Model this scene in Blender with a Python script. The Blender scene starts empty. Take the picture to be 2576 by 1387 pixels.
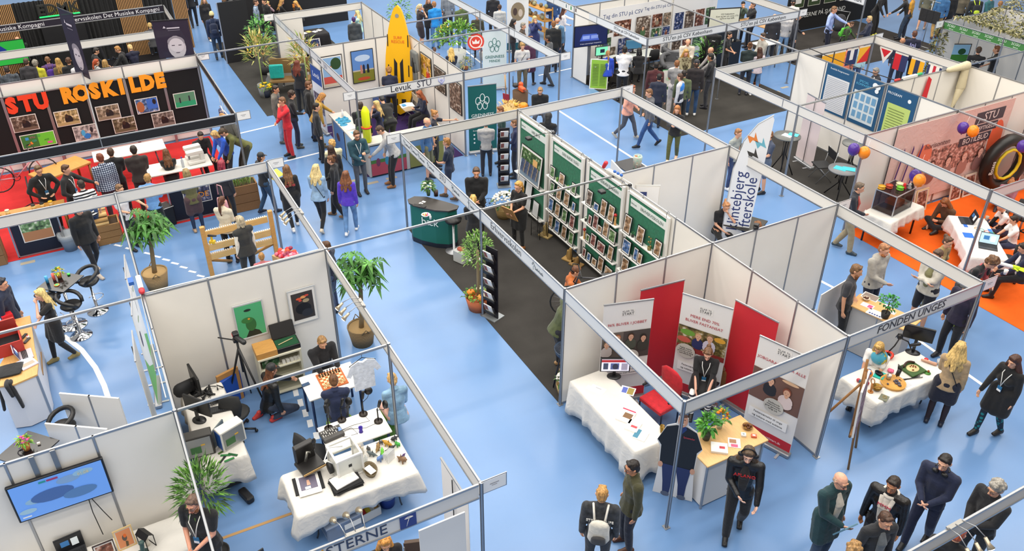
import bpy,math,random
from math import sin,cos,pi,radians as R_,sqrt
from mathutils import Vector as V,Matrix as Mx,Quaternion
random.seed(7)
S=bpy.context.scene;C=S.collection
# ---------------- camera, world, lamps, exposure ----------------
CAM=(6.180906,-5.959269,9.871035);FPX=2076.41744;OX,OY=-47.552511,-67.490749
RM=Mx(((0.459712,-0.459559,0.759914),(0.888012,0.247444,-0.387564),(-0.009928,0.852981,0.521847)))
cd=bpy.data.cameras.new('camera');cam=bpy.data.objects.new('camera',cd);C.objects.link(cam)
cd.sensor_width=36;cd.lens=FPX/2576*36;cd.shift_x=-OX/2576;cd.shift_y=OY/2576;cd.clip_end=200
cam.matrix_world=Mx.Translation(CAM)@RM.to_4x4();S.camera=cam
S.view_settings.view_transform='Standard';S.view_settings.look='None';S.view_settings.gamma=1
S.view_settings.use_curve_mapping=False;S.view_settings.exposure=0.1
w=bpy.data.worlds.new('World');S.world=w;w.use_nodes=True
w.node_tree.nodes['Background'].inputs[0].default_value=(1,.97,.92,1);w.node_tree.nodes['Background'].inputs[1].default_value=.42
def lamp(x,y,z,sx,sy,e,col=(1,.95,.87),rz=0):
    l=bpy.data.lights.new('hall_lamp','AREA');l.shape='RECTANGLE';l.size=sx;l.size_y=sy;l.energy=e;l.color=col
    o=bpy.data.objects.new('hall_lamp',l);C.objects.link(o);o.location=(x,y,z);o.rotation_euler=(0,0,rz)
for i in range(12):
    for j in range(3):
        lamp(5-3.6*i,-12+14*j,13.5,.9,11,400)
H=2.45;FH=.25
FONT=None
def back(u,v,z):
    d=RM@V((u-1288-OX,-(v-693.5-OY),-FPX));t=(z-CAM[2])/d.z
    return V(CAM)+d*t
def at(u,v,z=0.0):
    p=back(u,v,z);return(p.x,p.y)
def toward(x,y,a):
    "world heading for an angle given from the camera: 0 faces it, 90 faces right of it, 180 away"
    return math.atan2(CAM[1]-y,CAM[0]-x)+R_(a)-pi/2
# ---------------- materials ----------------
MATS={}
def lin(h):
    h=h.lstrip('#');r=[]
    for i in(0,2,4):
        c=int(h[i:i+2],16)/255;r.append(c/12.92 if c<.04045 else((c+.055)/1.055)**2.4)
    return(*r,1)
def mat(hx,rough=.6,metal=0,kind='',emit=0,alpha=1,trans=0):
    key=(hx,rough,metal,kind,emit,alpha,trans)
    if key in MATS:return MATS[key]
    m=bpy.data.materials.new(('m_'+kind if kind else 'm')+'_'+hx);m.use_nodes=True;MATS[key]=m
    nt=m.node_tree;n=nt.nodes;L=nt.links;b=n['Principled BSDF'];I=b.inputs
    c=lin(hx);I['Base Color'].default_value=c;I['Roughness'].default_value=rough;I['Metallic'].default_value=metal
    if alpha<1:I['Alpha'].default_value=alpha
    if trans:I['Transmission Weight'].default_value=trans;I['IOR'].default_value=1.2
    if emit:I['Emission Color'].default_value=c;I['Emission Strength'].default_value=emit
    tc=n.new('ShaderNodeTexCoord')
    def tex(t,sc,**kw):
        x=n.new('ShaderNodeTex'+t);L.new(tc.outputs['Object'],x.inputs['Vector'])
        if 'Scale' in x.inputs:x.inputs['Scale'].default_value=sc
        for k,v in kw.items():x.inputs[k].default_value=v
        return x
    def mix(fac,a,bb):
        x=n.new('ShaderNodeMix');x.data_type='RGBA';x.inputs['A'].default_value=a;x.inputs['B'].default_value=bb
        L.new(fac,x.inputs['Factor']);L.new(x.outputs['Result'],I['Base Color']);return x
    def bump(src,s,d=.01):
        x=n.new('ShaderNodeBump');x.inputs['Strength'].default_value=s;x.inputs['Distance'].default_value=d
        L.new(src,x.inputs['Height']);L.new(x.outputs[0],I['Normal'])
    def sc(c,f):return(min(1,c[0]*f),min(1,c[1]*f),min(1,c[2]*f),1)
    if kind in('cloth','denim','wash','leather'):
        t=tex('Noise',9 if kind!='wash' else 6,Detail=4,Distortion=1.2)
        bump(t.outputs[0],.32,.035)
        lo,hi={'cloth':(.85,1.12),'denim':(.7,1.35),'wash':(.4,1.9),'leather':(.8,1.2)}[kind]
        t2=tex('Noise',14 if kind!='denim' else 7,Detail=5);mp=n.new('ShaderNodeMapRange');L.new(t2.outputs[0],mp.inputs[0]);mp.inputs[1].default_value=.3;mp.inputs[2].default_value=.7
        mix(mp.outputs[0],sc(c,lo),sc(c,hi))
        if kind!='leather':I['Sheen Weight'].default_value=.15;I['Sheen Roughness'].default_value=.5
    elif kind=='plaid':
        bump(tex('Noise',9,Detail=4).outputs[0],.5,.02)
        a=tex('Wave',7);a.bands_direction='Z';bb=tex('Wave',7);bb.bands_direction='X'
        add=n.new('ShaderNodeMath');add.operation='ADD';L.new(a.outputs['Fac'],add.inputs[0]);L.new(bb.outputs['Fac'],add.inputs[1])
        mp=n.new('ShaderNodeMapRange');L.new(add.outputs[0],mp.inputs[0]);mp.inputs[1].default_value=.7;mp.inputs[2].default_value=1.9
        mix(mp.outputs[0],c,lin('c9d4e4'))
    elif kind in('stripe','vstripe'):
        a=tex('Wave',4.5 if kind=='stripe' else 6);a.bands_direction='Z' if kind=='stripe' else 'X'
        mp=n.new('ShaderNodeMapRange');L.new(a.outputs['Fac'],mp.inputs[0]);mp.inputs[1].default_value=.45;mp.inputs[2].default_value=.55
        mix(mp.outputs[0],c,lin('efeeea'))
    elif kind in('camo','print'):
        a=tex('Voronoi',14);mp=n.new('ShaderNodeMapRange');L.new(a.outputs['Distance'],mp.inputs[0]);mp.inputs[1].default_value=.3;mp.inputs[2].default_value=.45
        mix(mp.outputs[0],c,lin('1b2a3a')if kind=='print' else lin('8b8468'))
    elif kind=='hair':
        t=tex('Noise',40,Detail=3,Distortion=.8);q_=n.new('ShaderNodeMapping');q_.inputs['Scale'].default_value=(1,1,.22);L.new(tc.outputs['Object'],q_.inputs[0]);L.new(q_.outputs[0],t.inputs['Vector']);bump(t.outputs[0],.55,.02)
        mp=n.new('ShaderNodeMapRange');L.new(t.outputs[0],mp.inputs[0]);mp.inputs[1].default_value=.35;mp.inputs[2].default_value=.65
        mix(mp.outputs[0],sc(c,.55),sc(c,1.3))
    elif kind=='carpet':
        t=tex('Noise',60,Detail=3);bump(t.outputs[0],.6,.01);t2=tex('Noise',1.1,Detail=5)
        mp=n.new('ShaderNodeMapRange');L.new(t2.outputs[0],mp.inputs[0]);mp.inputs[1].default_value=.35;mp.inputs[2].default_value=.7
        mix(mp.outputs[0],sc(c,.85),sc(c,1.2));I['Specular IOR Level'].default_value=.15
    elif kind=='wood':
        t=tex('Noise',4,Detail=6,Distortion=2);mp=n.new('ShaderNodeMapping');mp.inputs['Scale'].default_value=(1,9,9)
        L.new(tc.outputs['Object'],mp.inputs[0]);L.new(mp.outputs[0],t.inputs['Vector']);mix(t.outputs[0],sc(c,.7),sc(c,1.25));bump(t.outputs[0],.15)
    elif kind=='tablecloth':
        t=tex('Noise',5,Detail=5,Distortion=1.5);bump(t.outputs[0],.35,.04)
    elif kind=='panel':
        t=tex('Noise',1.6,Detail=3);mix(t.outputs[0],sc(c,.95),sc(c,1.04));bump(t.outputs[0],.05,.05)
    elif kind in('leaf','speckle'):
        t=tex('Noise',8,Detail=2);mp=n.new('ShaderNodeMapRange');L.new(t.outputs[0],mp.inputs[0]);mp.inputs[1].default_value=.35;mp.inputs[2].default_value=.65
        mix(mp.outputs[0],sc(c,.6),sc(c,1.5))
    elif kind=='photo': # the busy colours of a printed photograph
        t=tex('Noise',11,Detail=6,Distortion=.2)
        mp=n.new('ShaderNodeValToRGB');L.new(t.outputs[0],mp.inputs[0]);e=mp.color_ramp.elements
        e[0].position=.32;e[0].color=sc(c,.15);e[1].position=.72;e[1].color=lin('e8e0d6')
        x=e.new(.46);x.color=sc(c,.6);x=e.new(.56);x.color=sc(c,1.3);L.new(mp.outputs[0],I['Base Color'])
        if emit:L.new(mp.outputs[0],I['Emission Color'])
    elif kind=='basket':
        a=tex('Wave',14);a.bands_direction='Z';bump(a.outputs['Fac'],.8,.02);mix(a.outputs['Fac'],sc(c,.5),sc(c,1.2))
    return m
ALU=lambda:mat('a3a5a9',.38,.75)
# ---------------- mesh builder ----------------
class M:
    def __init__(s):s.v=[];s.f=[];s.mi=[];s.ms=[];s.T=Mx.Identity(4);s.cur=0;s.sm=[]
    def mt(s,m):
        if m not in s.ms:s.ms.append(m)
        s.cur=s.ms.index(m);return s
    def add(s,vs,fs,smooth=False):
        o=len(s.v);s.v+=[tuple(s.T@V(p))for p in vs]
        for f in fs:s.f.append([o+i for i in f]);s.mi.append(s.cur);s.sm.append(smooth)
        return s
    def box(s,cx,cy,cz,sx,sy,sz,rz=0,bev=0):
        a,b,c=sx/2,sy/2,sz/2;q=min(a,b,c)*.35 if bev else 0
        co,si=cos(rz),sin(rz)
        if not q:
            P=[(x,y,z)for z in(-c,c)for x,y in((-a,-b),(a,-b),(a,b),(-a,b))]
            F=[(3,2,1,0),(4,5,6,7),(0,1,5,4),(1,2,6,5),(2,3,7,6),(3,0,4,7)]
        else:
            q=min(q,bev);ring=lambda k,z:[(-a+k,-b,z),(a-k,-b,z),(a,-b+k,z),(a,b-k,z),(a-k,b,z),(-a+k,b,z),(-a,b-k,z),(-a,-b+k,z)]
            sh=lambda pts:[(x*(1-q/a),y*(1-q/b),z)for x,y,z in pts]
            P=sh(ring(q,-c))+ring(q,-c+q)+ring(q,c-q)+sh(ring(q,c))
            F=[tuple(range(7,-1,-1)),tuple(range(24,32))]+[(r*8+i,r*8+(i+1)%8,r*8+8+(i+1)%8,r*8+8+i)for r in range(3)for i in range(8)]
        return s.add([(cx+x*co-y*si,cy+x*si+y*co,cz+z)for x,y,z in P],F)
    def prism(s,pts,z0,z1):
        n=len(pts);return s.add([(x,y,z0)for x,y in pts]+[(x,y,z1)for x,y in pts],
            [tuple(range(n-1,-1,-1)),tuple(range(n,2*n))]+[(i,(i+1)%n,n+(i+1)%n,n+i)for i in range(n)])
    def lathe(s,prof,cx=0,cy=0,n=16,sx=1,sy=1):
        vs=[(cx+r*cos(2*pi*k/n)*sx,cy+r*sin(2*pi*k/n)*sy,z)for r,z in prof for k in range(n)]
        fs=[(i*n+k,i*n+(k+1)%n,(i+1)*n+(k+1)%n,(i+1)*n+k)for i in range(len(prof)-1)for k in range(n)]
        return s.add(vs,fs+[tuple(range(n-1,-1,-1)),tuple(range((len(prof)-1)*n,len(prof)*n))],True)
    def cyl(s,cx,cy,z0,z1,r,n=16,r2=None):return s.lathe([(r,z0),(r if r2 is None else r2,z1)],cx,cy,n).flat(n)
    def flat(s,n):
        for i in(-1,-2):s.sm[i]=False
        return s
    def tube(s,pts,r,n=8,closed=False):
        P=[V(p)for p in pts];vs=[];up=V((0,0,1));m=len(P)
        if closed:up=(P[1]-P[0]).cross(P[m//3]-P[0]).normalized()
        for i,p in enumerate(P):
            d=(P[(i+1)%m]-P[i-1])if closed else(P[min(i+1,m-1)]-P[max(i-1,0)])
            d=d.normalized()if d.length>1e-9 else V((0,0,1));u=d.cross(up)
            if u.length<.1:u=d.cross(V((1,0,0)))
            u.normalize();w_=d.cross(u);rr=r[i]if isinstance(r,(list,tuple))else r
            vs+=[tuple(p+(u*cos(2*pi*k/n)+w_*sin(2*pi*k/n))*rr)for k in range(n)]
        fs=[(i*n+k,i*n+(k+1)%n,((i+1)%m)*n+(k+1)%n,((i+1)%m)*n+k)for i in range(m if closed else m-1)for k in range(n)]
        if not closed:fs+=[tuple(range(n-1,-1,-1)),tuple(range((m-1)*n,m*n))]
        return s.add(vs,fs,True)
    def ball(s,c,rx,ry=None,rz=None,n=12,k=8):
        ry=ry or rx;rz=rz or rx;pr=[(sin(pi*(i+.02)/(k+.04)),-cos(pi*(i+.02)/(k+.04))*rz)for i in range(k+1)]
        T=s.T;s.T=T@Mx.Translation(c);s.lathe(pr,0,0,n,rx,ry);s.T=T;return s
    def cap(s,a,b,ra,rb,fx=1,fy=1,ref=(1,0,0),n=10,e=1):
        a,b=V(a),V(b);d=b-a;d=d.normalized()if d.length>1e-6 else V((0,0,1));ref=V(ref)
        u=ref-d*ref.dot(d)
        if u.length<.15:u=V((0,1,0))-d*d.y
        u.normalize();w_=d.cross(u);vs=[]
        rings=[(a,ra,t)for t in(-80,-50,-22,0)]+[(b,rb,t)for t in(0,22,50,80)]
        for p,r,t in rings:
            h,q=sin(R_(t))*r,cos(R_(t))*r
            h*=min(fx,fy,1)*(e if t<0 else 1)
            vs+=[tuple(p+d*h+u*(q*fx*cos(2*pi*k/n))+w_*(q*fy*sin(2*pi*k/n)))for k in range(n)]
        m=len(rings);fs=[(i*n+k,i*n+(k+1)%n,(i+1)*n+(k+1)%n,(i+1)*n+k)for i in range(m-1)for k in range(n)]
        return s.add(vs,fs+[tuple(range(n-1,-1,-1)),tuple(range((m-1)*n,m*n))],True)
    def card(s,x0,y0,x1,y1,z,d=.002): # thin sheet in local xy
        return s.box((x0+x1)/2,(y0+y1)/2,z,abs(x1-x0),abs(y1-y0),d)
    def mesh(s,name):
        me=bpy.data.meshes.new(name);me.from_pydata(s.v,[],s.f)
        for m in s.ms:me.materials.append(m)
        me.polygons.foreach_set('material_index',s.mi);me.polygons.foreach_set('use_smooth',s.sm);me.update();return me
    def build(s,name,parent=None,loc=(0,0,0),rz=0,rot=None):
        o=bpy.data.objects.new(name,s.mesh(name));C.objects.link(o);o.location=loc;o.rotation_euler=rot or(0,0,rz)
        if parent:o.parent=parent
        return o
def Q_(*a,**k):return M().mt(mat(*a,**k))
def tag(o,label,cat,group=None):
    o['label']=label;o['category']=cat
    if group:o['group']=group
    return o
USED=set()
def thing(name,label,cat,loc=(0,0,0),rz=0,group=None):
    o=bpy.data.objects.new(name,None);C.objects.link(o);o.empty_display_size=.1
    o.location=loc if len(loc)==3 else(*loc,0);o.rotation_euler=(0,0,rz)
    if label in USED:print('DUP LABEL',label)
    USED.add(label)
    return tag(o,label,cat,group)
def one(m,name,label,cat,loc=(0,0,0),rz=0,group=None,rot=None):
    if label in USED and not group:print('DUP LABEL',label)
    USED.add(label)
    return tag(m.build(name,None,loc if len(loc)==3 else(*loc,0),rz,rot),label,cat,group)
def struct(m,name,loc=(0,0,0)):
    o=m.build(name,None,loc);o['kind']='structure';return o
def copy_tree(o,loc,rz,label,group=None):
    def cp(x,par):
        c=x.copy();C.objects.link(c);c.parent=par
        for ch in list(x.children):cp(ch,c)
        return c
    r=cp(o,None);r.location=loc if len(loc)==3 else(*loc,0);r.rotation_euler=(0,0,rz);r['label']=label;USED.add(label)
    if group:r['group']=group
    return r
TEXTS=[]
def text(parent,body,size,m,loc,rot=(pi/2,0,0),name='lettering',align='CENTER',ext=.002,sx=1,off=0,sp=1):
    c=bpy.data.curves.new(name,'FONT');c.body=body;c.size=size;c.align_x=align;c.align_y='CENTER';c.extrude=ext;c.offset=off;c.space_character=sp
    c.resolution_u=2;c.materials.append(m);o=bpy.data.objects.new(name,c);C.objects.link(o);o.parent=parent
    o.location=loc;o.rotation_euler=rot;o.scale=(sx,1,1);TEXTS.append(o);return o
def flush_text():
    bpy.context.view_layer.update();dg=bpy.context.evaluated_depsgraph_get()
    for o in TEXTS:
        me=bpy.data.meshes.new_from_object(o.evaluated_get(dg));nm=o.name
        n=bpy.data.objects.new('lettering',me);C.objects.link(n);n.parent=o.parent;n.location=o.location;n.rotation_euler=o.rotation_euler;n.scale=o.scale
        o.name='old';n.name=nm;bpy.data.objects.remove(o)
# ---------------- hall floor, carpets, court lines ----------------
def floor_mat():
    m=mat('5a8fd0',.34);nt=m.node_tree;n=nt.nodes;L=nt.links;b=n['Principled BSDF']
    tc=n.new('ShaderNodeTexCoord');t=n.new('ShaderNodeTexNoise');L.new(tc.outputs['Object'],t.inputs['Vector']);t.inputs['Scale'].default_value=.6;t.inputs['Detail'].default_value=6
    x=n.new('ShaderNodeMix');x.data_type='RGBA';x.inputs['A'].default_value=lin('6083b3');x.inputs['B'].default_value=lin('6e93c1');L.new(t.outputs[0],x.inputs['Factor']);L.new(x.outputs['Result'],b.inputs['Base Color'])
    r=n.new('ShaderNodeMapRange');L.new(t.outputs[0],r.inputs[0]);r.inputs[3].default_value=.17;r.inputs[4].default_value=.3;L.new(r.outputs[0],b.inputs['Roughness'])
    return m
struct(M().mt(floor_mat()).box(-14,6,-.05,60,60,.1),'floor')
def carpet(pts,hx,z,name):
    m=Q_(hx,.95,kind='carpet').prism(pts,.001,z);return m
def rect(a,b,c,d):return[(a,b),(c,b),(c,d),(a,d)]
one(carpet(rect(-9.95,-.0,-3.03,2.95),'3a3836',.008,'c'),'carpet','dark charcoal carpet under the booth with the green shelf panels','carpet')
one(carpet(rect(-9.95,9.4,-5.05,14.9),'3b3937',.008,'c'),'carpet','charcoal carpet under the booth with blue programme posters and bistro tables','carpet')
one(carpet(rect(-16.9,9.05,-11.2,14.2),'3a3835',.008,'c'),'carpet','black carpet under the computer desks and grey armchairs','carpet')
one(carpet(rect(-17.1,16.6,-13.1,22.8),'3d3a38',.008,'c'),'carpet','charcoal carpet around the man in the light blue shirt','carpet')
one(carpet(rect(-4.95,9.05,4,15),'e2601e',.008,'c'),'carpet','bright orange carpet of the balloon booth','carpet')
one(carpet([(-17.9,-3.1),(-12.85,-3.1),(-12.85,-11.5),(-17.9,-11.5)],'bc2f30',.008,'c'),'carpet','red carpet in front of the black photo wall','carpet')
one(carpet(rect(-16.9,.1,-13.05,2.95),'3b2a58',.008,'c'),'carpet','dark purple carpet below the yellow paddleboard','carpet')
one(carpet(rect(-26.9,-11.5,-18.1,-3.1),'19181b',.008,'c'),'carpet','black carpet of the music booth','carpet')
one(carpet(rect(-27,-1.2,-18.6,3),'3a3937',.008,'c'),'carpet','dark carpet under the black table with guitars','carpet')
lm=mat('e8eaee',.5)
def line(a,b,w_=.07):
    a=at(*a);b=at(*b);d=V((b[0]-a[0],b[1]-a[1]));L_=d.length;n_=V((-d.y,d.x))/L_*w_/2
    return M().mt(lm).prism([(a[0]+n_.x,a[1]+n_.y),(a[0]-n_.x,a[1]-n_.y),(b[0]-n_.x,b[1]-n_.y),(b[0]+n_.x,b[1]+n_.y)],.0005,.003)
k=0
for a,b in[((560,346),(700,313)),((700,410),(830,378)),((1400,275),(1650,435)),((2060,705),(2180,768)),((2230,800),(2476,972)),((1147,108),(1212,160)),((1355,190),(1470,165)),((1140,60),(1165,30)),((2250,30),(2275,22))]:
    k+=1;struct(line(a,b),'trim_%d'%k)
arc=[(160,845),(205,880),(240,925),(262,970),(278,1020),(284,1050)]
for a,b in zip(arc,arc[1:]):k+=1;struct(line(a,b,.09),'trim_%d'%k)
for i,(x,y)in enumerate([(270,612),(297,618),(325,626),(372,638),(395,646),(418,654),(440,663),(462,673),(484,684),(505,695)]+[(744,988),(756,1014),(768,1040),(780,1066),(796,1097)]+[(2295,180),(2302,187)]):
    k+=1;struct(line((x-(9 if x<700 else 2),y-(2 if x<700 else 9)),(x+(9 if x<700 else 2),y+(2 if x<700 else 9)),.06 if x<700 else .09),'trim_%d'%k)
for i,(x,y)in enumerate([(70,661),(888,455),(938,460),(985,448),(1250,225+0),(1974,220),(1952,232)]):
    k+=1;q=at(x,y);m=Q_('a09888',.5).box(0,0,.001,.12,.3,.004);struct(m,'trim_%d'%k,(*q,0))
k+=1;struct(line((540,1362),(740,1290),.05),'trim_%d'%k).data.materials[0]=mat('b08a58',.7)
# ---------------- booth system: posts, fascia boards, rails, wall panels ----------------
WP=mat('ebe7e0',.55,kind='panel');FB=mat('d9d6d1',.5)
def run(a,b):
    a,b=V((*a,0)),V((*b,0));d=b-a;return a,d.length,math.atan2(d.y,d.x)
def fascia(a,b,label,board=None,txt=None,hgt=FH,top=H,face=1,tcol='5a5a5a',tsize=.15,plates=True,name='fascia_board'):
    o,L_,rz=run(a,b);t=thing(name,label,'fascia',o,rz,'fascia boards of the booths');n=max(1,round(L_/3))if plates else 1
    g=M().mt(board or FB)
    g.box(L_/2,0,top-hgt/2,L_-.07,.012,hgt-.04);g.build('board',t)
    for nm,z in(('top_rail',top-.015),('bottom_rail',top-hgt+.015)):M().mt(ALU()).box(L_/2,0,z,L_-.07,.03,.03,bev=.004).build(nm,t)
    for i in range(1,n):M().mt(ALU()).box(L_*i/n,0,top-hgt/2,.02,.02,hgt).build('joint',t)
    for(s_,x,sz,col)in(txt or[]):
        text(t,s_,sz,mat(col,.6),(x if face>0 else x,-.009*face,top-hgt/2),(pi/2,0,0 if face>0 else pi))
    return t
def rail(a,b,label,top=H):
    o,L_,rz=run(a,b);m=M().mt(ALU()).box(L_/2,0,top-.02,L_-.07,.03,.045,bev=.006);return one(m,'cross_rail',label,'rail',o,rz,'cross rails of the booths')
def wall(a,b,label,board=None,n=None,h=H):
    o,L_,rz=run(a,b);n=n or max(1,round(L_));t=thing('partition_wall',label,'wall panel',o,rz,'white partition walls of the booths')
    for i in range(n):
        M().mt(board or WP).box(L_*(i+.5)/n,0,h/2+.005,L_/n-.034,.014,h-.06).build('panel',t)
        if i:M().mt(ALU()).box(L_*i/n,0,h/2,.035,.035,h,bev=.008).build('upright',t)
    M().mt(ALU()).box(L_/2,0,h-.015,L_-.07,.028,.03).build('top_rail',t);M().mt(ALU()).box(L_/2,0,.03,L_-.07,.028,.04).build('bottom_rail',t)
    return t
POSTS={}
def post(u,v,where,h=H+.01):
    m=M().mt(ALU());m.lathe([(.026,0),(.026,h)],0,0,8);m.sm=[False]*len(m.f);m.mt(mat('5c6066',.5,.5))
    for k_ in range(4):a_=k_*pi/2+pi/8;m.box(.025*cos(a_),.025*sin(a_),h/2,.006,.006,h-.02,a_)
    m.mt(ALU()).box(0,0,.006,.09,.09,.012)
    one(m,'booth_post','aluminium post '+where,'post',(u,v,0),0,'aluminium corner posts')
for u,v,wh in[(0,0,'at the front corner beside the cardboard cutout'),(-3,0,'where the name board of the dark carpet booth ends'),(0,3,'between the red roll-up banner and the easel'),(0,6,'at the outer corner of the board reading UNGES'),
    (-3,3,'where four white walls meet'),(-3,6,'behind the bearded man at the white wall corner'),(-6,0,'beside the olive tree in the terracotta pot'),(-10,0,'left of the green reception counter'),(-10,3,'left of the first green shelf panel'),
    (-10,6,'left of the walking man in the pink sweater'),(-6,6,'behind the white feather flag'),(-6,3,'behind the two middle green shelf panels'),(-6,-3,'above the tall plant in the basket'),(-3,-3,'in front of the woman in the denim jacket'),(0,-3,'at the corner with the dandelion sign'),
    (-10,-3,'beside the girl in the black printed jacket'),(-6,-6,'at the left end of the wall with two framed pictures'),(-3,-6,'above the table with dismantled computers'),(-13,-3,'at the corner of the dark fascia boards'),(-18,-3,'at the end of the wall below the dark banners'),
    (-21,0,'beside the leafy green bush'),(-17,0,'beside the corn plants'),(-13,0,'behind the yellow rescue buoy'),(-13,3,'beside the dark green roll-up banner'),(-13,6,'beside the dark boy in the grey sweater'),(-16,6,'behind the boy with the straps'),(-18,6,'beside the woman with the flower backpack'),
    (-13,9,'in front of the grey armchairs'),(-17,9,'beside the wall television'),(-13,12,'beside the coffee machines'),(-13,15,'beside the jeans wearer near the grey wall'),(-10,9,'at the near corner of the blue corridor'),(-10,12,'beside the tall plain white panel'),(-10,15,'behind the signal flags'),
    (-7,9,'between the bistro table and the feather flag'),(-5,9,'under the first pair of balloons'),(-2,9,'above the low laptop table'),(-7,12,'between the blue posters'),(-7,15,'at the corner with the hanging canvas sail'),(-5,12,'behind the banner with portraits'),(-5,15,'behind the skis'),
    (-10,18,'draped with camouflage net'),(-13,18,'beside the woman with short blond hair'),(-10,21,'at the far corner of the netted booth'),(-8,18,'in the green fascia above the men in black'),(-10,-6,'in front of the man with the striped shirt'),(-17,3,'behind the yellow paddleboard'),(-21,3,'behind the black table with guitars')]:
    post(u,v,wh)
SB=mat('dadde0',.5)
fascia((-3,0),(0,0),'blank white fascia above the white display table with the monitor',SB)
fascia((0,0),(0,3),'blank white fascia above the wooden counter with the cutout')
fascia((0,3),(0,6),'white fascia board lettered FONDEN UNGES',txt=[('FONDEN UNGES',1.38,.2,'3c3c40')])
fascia((-3,6),(0,6),'blank fascia above the man in the light grey hoodie')
t=fascia((-10,0),(-3,0),'long white fascia repeating a small tree logo and Erhvervsskolen',SB,[('STU',2.28,.17,'6e7176'),('Erhvervsskolen',5.0,.19,'6e7176')])
def tree_logo(t,x,top=H,y=-.009):
    m=Q_('7f8c96',.7);random.seed(int(x*10))
    for k_ in range(14):
        a_=random.uniform(0,2*pi);r_=random.uniform(.01,.055);m.box(x+r_*cos(a_),y,top-.095+r_*.75*sin(a_),.018,.003,.013)
    m.box(x,y,top-.17,.008,.003,.07);m.build('logo',t);text(t,'Sølvbæk',.085,mat('6c757d',.6),(x+.19,y,top-.14),name='lettering')
for x in(.22,.62,1.02,1.52,2.75,3.5,6.0):tree_logo(t,x)
fascia((-10,0),(-10,3),'blank white fascia above the man in the denim shirt')
fascia((-10,3),(-10,6),'blank white fascia above the black hoodie with white print')
fascia((-10,6),(-6,6),'blank white fascia above the couple walking right in pink and grey')
fascia((-6,6),(-3,6),'blank white fascia in front of the feather flag')
fascia((-10,-3),(-6,-3),'white fascia above the shoppers with spotlights clamped on it',plates=True)
fascia((-6,-3),(-3,-3),'white fascia above the basket plant behind the wall')
fascia((-3,-3),(0,-3),'white fascia beside the green pouf and blank aisle')
t=fascia((0,-9),(0,-3),'big fascia with dark blue lettering and a dandelion sign',mat('d8d5d1',.5),txt=[('AL STERNE',4.3,.21,'35405c'),('I',4.06,.21,'d9a441')])
m=Q_('2c3a7e',.5).box(5.06,-.012,H-.13,.2,.006,.2).mt(mat('f2f2f2',.5));
for k_ in range(9):a_=R_(18*k_+18);m.tube([(5.07,-.018,H-.085),(5.07+.055*cos(a_),-.018,H-.085+.035*sin(a_))],.003,4)
m.tube([(5.07,-.018,H-.085),(5.05,-.018,H-.15),(5.035,-.018,H-.2)],.0035,4);m.build('dandelion_sign',t)
fascia((-3,-6),(0,-6),'white fascia seen edge-on beside the bearded man',SB)
fascia((-10,-9),(-10,-3),'long blank fascia in front of the red carpet booth')
DK=mat('14161d',.8)
fascia((-13,-9),(-13,-3),'black fascia across the front of the photo wall booth',DK)
fascia((-18,-3),(-13,-3),'black fascia running back along the aisle',DK)
fascia((-21,-9),(-21,-3),'blank grey fascia above the music school visitors')
fascia((-24,-3),(-18,-3),'fascia end of the music booth behind the dark portrait banner')
fascia((-24,-9),(-24,-3),'black fascia lettered Det Musiske Kompagni',mat('1c1526',.7),txt=[('rhvervsskolen Det Musiske Kompagni',4.4,.19,'e8e6ea'),('rhvervsskolen Det Musiske Kompagni',.85,.19,'e8e6ea')])
fascia((-21,0),(-21,3),'blank white fascia above the classical guitar')
t=fascia((-21,0),(-13,0),'long fascia with small logos beside the corn plants',SB,[('Levuk',4.9,.14,'505863'),('STU',5.5,.13,'7d88a8')])
for i,x in enumerate((.6,1.5,2.1,2.9,3.7)):Q_('c3ccd8',.5).box(x,-.009,H-.12,.35,.003,.14).build('logo_plate',t)
def levuk_man(t,x,z,s,y=-.012,hx='a9acd8',flip=1):
    m=Q_(hx,.6).ball((x,y,z),.28*s,.006,.3*s,10,6)
    m.tube([(x-.62*s*flip,y,z+.5*s),(x-.6*s*flip,y,z-.1*s),(x-.2*s*flip,y,z-.5*s),(x,y,z-.9*s)],[.07*s,.12*s,.15*s,.1*s],6)
    m.tube([(x+.62*s*flip,y,z+.5*s),(x+.6*s*flip,y,z-.1*s),(x+.2*s*flip,y,z-.5*s),(x,y,z-.9*s)],[.07*s,.12*s,.15*s,.1*s],6)
    m.build('logo',t)
t=fascia((-13,0),(-13,3),'fascia lettered Levuk STU with a small lilac figure',mat('dddcda',.5),txt=[('Levuk',1.2,.24,'22222a'),('STU',1.86,.24,'3a3a4a')])
levuk_man(t,2.35,H-.11,.13)
fascia((-13,3),(-13,6),'blank fascia above the tree stump with tools')
fascia((-21,6),(-13,6),'long blank fascia behind the round red logo sign',SB)
t=fascia((-21,9),(-13,9),'fascia above the wall television reading STUen',SB,[("STU'en på CSV København",6.95,.12,'4c5058')])
m=M()
for i,c_ in enumerate(('7a8a94','3a8a5a','5a4a4a')):m.mt(mat('e9e9e6')).box(3.5+i*.3,-.012,H-.12,.2,.004,.2).mt(mat(c_)).box(3.5+i*.3,-.016,H-.11,.07,.004,.12)
m.build('logo_plate',t)
fascia((-13,9),(-13,12),'left board of two reading STUen på CSV København',SB,[("STU'en på CSV København",1.5,.17,'4c5058')])
fascia((-13,12),(-13,15),'right board of two reading STUen på CSV København',SB,[("STU'en på CSV København",1.5,.17,'4c5058')])
fascia((-18,15),(-13,15),'blank fascia behind the coffee screen')
fascia((-10,9),(-10,12),'blank fascia above the man in the light grey sweater')
fascia((-10,12),(-10,15),'blank fascia above the left row of signal flags')
fascia((-10,15),(-7,15),'blank fascia above the right row of signal flags')
fascia((-10,9),(-5,9),'long blank fascia running down to the first balloons')
fascia((-5,9),(-2,9),'blank fascia carrying the lower pair of balloons')
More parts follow.
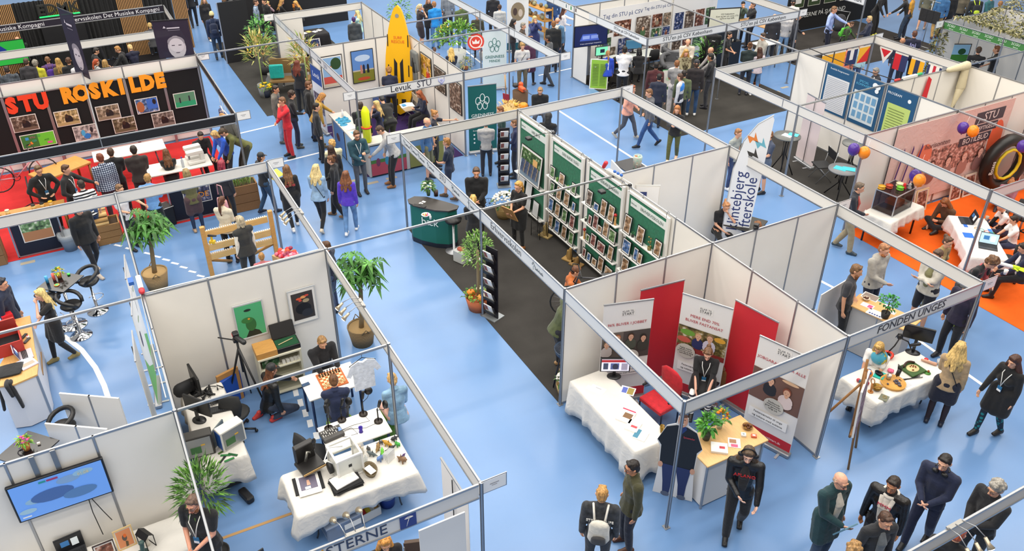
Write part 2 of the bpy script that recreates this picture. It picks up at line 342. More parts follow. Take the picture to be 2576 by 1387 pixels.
fascia((-2,9),(2,9),'blank fascia at the right edge over the orange carpet')
fascia((-2,9),(-2,12),'fascia rising right above the woman in pink')
fascia((-18,18),(-13,18),'white fascia end lettered mark at the top right',SB,[('mark',4.7,.16,'3a3a40')])
t=fascia((-10,18),(-6,18),'green fascia repeating a white block word over Ballerup',mat('3f7a3c',.6))
for i in range(7):text(t,'2CGU',.1,mat('dfe6dc'),(.28+.42*i,-.009,H-.09));text(t,'Ballerup',.045,mat('dfe6dc'),(.3+.42*i,-.009,H-.18))
fascia((3,.2),(3,4),'nearest fascia in the lower right corner carrying three spotlights',mat('cdbfae',.5))
rail((-6,-3),(-6,0),'thin rail spanning the blue aisle from wall corner to tree post')
rail((-6,0),(-6,3),'thin rail crossing in front of the green shelf panels')
rail((-3,-6),(-3,-3),'thin rail above the chess players')
rail((-6,-10),(-6,-6),'thin rail above the blonde woman at the counter')
rail((-10,-6),(-6,-6),'thin rail running down past the money tree')
rail((-18,-3),(-18,0),'thin rail over the aisle behind the beanie wearer')
rail((-18,3),(-18,6),'thin rail above the blue jacket near the flowers')
rail((-16,3),(-16,6),'thin rail holding the round red logo sign')
rail((-17,12),(-10,12),'long thin rail slanting over the coffee stand')
rail((-7,9),(-7,12),'thin rail in front of the blue posters')
rail((-5,12),(0,12),'thin rail over the portrait banner')
rail((-7,15),(-7,20),'thin rail behind the men in black at the upper right')
rail((-13,18),(-13,22),'thin rail at the top beside the mark fascia')
rail((-13,-6),(-18,-6),'thin rail running over the ROSKILDE letters')
wall((-3,0),(-3,3),'white wall behind the red and white roll-up banners on the left')
wall((-3,3),(0,3),'white wall behind the right hand roll-up banner')
wall((-3,3),(-3,6),'white wall with the black camera on it behind the bearded man')
wall((-10,3),(-3,3),'seven metre wall carrying the green shelf panels')
wall((-6,3),(-6,6),'white wall behind the bowl and candy jar')
wall((-6,-6),(-6,-3),'white wall with the two framed pictures')
wall((-6,-6),(-3,-6),'white wall seen edge-on beside the leaning boards')
wall((-3,-9),(-3,-6),'white wall carrying the large television')
wall((-18,-9),(-18,-3),'white wall above and behind the black photo boards')
wall((-17,0),(-17,3),'white wall with the two large framed field photos')
wall((-21,3),(-13,3),'long white wall with three framed photos and the wetsuit')
wall((-17,9),(-17,15),'white wall behind the blue lettered collage banner')
wall((-16.95,9),(-16.1,9),'short white wall under the wall television')
wall((-10,12),(-5,12),'white wall with the three blue posters')
wall((-5,9),(-5,15),'wall behind the pink portrait banner')
wall((-7,12),(-7,15),'white wall with the red pennant and hanging sail')
wall((-7,15),(-2,15),'plain white wall right of the canvas sail')
wall((-10,18),(-10,21),'white wall behind the camouflage net')
wall((-10,21),(-5,21),'far white wall behind the camouflage net')
def sign(u,v,rz,where,s_='Stand'):
    t=thing('stand_sign','small white name plate '+where,'sign',(u,v,H-.19),rz,'small white name plates on the corner posts')
    M().mt(ALU()).box(.17,0,.1,.34,.012,.22).build('frame',t);Q_('ecebea',.4).box(.17,0,.1,.31,.018,.19).build('sheet',t)
    for s__,f_ in((1,0),(-1,pi)):m=Q_('9a9aa0').box(.17,-.011*s__,.12,.12,.002,.012).box(.17,-.011*s__,.09,.07,.002,.008);m.build('print',t)
for u,v,rz,wh in[(0,-3,pi/2,'at the dandelion corner'),(0,6,pi/2,'beside the word UNGES'),(-13,-3,pi/2,'at the black fascia corner'),(-10,-3,pi/2,'behind the capped boy'),(-13,0,-pi/2,'above the sanitiser bottle'),
    (-10,0,-pi/2,'above the hip of the man in the grey hoodie'),(-13,6,pi/2,'beside the lime poster stand'),(-21,0,-pi/2,'above the leafy bush'),(-18,-3,pi/2,'beside the dark portrait banner'),(-10,6,pi/2,'above the man in pink'),(-13,15,pi/2,'left of the framed portraits'),(-3,6,pi/2,'behind the man in beige trousers'),(-10,15,pi/2,'behind the signal flags'),(-10,18,-pi/2,'at the green fascia corner')]:sign(u,v,rz,wh)
# ---------------- people ----------------
def ik(a,b,l1,l2,pole):
    a,b,pole=V(a),V(b),V(pole);d=b-a;L=d.length
    if L>(l1+l2)*.995:b=a+d*((l1+l2)*.995/L);d=b-a;L=d.length
    L=max(L,abs(l1-l2)+.02);x=(l1*l1-l2*l2+L*L)/(2*L);h=sqrt(max(0,l1*l1-x*x));d.normalize()
    p=pole-d*pole.dot(d);p=p.normalized()if p.length>1e-4 else V((0,1,0))
    return a+d*x+p*h,b
ARM={'d':((.05,.02,-.53),(.3,-1,0)),'p':((.0,.10,-.42),(1,-.8,0)),'h':((-.03,.10,-.40),(1.5,-.4,0)),'f':((-.14,.26,-.36),(.7,-.6,-1)),'t':((-.11,.30,-.18),(.5,-.3,-1)),
       'r':((0,.50,-.22),(.4,0,-1)),'q':((.0,.55,.0),(.3,0,-1)),'c':((-.28,.22,-.27),(1,-.1,-1)),'m':((-.13,.17,.06),(.8,.2,-1)),'u':((-.08,.04,.30),(1,.2,.2)),'o':((.48,.12,-.05),(0,-.3,-1)),
       'k':((-.06,.40,-.36),(.5,-.4,-1)),'b':((.03,.30,-.50),(.5,-1,0)),'w':((.05,.22,-.48),(.4,-1,0)),'v':((.07,-.18,-.48),(.4,-1,0)),'l':((-.12,.36,-.42),(.8,0,-.6))}
def skel(legs,arms,f):
    sw=.165 if f else .19;hw=.095 if f else .09;lean=0;P=V((0,0,.93));nod=12;J={}
    ft=[V((-.11,.0,.08)),V((.11,.03,.08))];kp=[V((-.15,1,0)),V((.15,1,0))]
    if legs=='W':ft=[V((-.09,.30,.08)),V((.09,-.32,.15))];P.z=.90;lean=4
    elif legs=='w':ft=[V((-.09,-.18,.11)),V((.09,.17,.08))];P.z=.91
    elif legs=='T':P=V((0,-.1,.56));ft=[V((-.13,.36,.08)),V((.13,.40,.08))];lean=8;nod=20
    elif legs=='H':P=V((0,-.1,.78));ft=[V((-.12,.30,.30)),V((.12,.34,.34))];lean=5;nod=20
    elif legs=='F':P=V((0,-.1,.13));ft=[V((.14,.30,.07)),V((-.14,.34,.09))];kp=[V((-1,.6,.45)),V((1,.6,.45))];lean=18;nod=30
    elif legs=='K':P=V((0,-.15,.30));ft=[V((-.13,-.30,.08)),V((.13,-.16,.08))];kp=[V((-.3,1,.1)),V((.3,1,.4))];lean=12;nod=8
    elif legs=='L':lean=22;P.y=-.10;nod=25
    elif legs=='B':lean=48;P.y=-.22;nod=10
    a=R_(lean);up=V((0,sin(a),cos(a)));fw=V((0,cos(a),-sin(a)));X=V((1,0,0))
    J['P']=P;J['up']=up;J['fw']=fw;J['C']=P+up*.32;J['W']=P+up*.14;SC=P+up*.48;J['SC']=SC;N=P+up*.53;J['N']=N
    h=R_(lean*.8+nod);hu=V((0,sin(h),cos(h)));hf=V((0,cos(h),-sin(h)));J['H']=N+V((0,sin(h*.7),cos(h*.7)))*.155+hf*.02;J['hu']=hu;J['hf']=hf;J['top']=J['H']+hu*.125
    for i,s in enumerate((-1,1)):
        hip=P+X*hw*s;k,an=ik(hip,ft[i],.43,.42,kp[i]);J['hip',i]=hip;J['kn',i]=k;J['an',i]=an
        sh=SC+X*sw*s-up*.005;(tx,ty,tz),(px,py,pz)=ARM[arms[i]]
        # the trunk's lean carries raised hands with it, hanging hands keep hanging
        t=sh+X*s*tx+((fw*ty+up*tz)if arms[i]not in 'dwv' else V((0,ty,tz)))
        e,w_=ik(sh,t,.28,.25,V((px*s,py,pz)));J['sh',i]=sh;J['el',i]=e;J['wr',i]=w_
    return J
def torso(m,J,f,g,r0=0,low=.0):
    up,fw=J['up'],J['fw'];a,b=(.145,.118)if f else(.135,.13)
    m.cap(J['P']+up*(low-(.07 if r0>0 else 0)),J['P']+up*.08,(a+r0+(.024 if r0>0 else 0))*g,(a*.92+r0)*g,1.12,.82,e=.15 if r0>0 else 1)
    m.cap(J['P']+up*.06,J['C'],(b*.88+r0)*g,(b+.012+r0)*g,1.08,.78)
    m.cap(J['C'],J['P']+up*.42,(b+.014+r0)*g,(.11+r0)*g,1.2,.72)
    if f:
        for s in(-1,1):m.cap(J['C']+V((.065*s,0,0))+fw*.07,J['C']+V((.065*s,0,0))+fw*.08-up*.01,.055+r0,.055+r0)
    for i in(0,1):m.cap(J['SC']*.6+J['sh',i]*.4-up*.01,J['sh',i]-up*.012,(.07 if f else .074)+r0,(.05 if f else .056)+r0)
    m.cap(J['SC']-up*.03,J['N']+up*.02,.085+r0,.052+r0*.5,1.25,.9)
def part(kind,sub,legs,arms,f,g,tier):
    "caps of one body or clothing part, local metres, 1.75 m tall"
    J=skel(legs,arms,f);m=M();up,fw,hu,hf,Hc=J['up'],J['fw'],J['hu'],J['hf'],J['H'];X=V((1,0,0));k=.9 if f else 1
    if kind=='body':
        m.cap(J['N']-up*.05,Hc-hu*.05,.052*k,.05*k)
        m.cap(Hc+hu*.02-hf*.012,Hc+hu*.035-hf*.012,.083,.083,.92,1.12);m.cap(Hc-hu*.01+hf*.02,Hc-hu*.085+hf*.032,.068,.042,.95,1)
        m.cap(Hc+hu*.005+hf*.088,Hc-hu*.028+hf*.108,.010,.014);m.cap(Hc-hu*.035+hf*.098,Hc-hu*.037+hf*.1,.018,.016,1.1,.5)
        m.cap(Hc-hu*.062+hf*.07-X*.016,Hc-hu*.062+hf*.07+X*.016,.017,.017);m.cap(Hc+hu*.027+hf*.078-X*.035,Hc+hu*.027+hf*.078+X*.035,.014,.014)
        for s in(-1,1):m.cap(Hc+X*.076*s-hu*.02-hf*.005,Hc+X*.083*s+hu*.018-hf*.012,.014,.019,.5,1)
        torso(m,J,f,g,-.012)
        for i,s in enumerate((-1,1)):
            m.cap(J['sh',i],J['el',i],.046*k*g,.037*k);m.cap(J['el',i],J['wr',i],.037*k,.025*k)
            m.cap(J['hip',i],J['kn',i],.083*g,.052);m.cap(J['kn',i],J['kn',i]*.65+J['an',i]*.35,.05,.054);m.cap(J['kn',i]*.65+J['an',i]*.35,J['an',i],.054,.034);m.cap(J['an',i],J['an',i]+V((0,.05,-.04)),.028,.018)
            w_=J['wr',i];d=(w_-J['el',i]).normalized();n_=(X*-s*.9+fw*.35);n_=(n_-d*n_.dot(d)).normalized();side=d.cross(n_).normalized()
            if side.dot(fw+up*.3)<0:side=-side
            p=w_+d*.075+n_*.006;m.cap(w_+d*.01,p,.026*k,.034*k,.55,1.0,tuple(n_))
            for q in range(4): # four fingers bent towards the palm, then the thumb from the palm's side
                o=side*(.027-.018*q)*k;L=(.038,.043,.040,.031)[q];b0=p+o;b1=b0+d*L+n_*.012;m.cap(b0,b1,.0095,.009);m.cap(b1,b1+d*L*.55+n_*.028,.009,.0075)
            b0=w_+d*.03+side*.026;b1=b0+d*.032+side*.022+n_*.01;m.cap(b0,b1,.012,.0105);m.cap(b1,b1+d*.028+n_*.012,.0105,.0085)
    elif kind=='hair':
        S_=lambda dx,dy,dz,r,r2=None,e=None:m.cap(Hc+X*dx+hf*dy+hu*dz,Hc+X*(e[0]if e else dx)+hf*(e[1]if e else dy)+hu*(e[2]if e else dz+.012),r,r2 or r)
        def skull(t=0):
            m.cap(Hc+hu*.045-hf*.02,Hc+hu*.052-hf*.02,.083+t,.083+t,.98,1.1);m.cap(Hc-hf*.045-hu*.02,Hc-hf*.035+hu*.03,.072+t,.08+t,1,.85)
            for s in(-1,1):S_(.062*s,-.022,-.005,.017+t,.026+t,(.06*s,.012,.05))
            m.cap(Hc+hu*.10+hf*.045-X*.035,Hc+hu*.10+hf*.045+X*.035,.024+t,.024+t)
        if sub=='bald':m.cap(Hc-hf*.055-hu*.03,Hc-hf*.05+hu*.01,.06,.068,1.15,.6);[S_(.07*s,-.02,-.02,.018,.02,(.068*s,-.02,.03))for s in(-1,1)]
        elif sub=='short':skull()
        elif sub=='curly':
            skull(.008);rnd=random.Random(3)
            for _ in range(34):
                a_,b_=rnd.uniform(0,2*pi),rnd.uniform(-.2,1.4);x,y,z=.085*cos(a_)*cos(b_),.095*sin(a_)*cos(b_)-.02,.095*sin(b_)+.03
                if not(y>.05 and z<.07):S_(x,y,z,.026)
        elif sub in('long','wavy'):
            skull(.006);dn=V((0,0,-1));q=1.25 if sub=='wavy' else 1
            for s in(-1,0,1):
                a_=Hc+X*.058*s-hf*(.02 if s else .06)+hu*.01;b_=J['N']+X*.085*s*q-up*(.02)-fw*(.02 if s else .08);c_=J['C']+up*.02+X*.08*s*q-fw*(.06 if s else .15)
                m.cap(a_,b_,.036*q,.042*q);m.cap(b_,c_,.042*q,.03,1.2,.7)
                if s:m.cap(a_*.5+(Hc-hf*.06)*.5,b_*.5+(J['N']-fw*.07)*.5,.04,.045);m.cap(b_*.5+(J['N']-fw*.09)*.5,c_,.05,.035)
        elif sub=='bob':
            skull(.008)
            for s in(-1,0,1):m.cap(Hc+X*.06*s-hf*(.015 if s else .06),Hc+X*.07*s-hf*(.01 if s else .07)-hu*.11,.04,.038)
        elif sub in('pony','bun'):
            skull();S_(0,-.10,.03 if sub=='pony' else .09,.03 if sub=='pony' else .042)
            if sub=='pony':a_=Hc-hf*.12+hu*.02;b_=J['N']-fw*.12+up*.02;m.cap(a_,b_,.03,.036);m.cap(b_,b_-up*.16+fw*.02,.036,.016)
        elif sub=='cap':
            m.cap(Hc+hu*.055-hf*.015,Hc+hu*.062-hf*.015,.09,.088,.98,1.08);m.cap(Hc+hu*.055+hf*.08,Hc+hu*.045+hf*.145,.07,.055,1,.14)
        elif sub=='beanie':m.cap(Hc+hu*.04-hf*.02,Hc+hu*.075-hf*.025,.094,.08,1,1.05)
        elif sub=='hijab':skull(.014);m.cap(Hc-hu*.09-hf*.01,J['N'],.07,.1);m.cap(Hc-hf*.05,J['N']-fw*.05,.08,.1)
        elif sub=='hood':m.cap(Hc+hu*.03-hf*.03,Hc+hu*.05-hf*.03,.108,.105,1,1.08);m.cap(Hc-hf*.05-hu*.03,J['N']-fw*.02,.09,.1)
    elif kind=='top':
        longs=sub not in('tee','vest','dress');th={'jacket':.014,'coat':.016,'hoodie':.014,'sweater':.012,'cardigan':.016,'vest':.03}.get(sub,.006)
        torso(m,J,f,g,th,{'tee':-.02,'dress':.0,'hoodie':0.0}.get(sub,-.02))
        for i,s in enumerate((-1,1)):
            sh,el,wr=J['sh',i],J['el',i],J['wr',i]
            if sub=='vest':m.cap(sh,sh*.9+el*.1,.075,.065);continue
            if longs:
                m.cap(sh,el,(.055*k+th*.9)*g,.044*k+th);m.cap(el,wr,.045*k+th,.032*k+th*.7)
            else:m.cap(sh,sh*.35+el*.65,(.058*k+th)*g,.056*k+th)
        if sub in('hoodie','jacket','sweater','coat','cardigan'):
            for a_ in range(0,360,30):t_=R_(a_);m.cap(J['N']+up*(.0-.015*sin(t_))+X*.062*cos(t_)+fw*.058*sin(t_),J['N']+up*.012+X*.062*cos(t_)+fw*.058*sin(t_),.02 if sub!='hoodie' else .026,.018 if sub!='hoodie' else .024)
            if sub=='hoodie':m.cap(J['N']-fw*.085-up*.03,J['N']-fw*.10-up*.09,.062,.04,1.25,.6)
        if sub in('coat','dress','cardigan','tunic'):
            for i in(0,1):m.cap(J['hip',i]+up*.05,J['hip',i]*.25+J['kn',i]*.75 if legs in 'SWwLB' else J['hip',i]*.4+J['kn',i]*.6,.12+th,.10+th*1.5,1.0,.95)
            m.cap(J['P'],(J['hip',0]+J['hip',1]+J['kn',0]*3+J['kn',1]*3)/8,.13+th,.11+th)
    elif kind=='legs':
        wd={'wide':.028,'cargo':.018,'jeans':.010,'trousers':.012,'slim':.003,'tights':.002}.get(sub,.012)
        if sub!='tights':m.cap(J['P']+up*.0,J['P']+up*.07,.142*g,.13*g,1.12,.84)
        for i in(0,1):
            hip,kn,an=J['hip',i],J['kn',i],J['an',i]
            if sub=='skirt':m.cap(hip,hip*.15+kn*.85,.125*g,.115,1,.95);continue
            m.cap(hip+V((0,0,-.01)),kn,(.088+wd*.6)*g,.056+wd)
            if sub=='shorts':m.cap(hip,hip*.1+kn*.9,.1*g,.078);continue
            m.cap(kn,kn*.55+an*.45,.056+wd,.053+wd);m.cap(kn*.55+an*.45,an+(kn-an).normalized()*.005,.053+wd,.04+wd)
        if sub=='skirt':m.cap(J['P'],(J['kn',0]+J['kn',1])/2*.8+J['P']*.2,.14,.1)
    elif kind=='shoe':
        an=J['an',sub];kn=J['kn',sub];d=(kn-an).normalized();fl=V((0,1,0));tip=-.045
        if legs=='W' and sub==1:fl=V((0,.75,-.66))
        if legs in 'K':fl=V((0,-.8,-.1))if sub==0 else fl
        dn=V((0,0,-1))if fl.z==0 or legs=='K' else V((0,-.66,-.75))
        b_=an+dn*.038;m.cap(b_-fl*.045,b_+fl*.05,.040,.043,.95,.9);m.cap(b_+fl*.04,b_+fl*.145+dn*.008,.043,.034,1.05,.8)
        m.cap(an+dn*-.01,an+dn*.03,.046,.044);m.cap(an+dn*.005,b_+fl*.08,.045,.040);m.cap(b_+dn*.026-fl*.05,b_+dn*.026+fl*.15,.036,.036,1.2,.35)
    return m,J
VOX={0:.0075,1:.011,2:.017};PEOPLE=[];PARTS={}
def P(spec,**kw):
    u,v,h,ang,legs,arms,hair,hc,top,tc,bot,bc,sc_,lab=spec.split(' ',13)
    PEOPLE.append((float(u),float(v),float(h),float(ang),legs,arms,hair,hc,top,tc,bot,bc,sc_,lab,kw))
def cm(c,kind='cloth',rough=.85):
    if '/' in c:c,kind=c.split('/')
    if kind=='leather':rough=.38
    return mat(c,rough,kind=kind)
def make_people():
    want={};rec=[]
    for p in PEOPLE:
        u,v,h,ang,legs,arms,hair,hc,top,tc,bot,bc,sc_,lab,kw=p
        f=kw.get('f',1 if hair in('long','wavy','pony','bun','hijab')else 0);g=kw.get('g',1.0);J=skel(legs,arms,f);k=h/1.75
        q=back(u,v,J['top'].z*k);d=(V(CAM)-q).length;tier=0 if d<14 else 1 if d<21 else 2
        ks={'body':('body','',legs,arms,f,g,tier),'top':('top',top,legs,arms,f,g,tier),'legs':('legs',bot,legs,arms,f,g,tier)}
        if hair!='none':ks['hair']=('hair',hair,legs,'dd',f,1,tier)
        for i in(0,1):ks['shoe%d'%i]=('shoe',i,legs,'dd',f,1,tier)
        if top=='vest' or kw.get('sl'):ks['sleeves']=('top','sweater',legs,arms,f,g,tier)
        if kw.get('tt'):ks['tights']=('legs','tights',legs,arms,f,g,tier)
        if hair in('cap','beanie'):ks['under']=('hair',kw.get('uh','short'),legs,'dd',f,1,tier)
        for x in ks.values():want[x]=None
        rec.append((p,f,g,J,k,q,tier,ks))
    tmp=[]
    for key in want:
        m,J=part(*key);me=m.mesh('t');o=bpy.data.objects.new('t',me);C.objects.link(o);r=o.modifiers.new('r','REMESH');r.mode='VOXEL';vx=VOX[key[6]]
        if key[0]in('top','legs'):vx*=1.35
        r.voxel_size=vx;r.use_smooth_shade=True;s=o.modifiers.new('s','SMOOTH');s.factor=.5;s.iterations=3 if key[0]in('body','shoe')else 5
        tmp.append((key,o))
    bpy.context.view_layer.update();dg=bpy.context.evaluated_depsgraph_get()
    for key,o in tmp:
        me=bpy.data.meshes.new_from_object(o.evaluated_get(dg));me.name=str(key[0]);me.materials.clear();me.materials.append(None);PARTS[key]=me
    for key,o in tmp:me=o.data;bpy.data.objects.remove(o);bpy.data.meshes.remove(me)
    for p,f,g,J,k,q,tier,ks in rec:
        u,v,h,ang,legs,arms,hair,hc,top,tc,bot,bc,sc_,lab,kw=p
        a=toward(q.x,q.y,ang);t_=J['top']*k;ox,oy=cos(a)*t_.x-sin(a)*t_.y,sin(a)*t_.x+cos(a)*t_.y
        r=thing('person',lab,'person',(q.x-ox,q.y-oy,0),a,kw.get('grp','people at the fair'));r.scale=(k,k,k)
        skin=mat(kw.get('skin','d9a283'),.55)
        def put(key,nm,m_):
            o=bpy.data.objects.new(nm,PARTS[ks[key]]);C.objects.link(o);o.parent=r;o.material_slots[0].link='OBJECT';o.material_slots[0].material=m_;return o
        put('body','body',skin if bot not in('tights',)else skin)
        if 'hair' in ks:put('hair','hat' if hair in('cap','beanie')else 'hood' if hair=='hood' else 'headscarf' if hair=='hijab' else 'hair',cm(hc,'cloth' if hair in('cap','beanie','hijab','hood')else 'hair',.5))
        if 'under' in ks:put('under','hair',cm(kw.get('uc','4a3222'),'hair',.5)).scale=(.97,.97,.985)
        put('top',{'tee':'shirt'}.get(top,top),cm(tc));put('legs',{'slim':'trousers','wide':'trousers','cargo':'trousers'}.get(bot,bot),cm(bc,'denim' if bot=='jeans' else 'cloth'))
        if 'tights' in ks:put('tights','tights',mat(kw['tt'],.6))
        if 'sleeves' in ks:o=put('sleeves','shirt',cm(kw.get('sl','e8e2d6')));o.scale=(.96,.92,.99)
        for i in(0,1):put('shoe%d'%i,'shoe',mat(sc_,.5))
        up,fw,hu,hf,Hc,N=J['up'],J['fw'],J['hu'],J['hf'],J['H'],J['N'];X=V((1,0,0))
        if tier<2 and hair!='none':
            m=M()
            for s in(-1,1):
                c=Hc+X*.032*s+hu*.012+hf*.083;m.mt(mat('cfc0b6',.3)).ball(c,.0115,.005,.0055,8,5);m.mt(mat('2a1c14',.2)).ball(c+hf*.004,.006,.005,.006,6,4)
            m.build('eyes',r)
            bm=mat('3a2a1e' if hc[:1]in '0123456' else '9a7a52',.8);m=M().mt(bm)
            for s in(-1,1):m.cap(Hc+X*.018*s+hu*.036+hf*.09,Hc+X*.048*s+hu*.034+hf*.078,.005,.004)
            m.build('eyebrows',r);Q_('a85a50',.5).cap(Hc-X*.018-hu*.062+hf*.087,Hc+X*.018-hu*.062+hf*.087,.0065,.0065).build('mouth',r)
        if kw.get('gl'):
            m=Q_('1c1c20',.3,.3)
            for s in(-1,1):m.tube([Hc+X*(.034*s+.024*cos(R_(a_)))+hu*(.01+.018*sin(R_(a_)))+hf*.099 for a_ in range(0,360,45)],.003,4,True);m.tube([Hc+X*.058*s+hu*.014+hf*.096,Hc+X*.082*s+hu*.014-hf*.01],.0025,4)
            m.tube([Hc-X*.01+hu*.014+hf*.105,Hc+X*.01+hu*.014+hf*.105],.003,4);m.build('glasses',r)
        if kw.get('beard'):
            M().mt(cm(kw['beard'],'hair')).cap(Hc-X*.04-hu*.075+hf*.045,Hc+X*.04-hu*.075+hf*.045,.030,.030).cap(Hc-hu*.08+hf*.055,Hc-hu*(.08+kw.get('bl',.02))+hf*.068,.036,.02).build('beard',r)
        if kw.get('lan'):
            m=Q_(kw['lan'],.6);z=g*(.118 if f else .112);c=J['C']
            for s in(-1,1):m.tube([N-fw*.05+X*.03*s+up*.02,N+X*.07*s+up*.0+fw*.02,J['P']+up*.44+X*.06*s+fw*(z),c+X*.025*s+fw*(z+.015),J['P']+up*.2+fw*(z+.022)],.007,5)
            m.build('lanyard',r);n=Q_('2f6f9e',.4);b=J['P']+up*.15+fw*(z+.022);n.T=Mx.Translation(b);n.box(0,0,0,.075,.012,.10).mt(mat('f2f2f2',.4)).box(0,.004,-.03,.07,.012,.035);n.build('badge',r)
        if kw.get('hp'):
            m=Q_('17171a',.35);o_=V((0,0,0))if kw['hp']==1 else(N-Hc)+up*.0+fw*.085
            if kw['hp']==1:m.tube([Hc+X*.098*cos(R_(a_))+hu*(.03+.108*sin(R_(a_)))for a_ in range(0,181,20)],.010,6)
            else:m.tube([N+X*.085*cos(R_(a_))+fw*.08*sin(R_(a_))+up*.02 for a_ in range(-200,21,20)],.010,6)
            for s in(-1,1):q_=.088 if kw['hp']==1 else .05;m.cap(Hc+o_+X*q_*s,Hc+o_+X*(q_+.02)*s,.034,.032)
            m.build('headphones',r)
        if kw.get('sh'): # shirt showing in an open jacket
            m=M().mt(cm(kw['sh']));m.cap(J['P']+up*.06+fw*(.1*g),J['C']+fw*(.116*g),.05,.075,1,.34);m.cap(J['C']+fw*(.116*g),J['N']-up*.055+fw*.07,.075,.04,1,.45);m.build('undershirt',r)
        for lo,hi,c_ in kw.get('band',()):M().mt(cm(c_)).cap(J['P']+up*lo,J['P']+up*hi,.158*g,.158*g,1.17,.76).build('colour_band',r)
        if kw.get('hv'):
            m=Q_('d4ea1c',.5)
            for i in(0,1):k_,a_=J['kn',i],J['an',i];m.cap(k_*.6+a_*.4,k_*.15+a_*.85,.075,.068).mt(mat('c8ccd0',.3)).cap(k_*.42+a_*.58,k_*.36+a_*.64,.079,.079,1,1).mt(mat('d4ea1c',.5))
            m.build('reflective_bands',r)
        if kw.get('hd'):
            m=M().mt(cm(kw['hd']))
            m.tube([N+X*.08*cos(R_(q_))+fw*.07*sin(R_(q_))-up*.05*max(0,sin(R_(q_)))for q_ in range(0,360,15)],.03,8,True)
            m.cap(N-fw*.09-up*.03,N-fw*.11-up*.1,.065,.04,1.2,.6)
            for s in(-1,1):m.cap(N+X*.07*s+fw*.075-up*.06,J['C']+X*.05*s+fw*.135*g,.026,.022,1.2,.6)
            m.build('hood',r)
        if kw.get('strap'):
            m=Q_(kw['strap'],.5);m.tube([J['sh',0]+up*.05,J['C']+fw*.135*g,J['P']+up*.02+X*.16*g+fw*.08,J['P']+X*.165*g-fw*.08,J['C']-fw*.13*g,J['sh',0]+up*.05-fw*.02],.008,5);m.build('shoulder_strap',r)
        if kw.get('bp'): # worn on the back, a thing of its own
            col=kw['bp'];t=thing('backpack',kw['bpl'],'backpack',r.location,a,'bags carried by visitors');t.scale=(k,k,k);z=-.15*g
            c=J['C']-up*.05;m=M().mt(cm(col));m.cap(c+fw*(z-.07)-up*.13,c+fw*(z-.06)+up*.12,.15,.13,1,.5).build('main_compartment',t);M().mt(cm(kw.get('bp2',col))).cap(c+fw*(z-.15)-up*.12,c+fw*(z-.15)-up*.04,.10,.09,1.05,.35).build('front_pocket',t)
            for s in(-1,1):M().mt(cm(kw.get('bps',kw.get('bp2',col)))).tube([c+up*.16+X*.07*s+fw*(z-.02),J['P']+up*.56+X*.10*s-fw*.02,J['C']+up*.08+X*.11*s+fw*.13*g,J['C']-up*.08+X*.14*s+fw*.07,c-up*.12+X*.12*s+fw*(z)],.016,6).build('shoulder_strap',t)
        if kw.get('pr'): # print on the back or chest: (text, size, colour, side)
            s_,sz,col,sd=kw['pr'];z=(.122 if sd<0 else .128)*g+.012;o=text(r,s_,sz,mat(col,.7),tuple(J['C']+up*.05+fw*z*sd*(1 if sd>0 else 1.0)),(pi/2-math.atan2(up.y,up.z),0,pi if sd>0 else 0),'print',ext=.004)
        if kw.get('held'):
            hx,lb,nm,(sx,sy,sz)=kw['held'];wr=(J['wr',0]+J['wr',1])/2 if kw.get('both',1)else J['wr',kw.get('hi',1)];fwd=wr+fw*.07+V((0,0,.0))
            t=Q_(hx,.5,kind=kw.get('hk',''));t.box(0,0,0,sx,sy,sz,bev=.006)
            w0=Mx.Translation(r.location)@Mx.Rotation(a,4,'Z')@(fwd*k);one(t,nm,lb,nm.replace('_',' '),tuple(w0),0,None,(kw.get('hr',-.5),0,a))
P('1588 1162 1.72 290 S dd short 1e1612 sweater 3d3c22 trousers 191b2b 4f2d1c man with black hair and glasses in an olive green sweater in the near aisle',gl=1,g=1.2,skin='c98d6a')
P('1516 1225 1.70 180 S dd short b98a4c sweater 2a2c30/wash trousers 22242a 222222 blond boy seen from behind in a washed black top lettered ETERNAL LIFE',g=1.1,bp='c9c5bb',bp2='3a3a3c',bps='dcd8cf',bpl='light grey backpack worn by the blond boy in the near aisle',pr=('ETERNAL LIFE',.06,'d8d6d0',-1))
P('1886 1132 1.75 5 w bf wavy 5a4632 jacket 15161b/leather cargo 141418 101012 long haired person in a black leather jacket and over-ear headphones walking',hp=1,sh='1c1b1e',f=0,pr=('APLANO',.075,'c3262a',1),skin='e0b29c')
P('2124 1197 1.80 55 S df bald c8a890 cardigan 163a40 jeans 2b3d55 1d1d20 bald older man with glasses in a dark teal jacket holding a magazine',gl=1,sh='c9c2b8',f=0,skin='dba48a',g=1.1,held=('5a8296','glossy magazine held by the bald man in the teal jacket','magazine',(.22,.02,.30)),both=0)
P('2250 1207 1.78 350 S dd short 2a1d14 jacket 1a1614/leather trousers 1a1c24 202020 young man in a black leather jacket over a white hooded sweater',sh='c9c4bc',skin='b27a58',g=1.04,hd='d8d2c8',pr=('MMM',.075,'b83a50',1))
P('2236 1298 1.72 45 S dd short 4a3020 jacket 23252a trousers 22242a 202020 brown haired boy in a dark anorak at the bottom edge',sh='6a6f72')
P('2380 1150 1.80 350 w ff short 1a1210 sweater 1a2340 trousers 141c3a 15151a tall young man in a navy tracksuit with headphones round his neck',hp=2,skin='ddaa90')
P('2508 1215 1.75 330 S ff curly 9a958c jacket 1c1c20 jeans 23262c 1c1c1f grey haired person in glasses and black jacket behind the three spotlights',gl=1,g=1.08)
P('2418 1322 1.76 180 S dd short b5562a tee 16161a trousers 1a1a1f 1a1a1a ginger haired person seen from behind under the near fascia')
P('2154 1366 1.70 180 S dd curly a07a4a jacket 2a2a2e trousers 1d1d22 1d1d1d person with curly light brown hair at the very bottom edge')
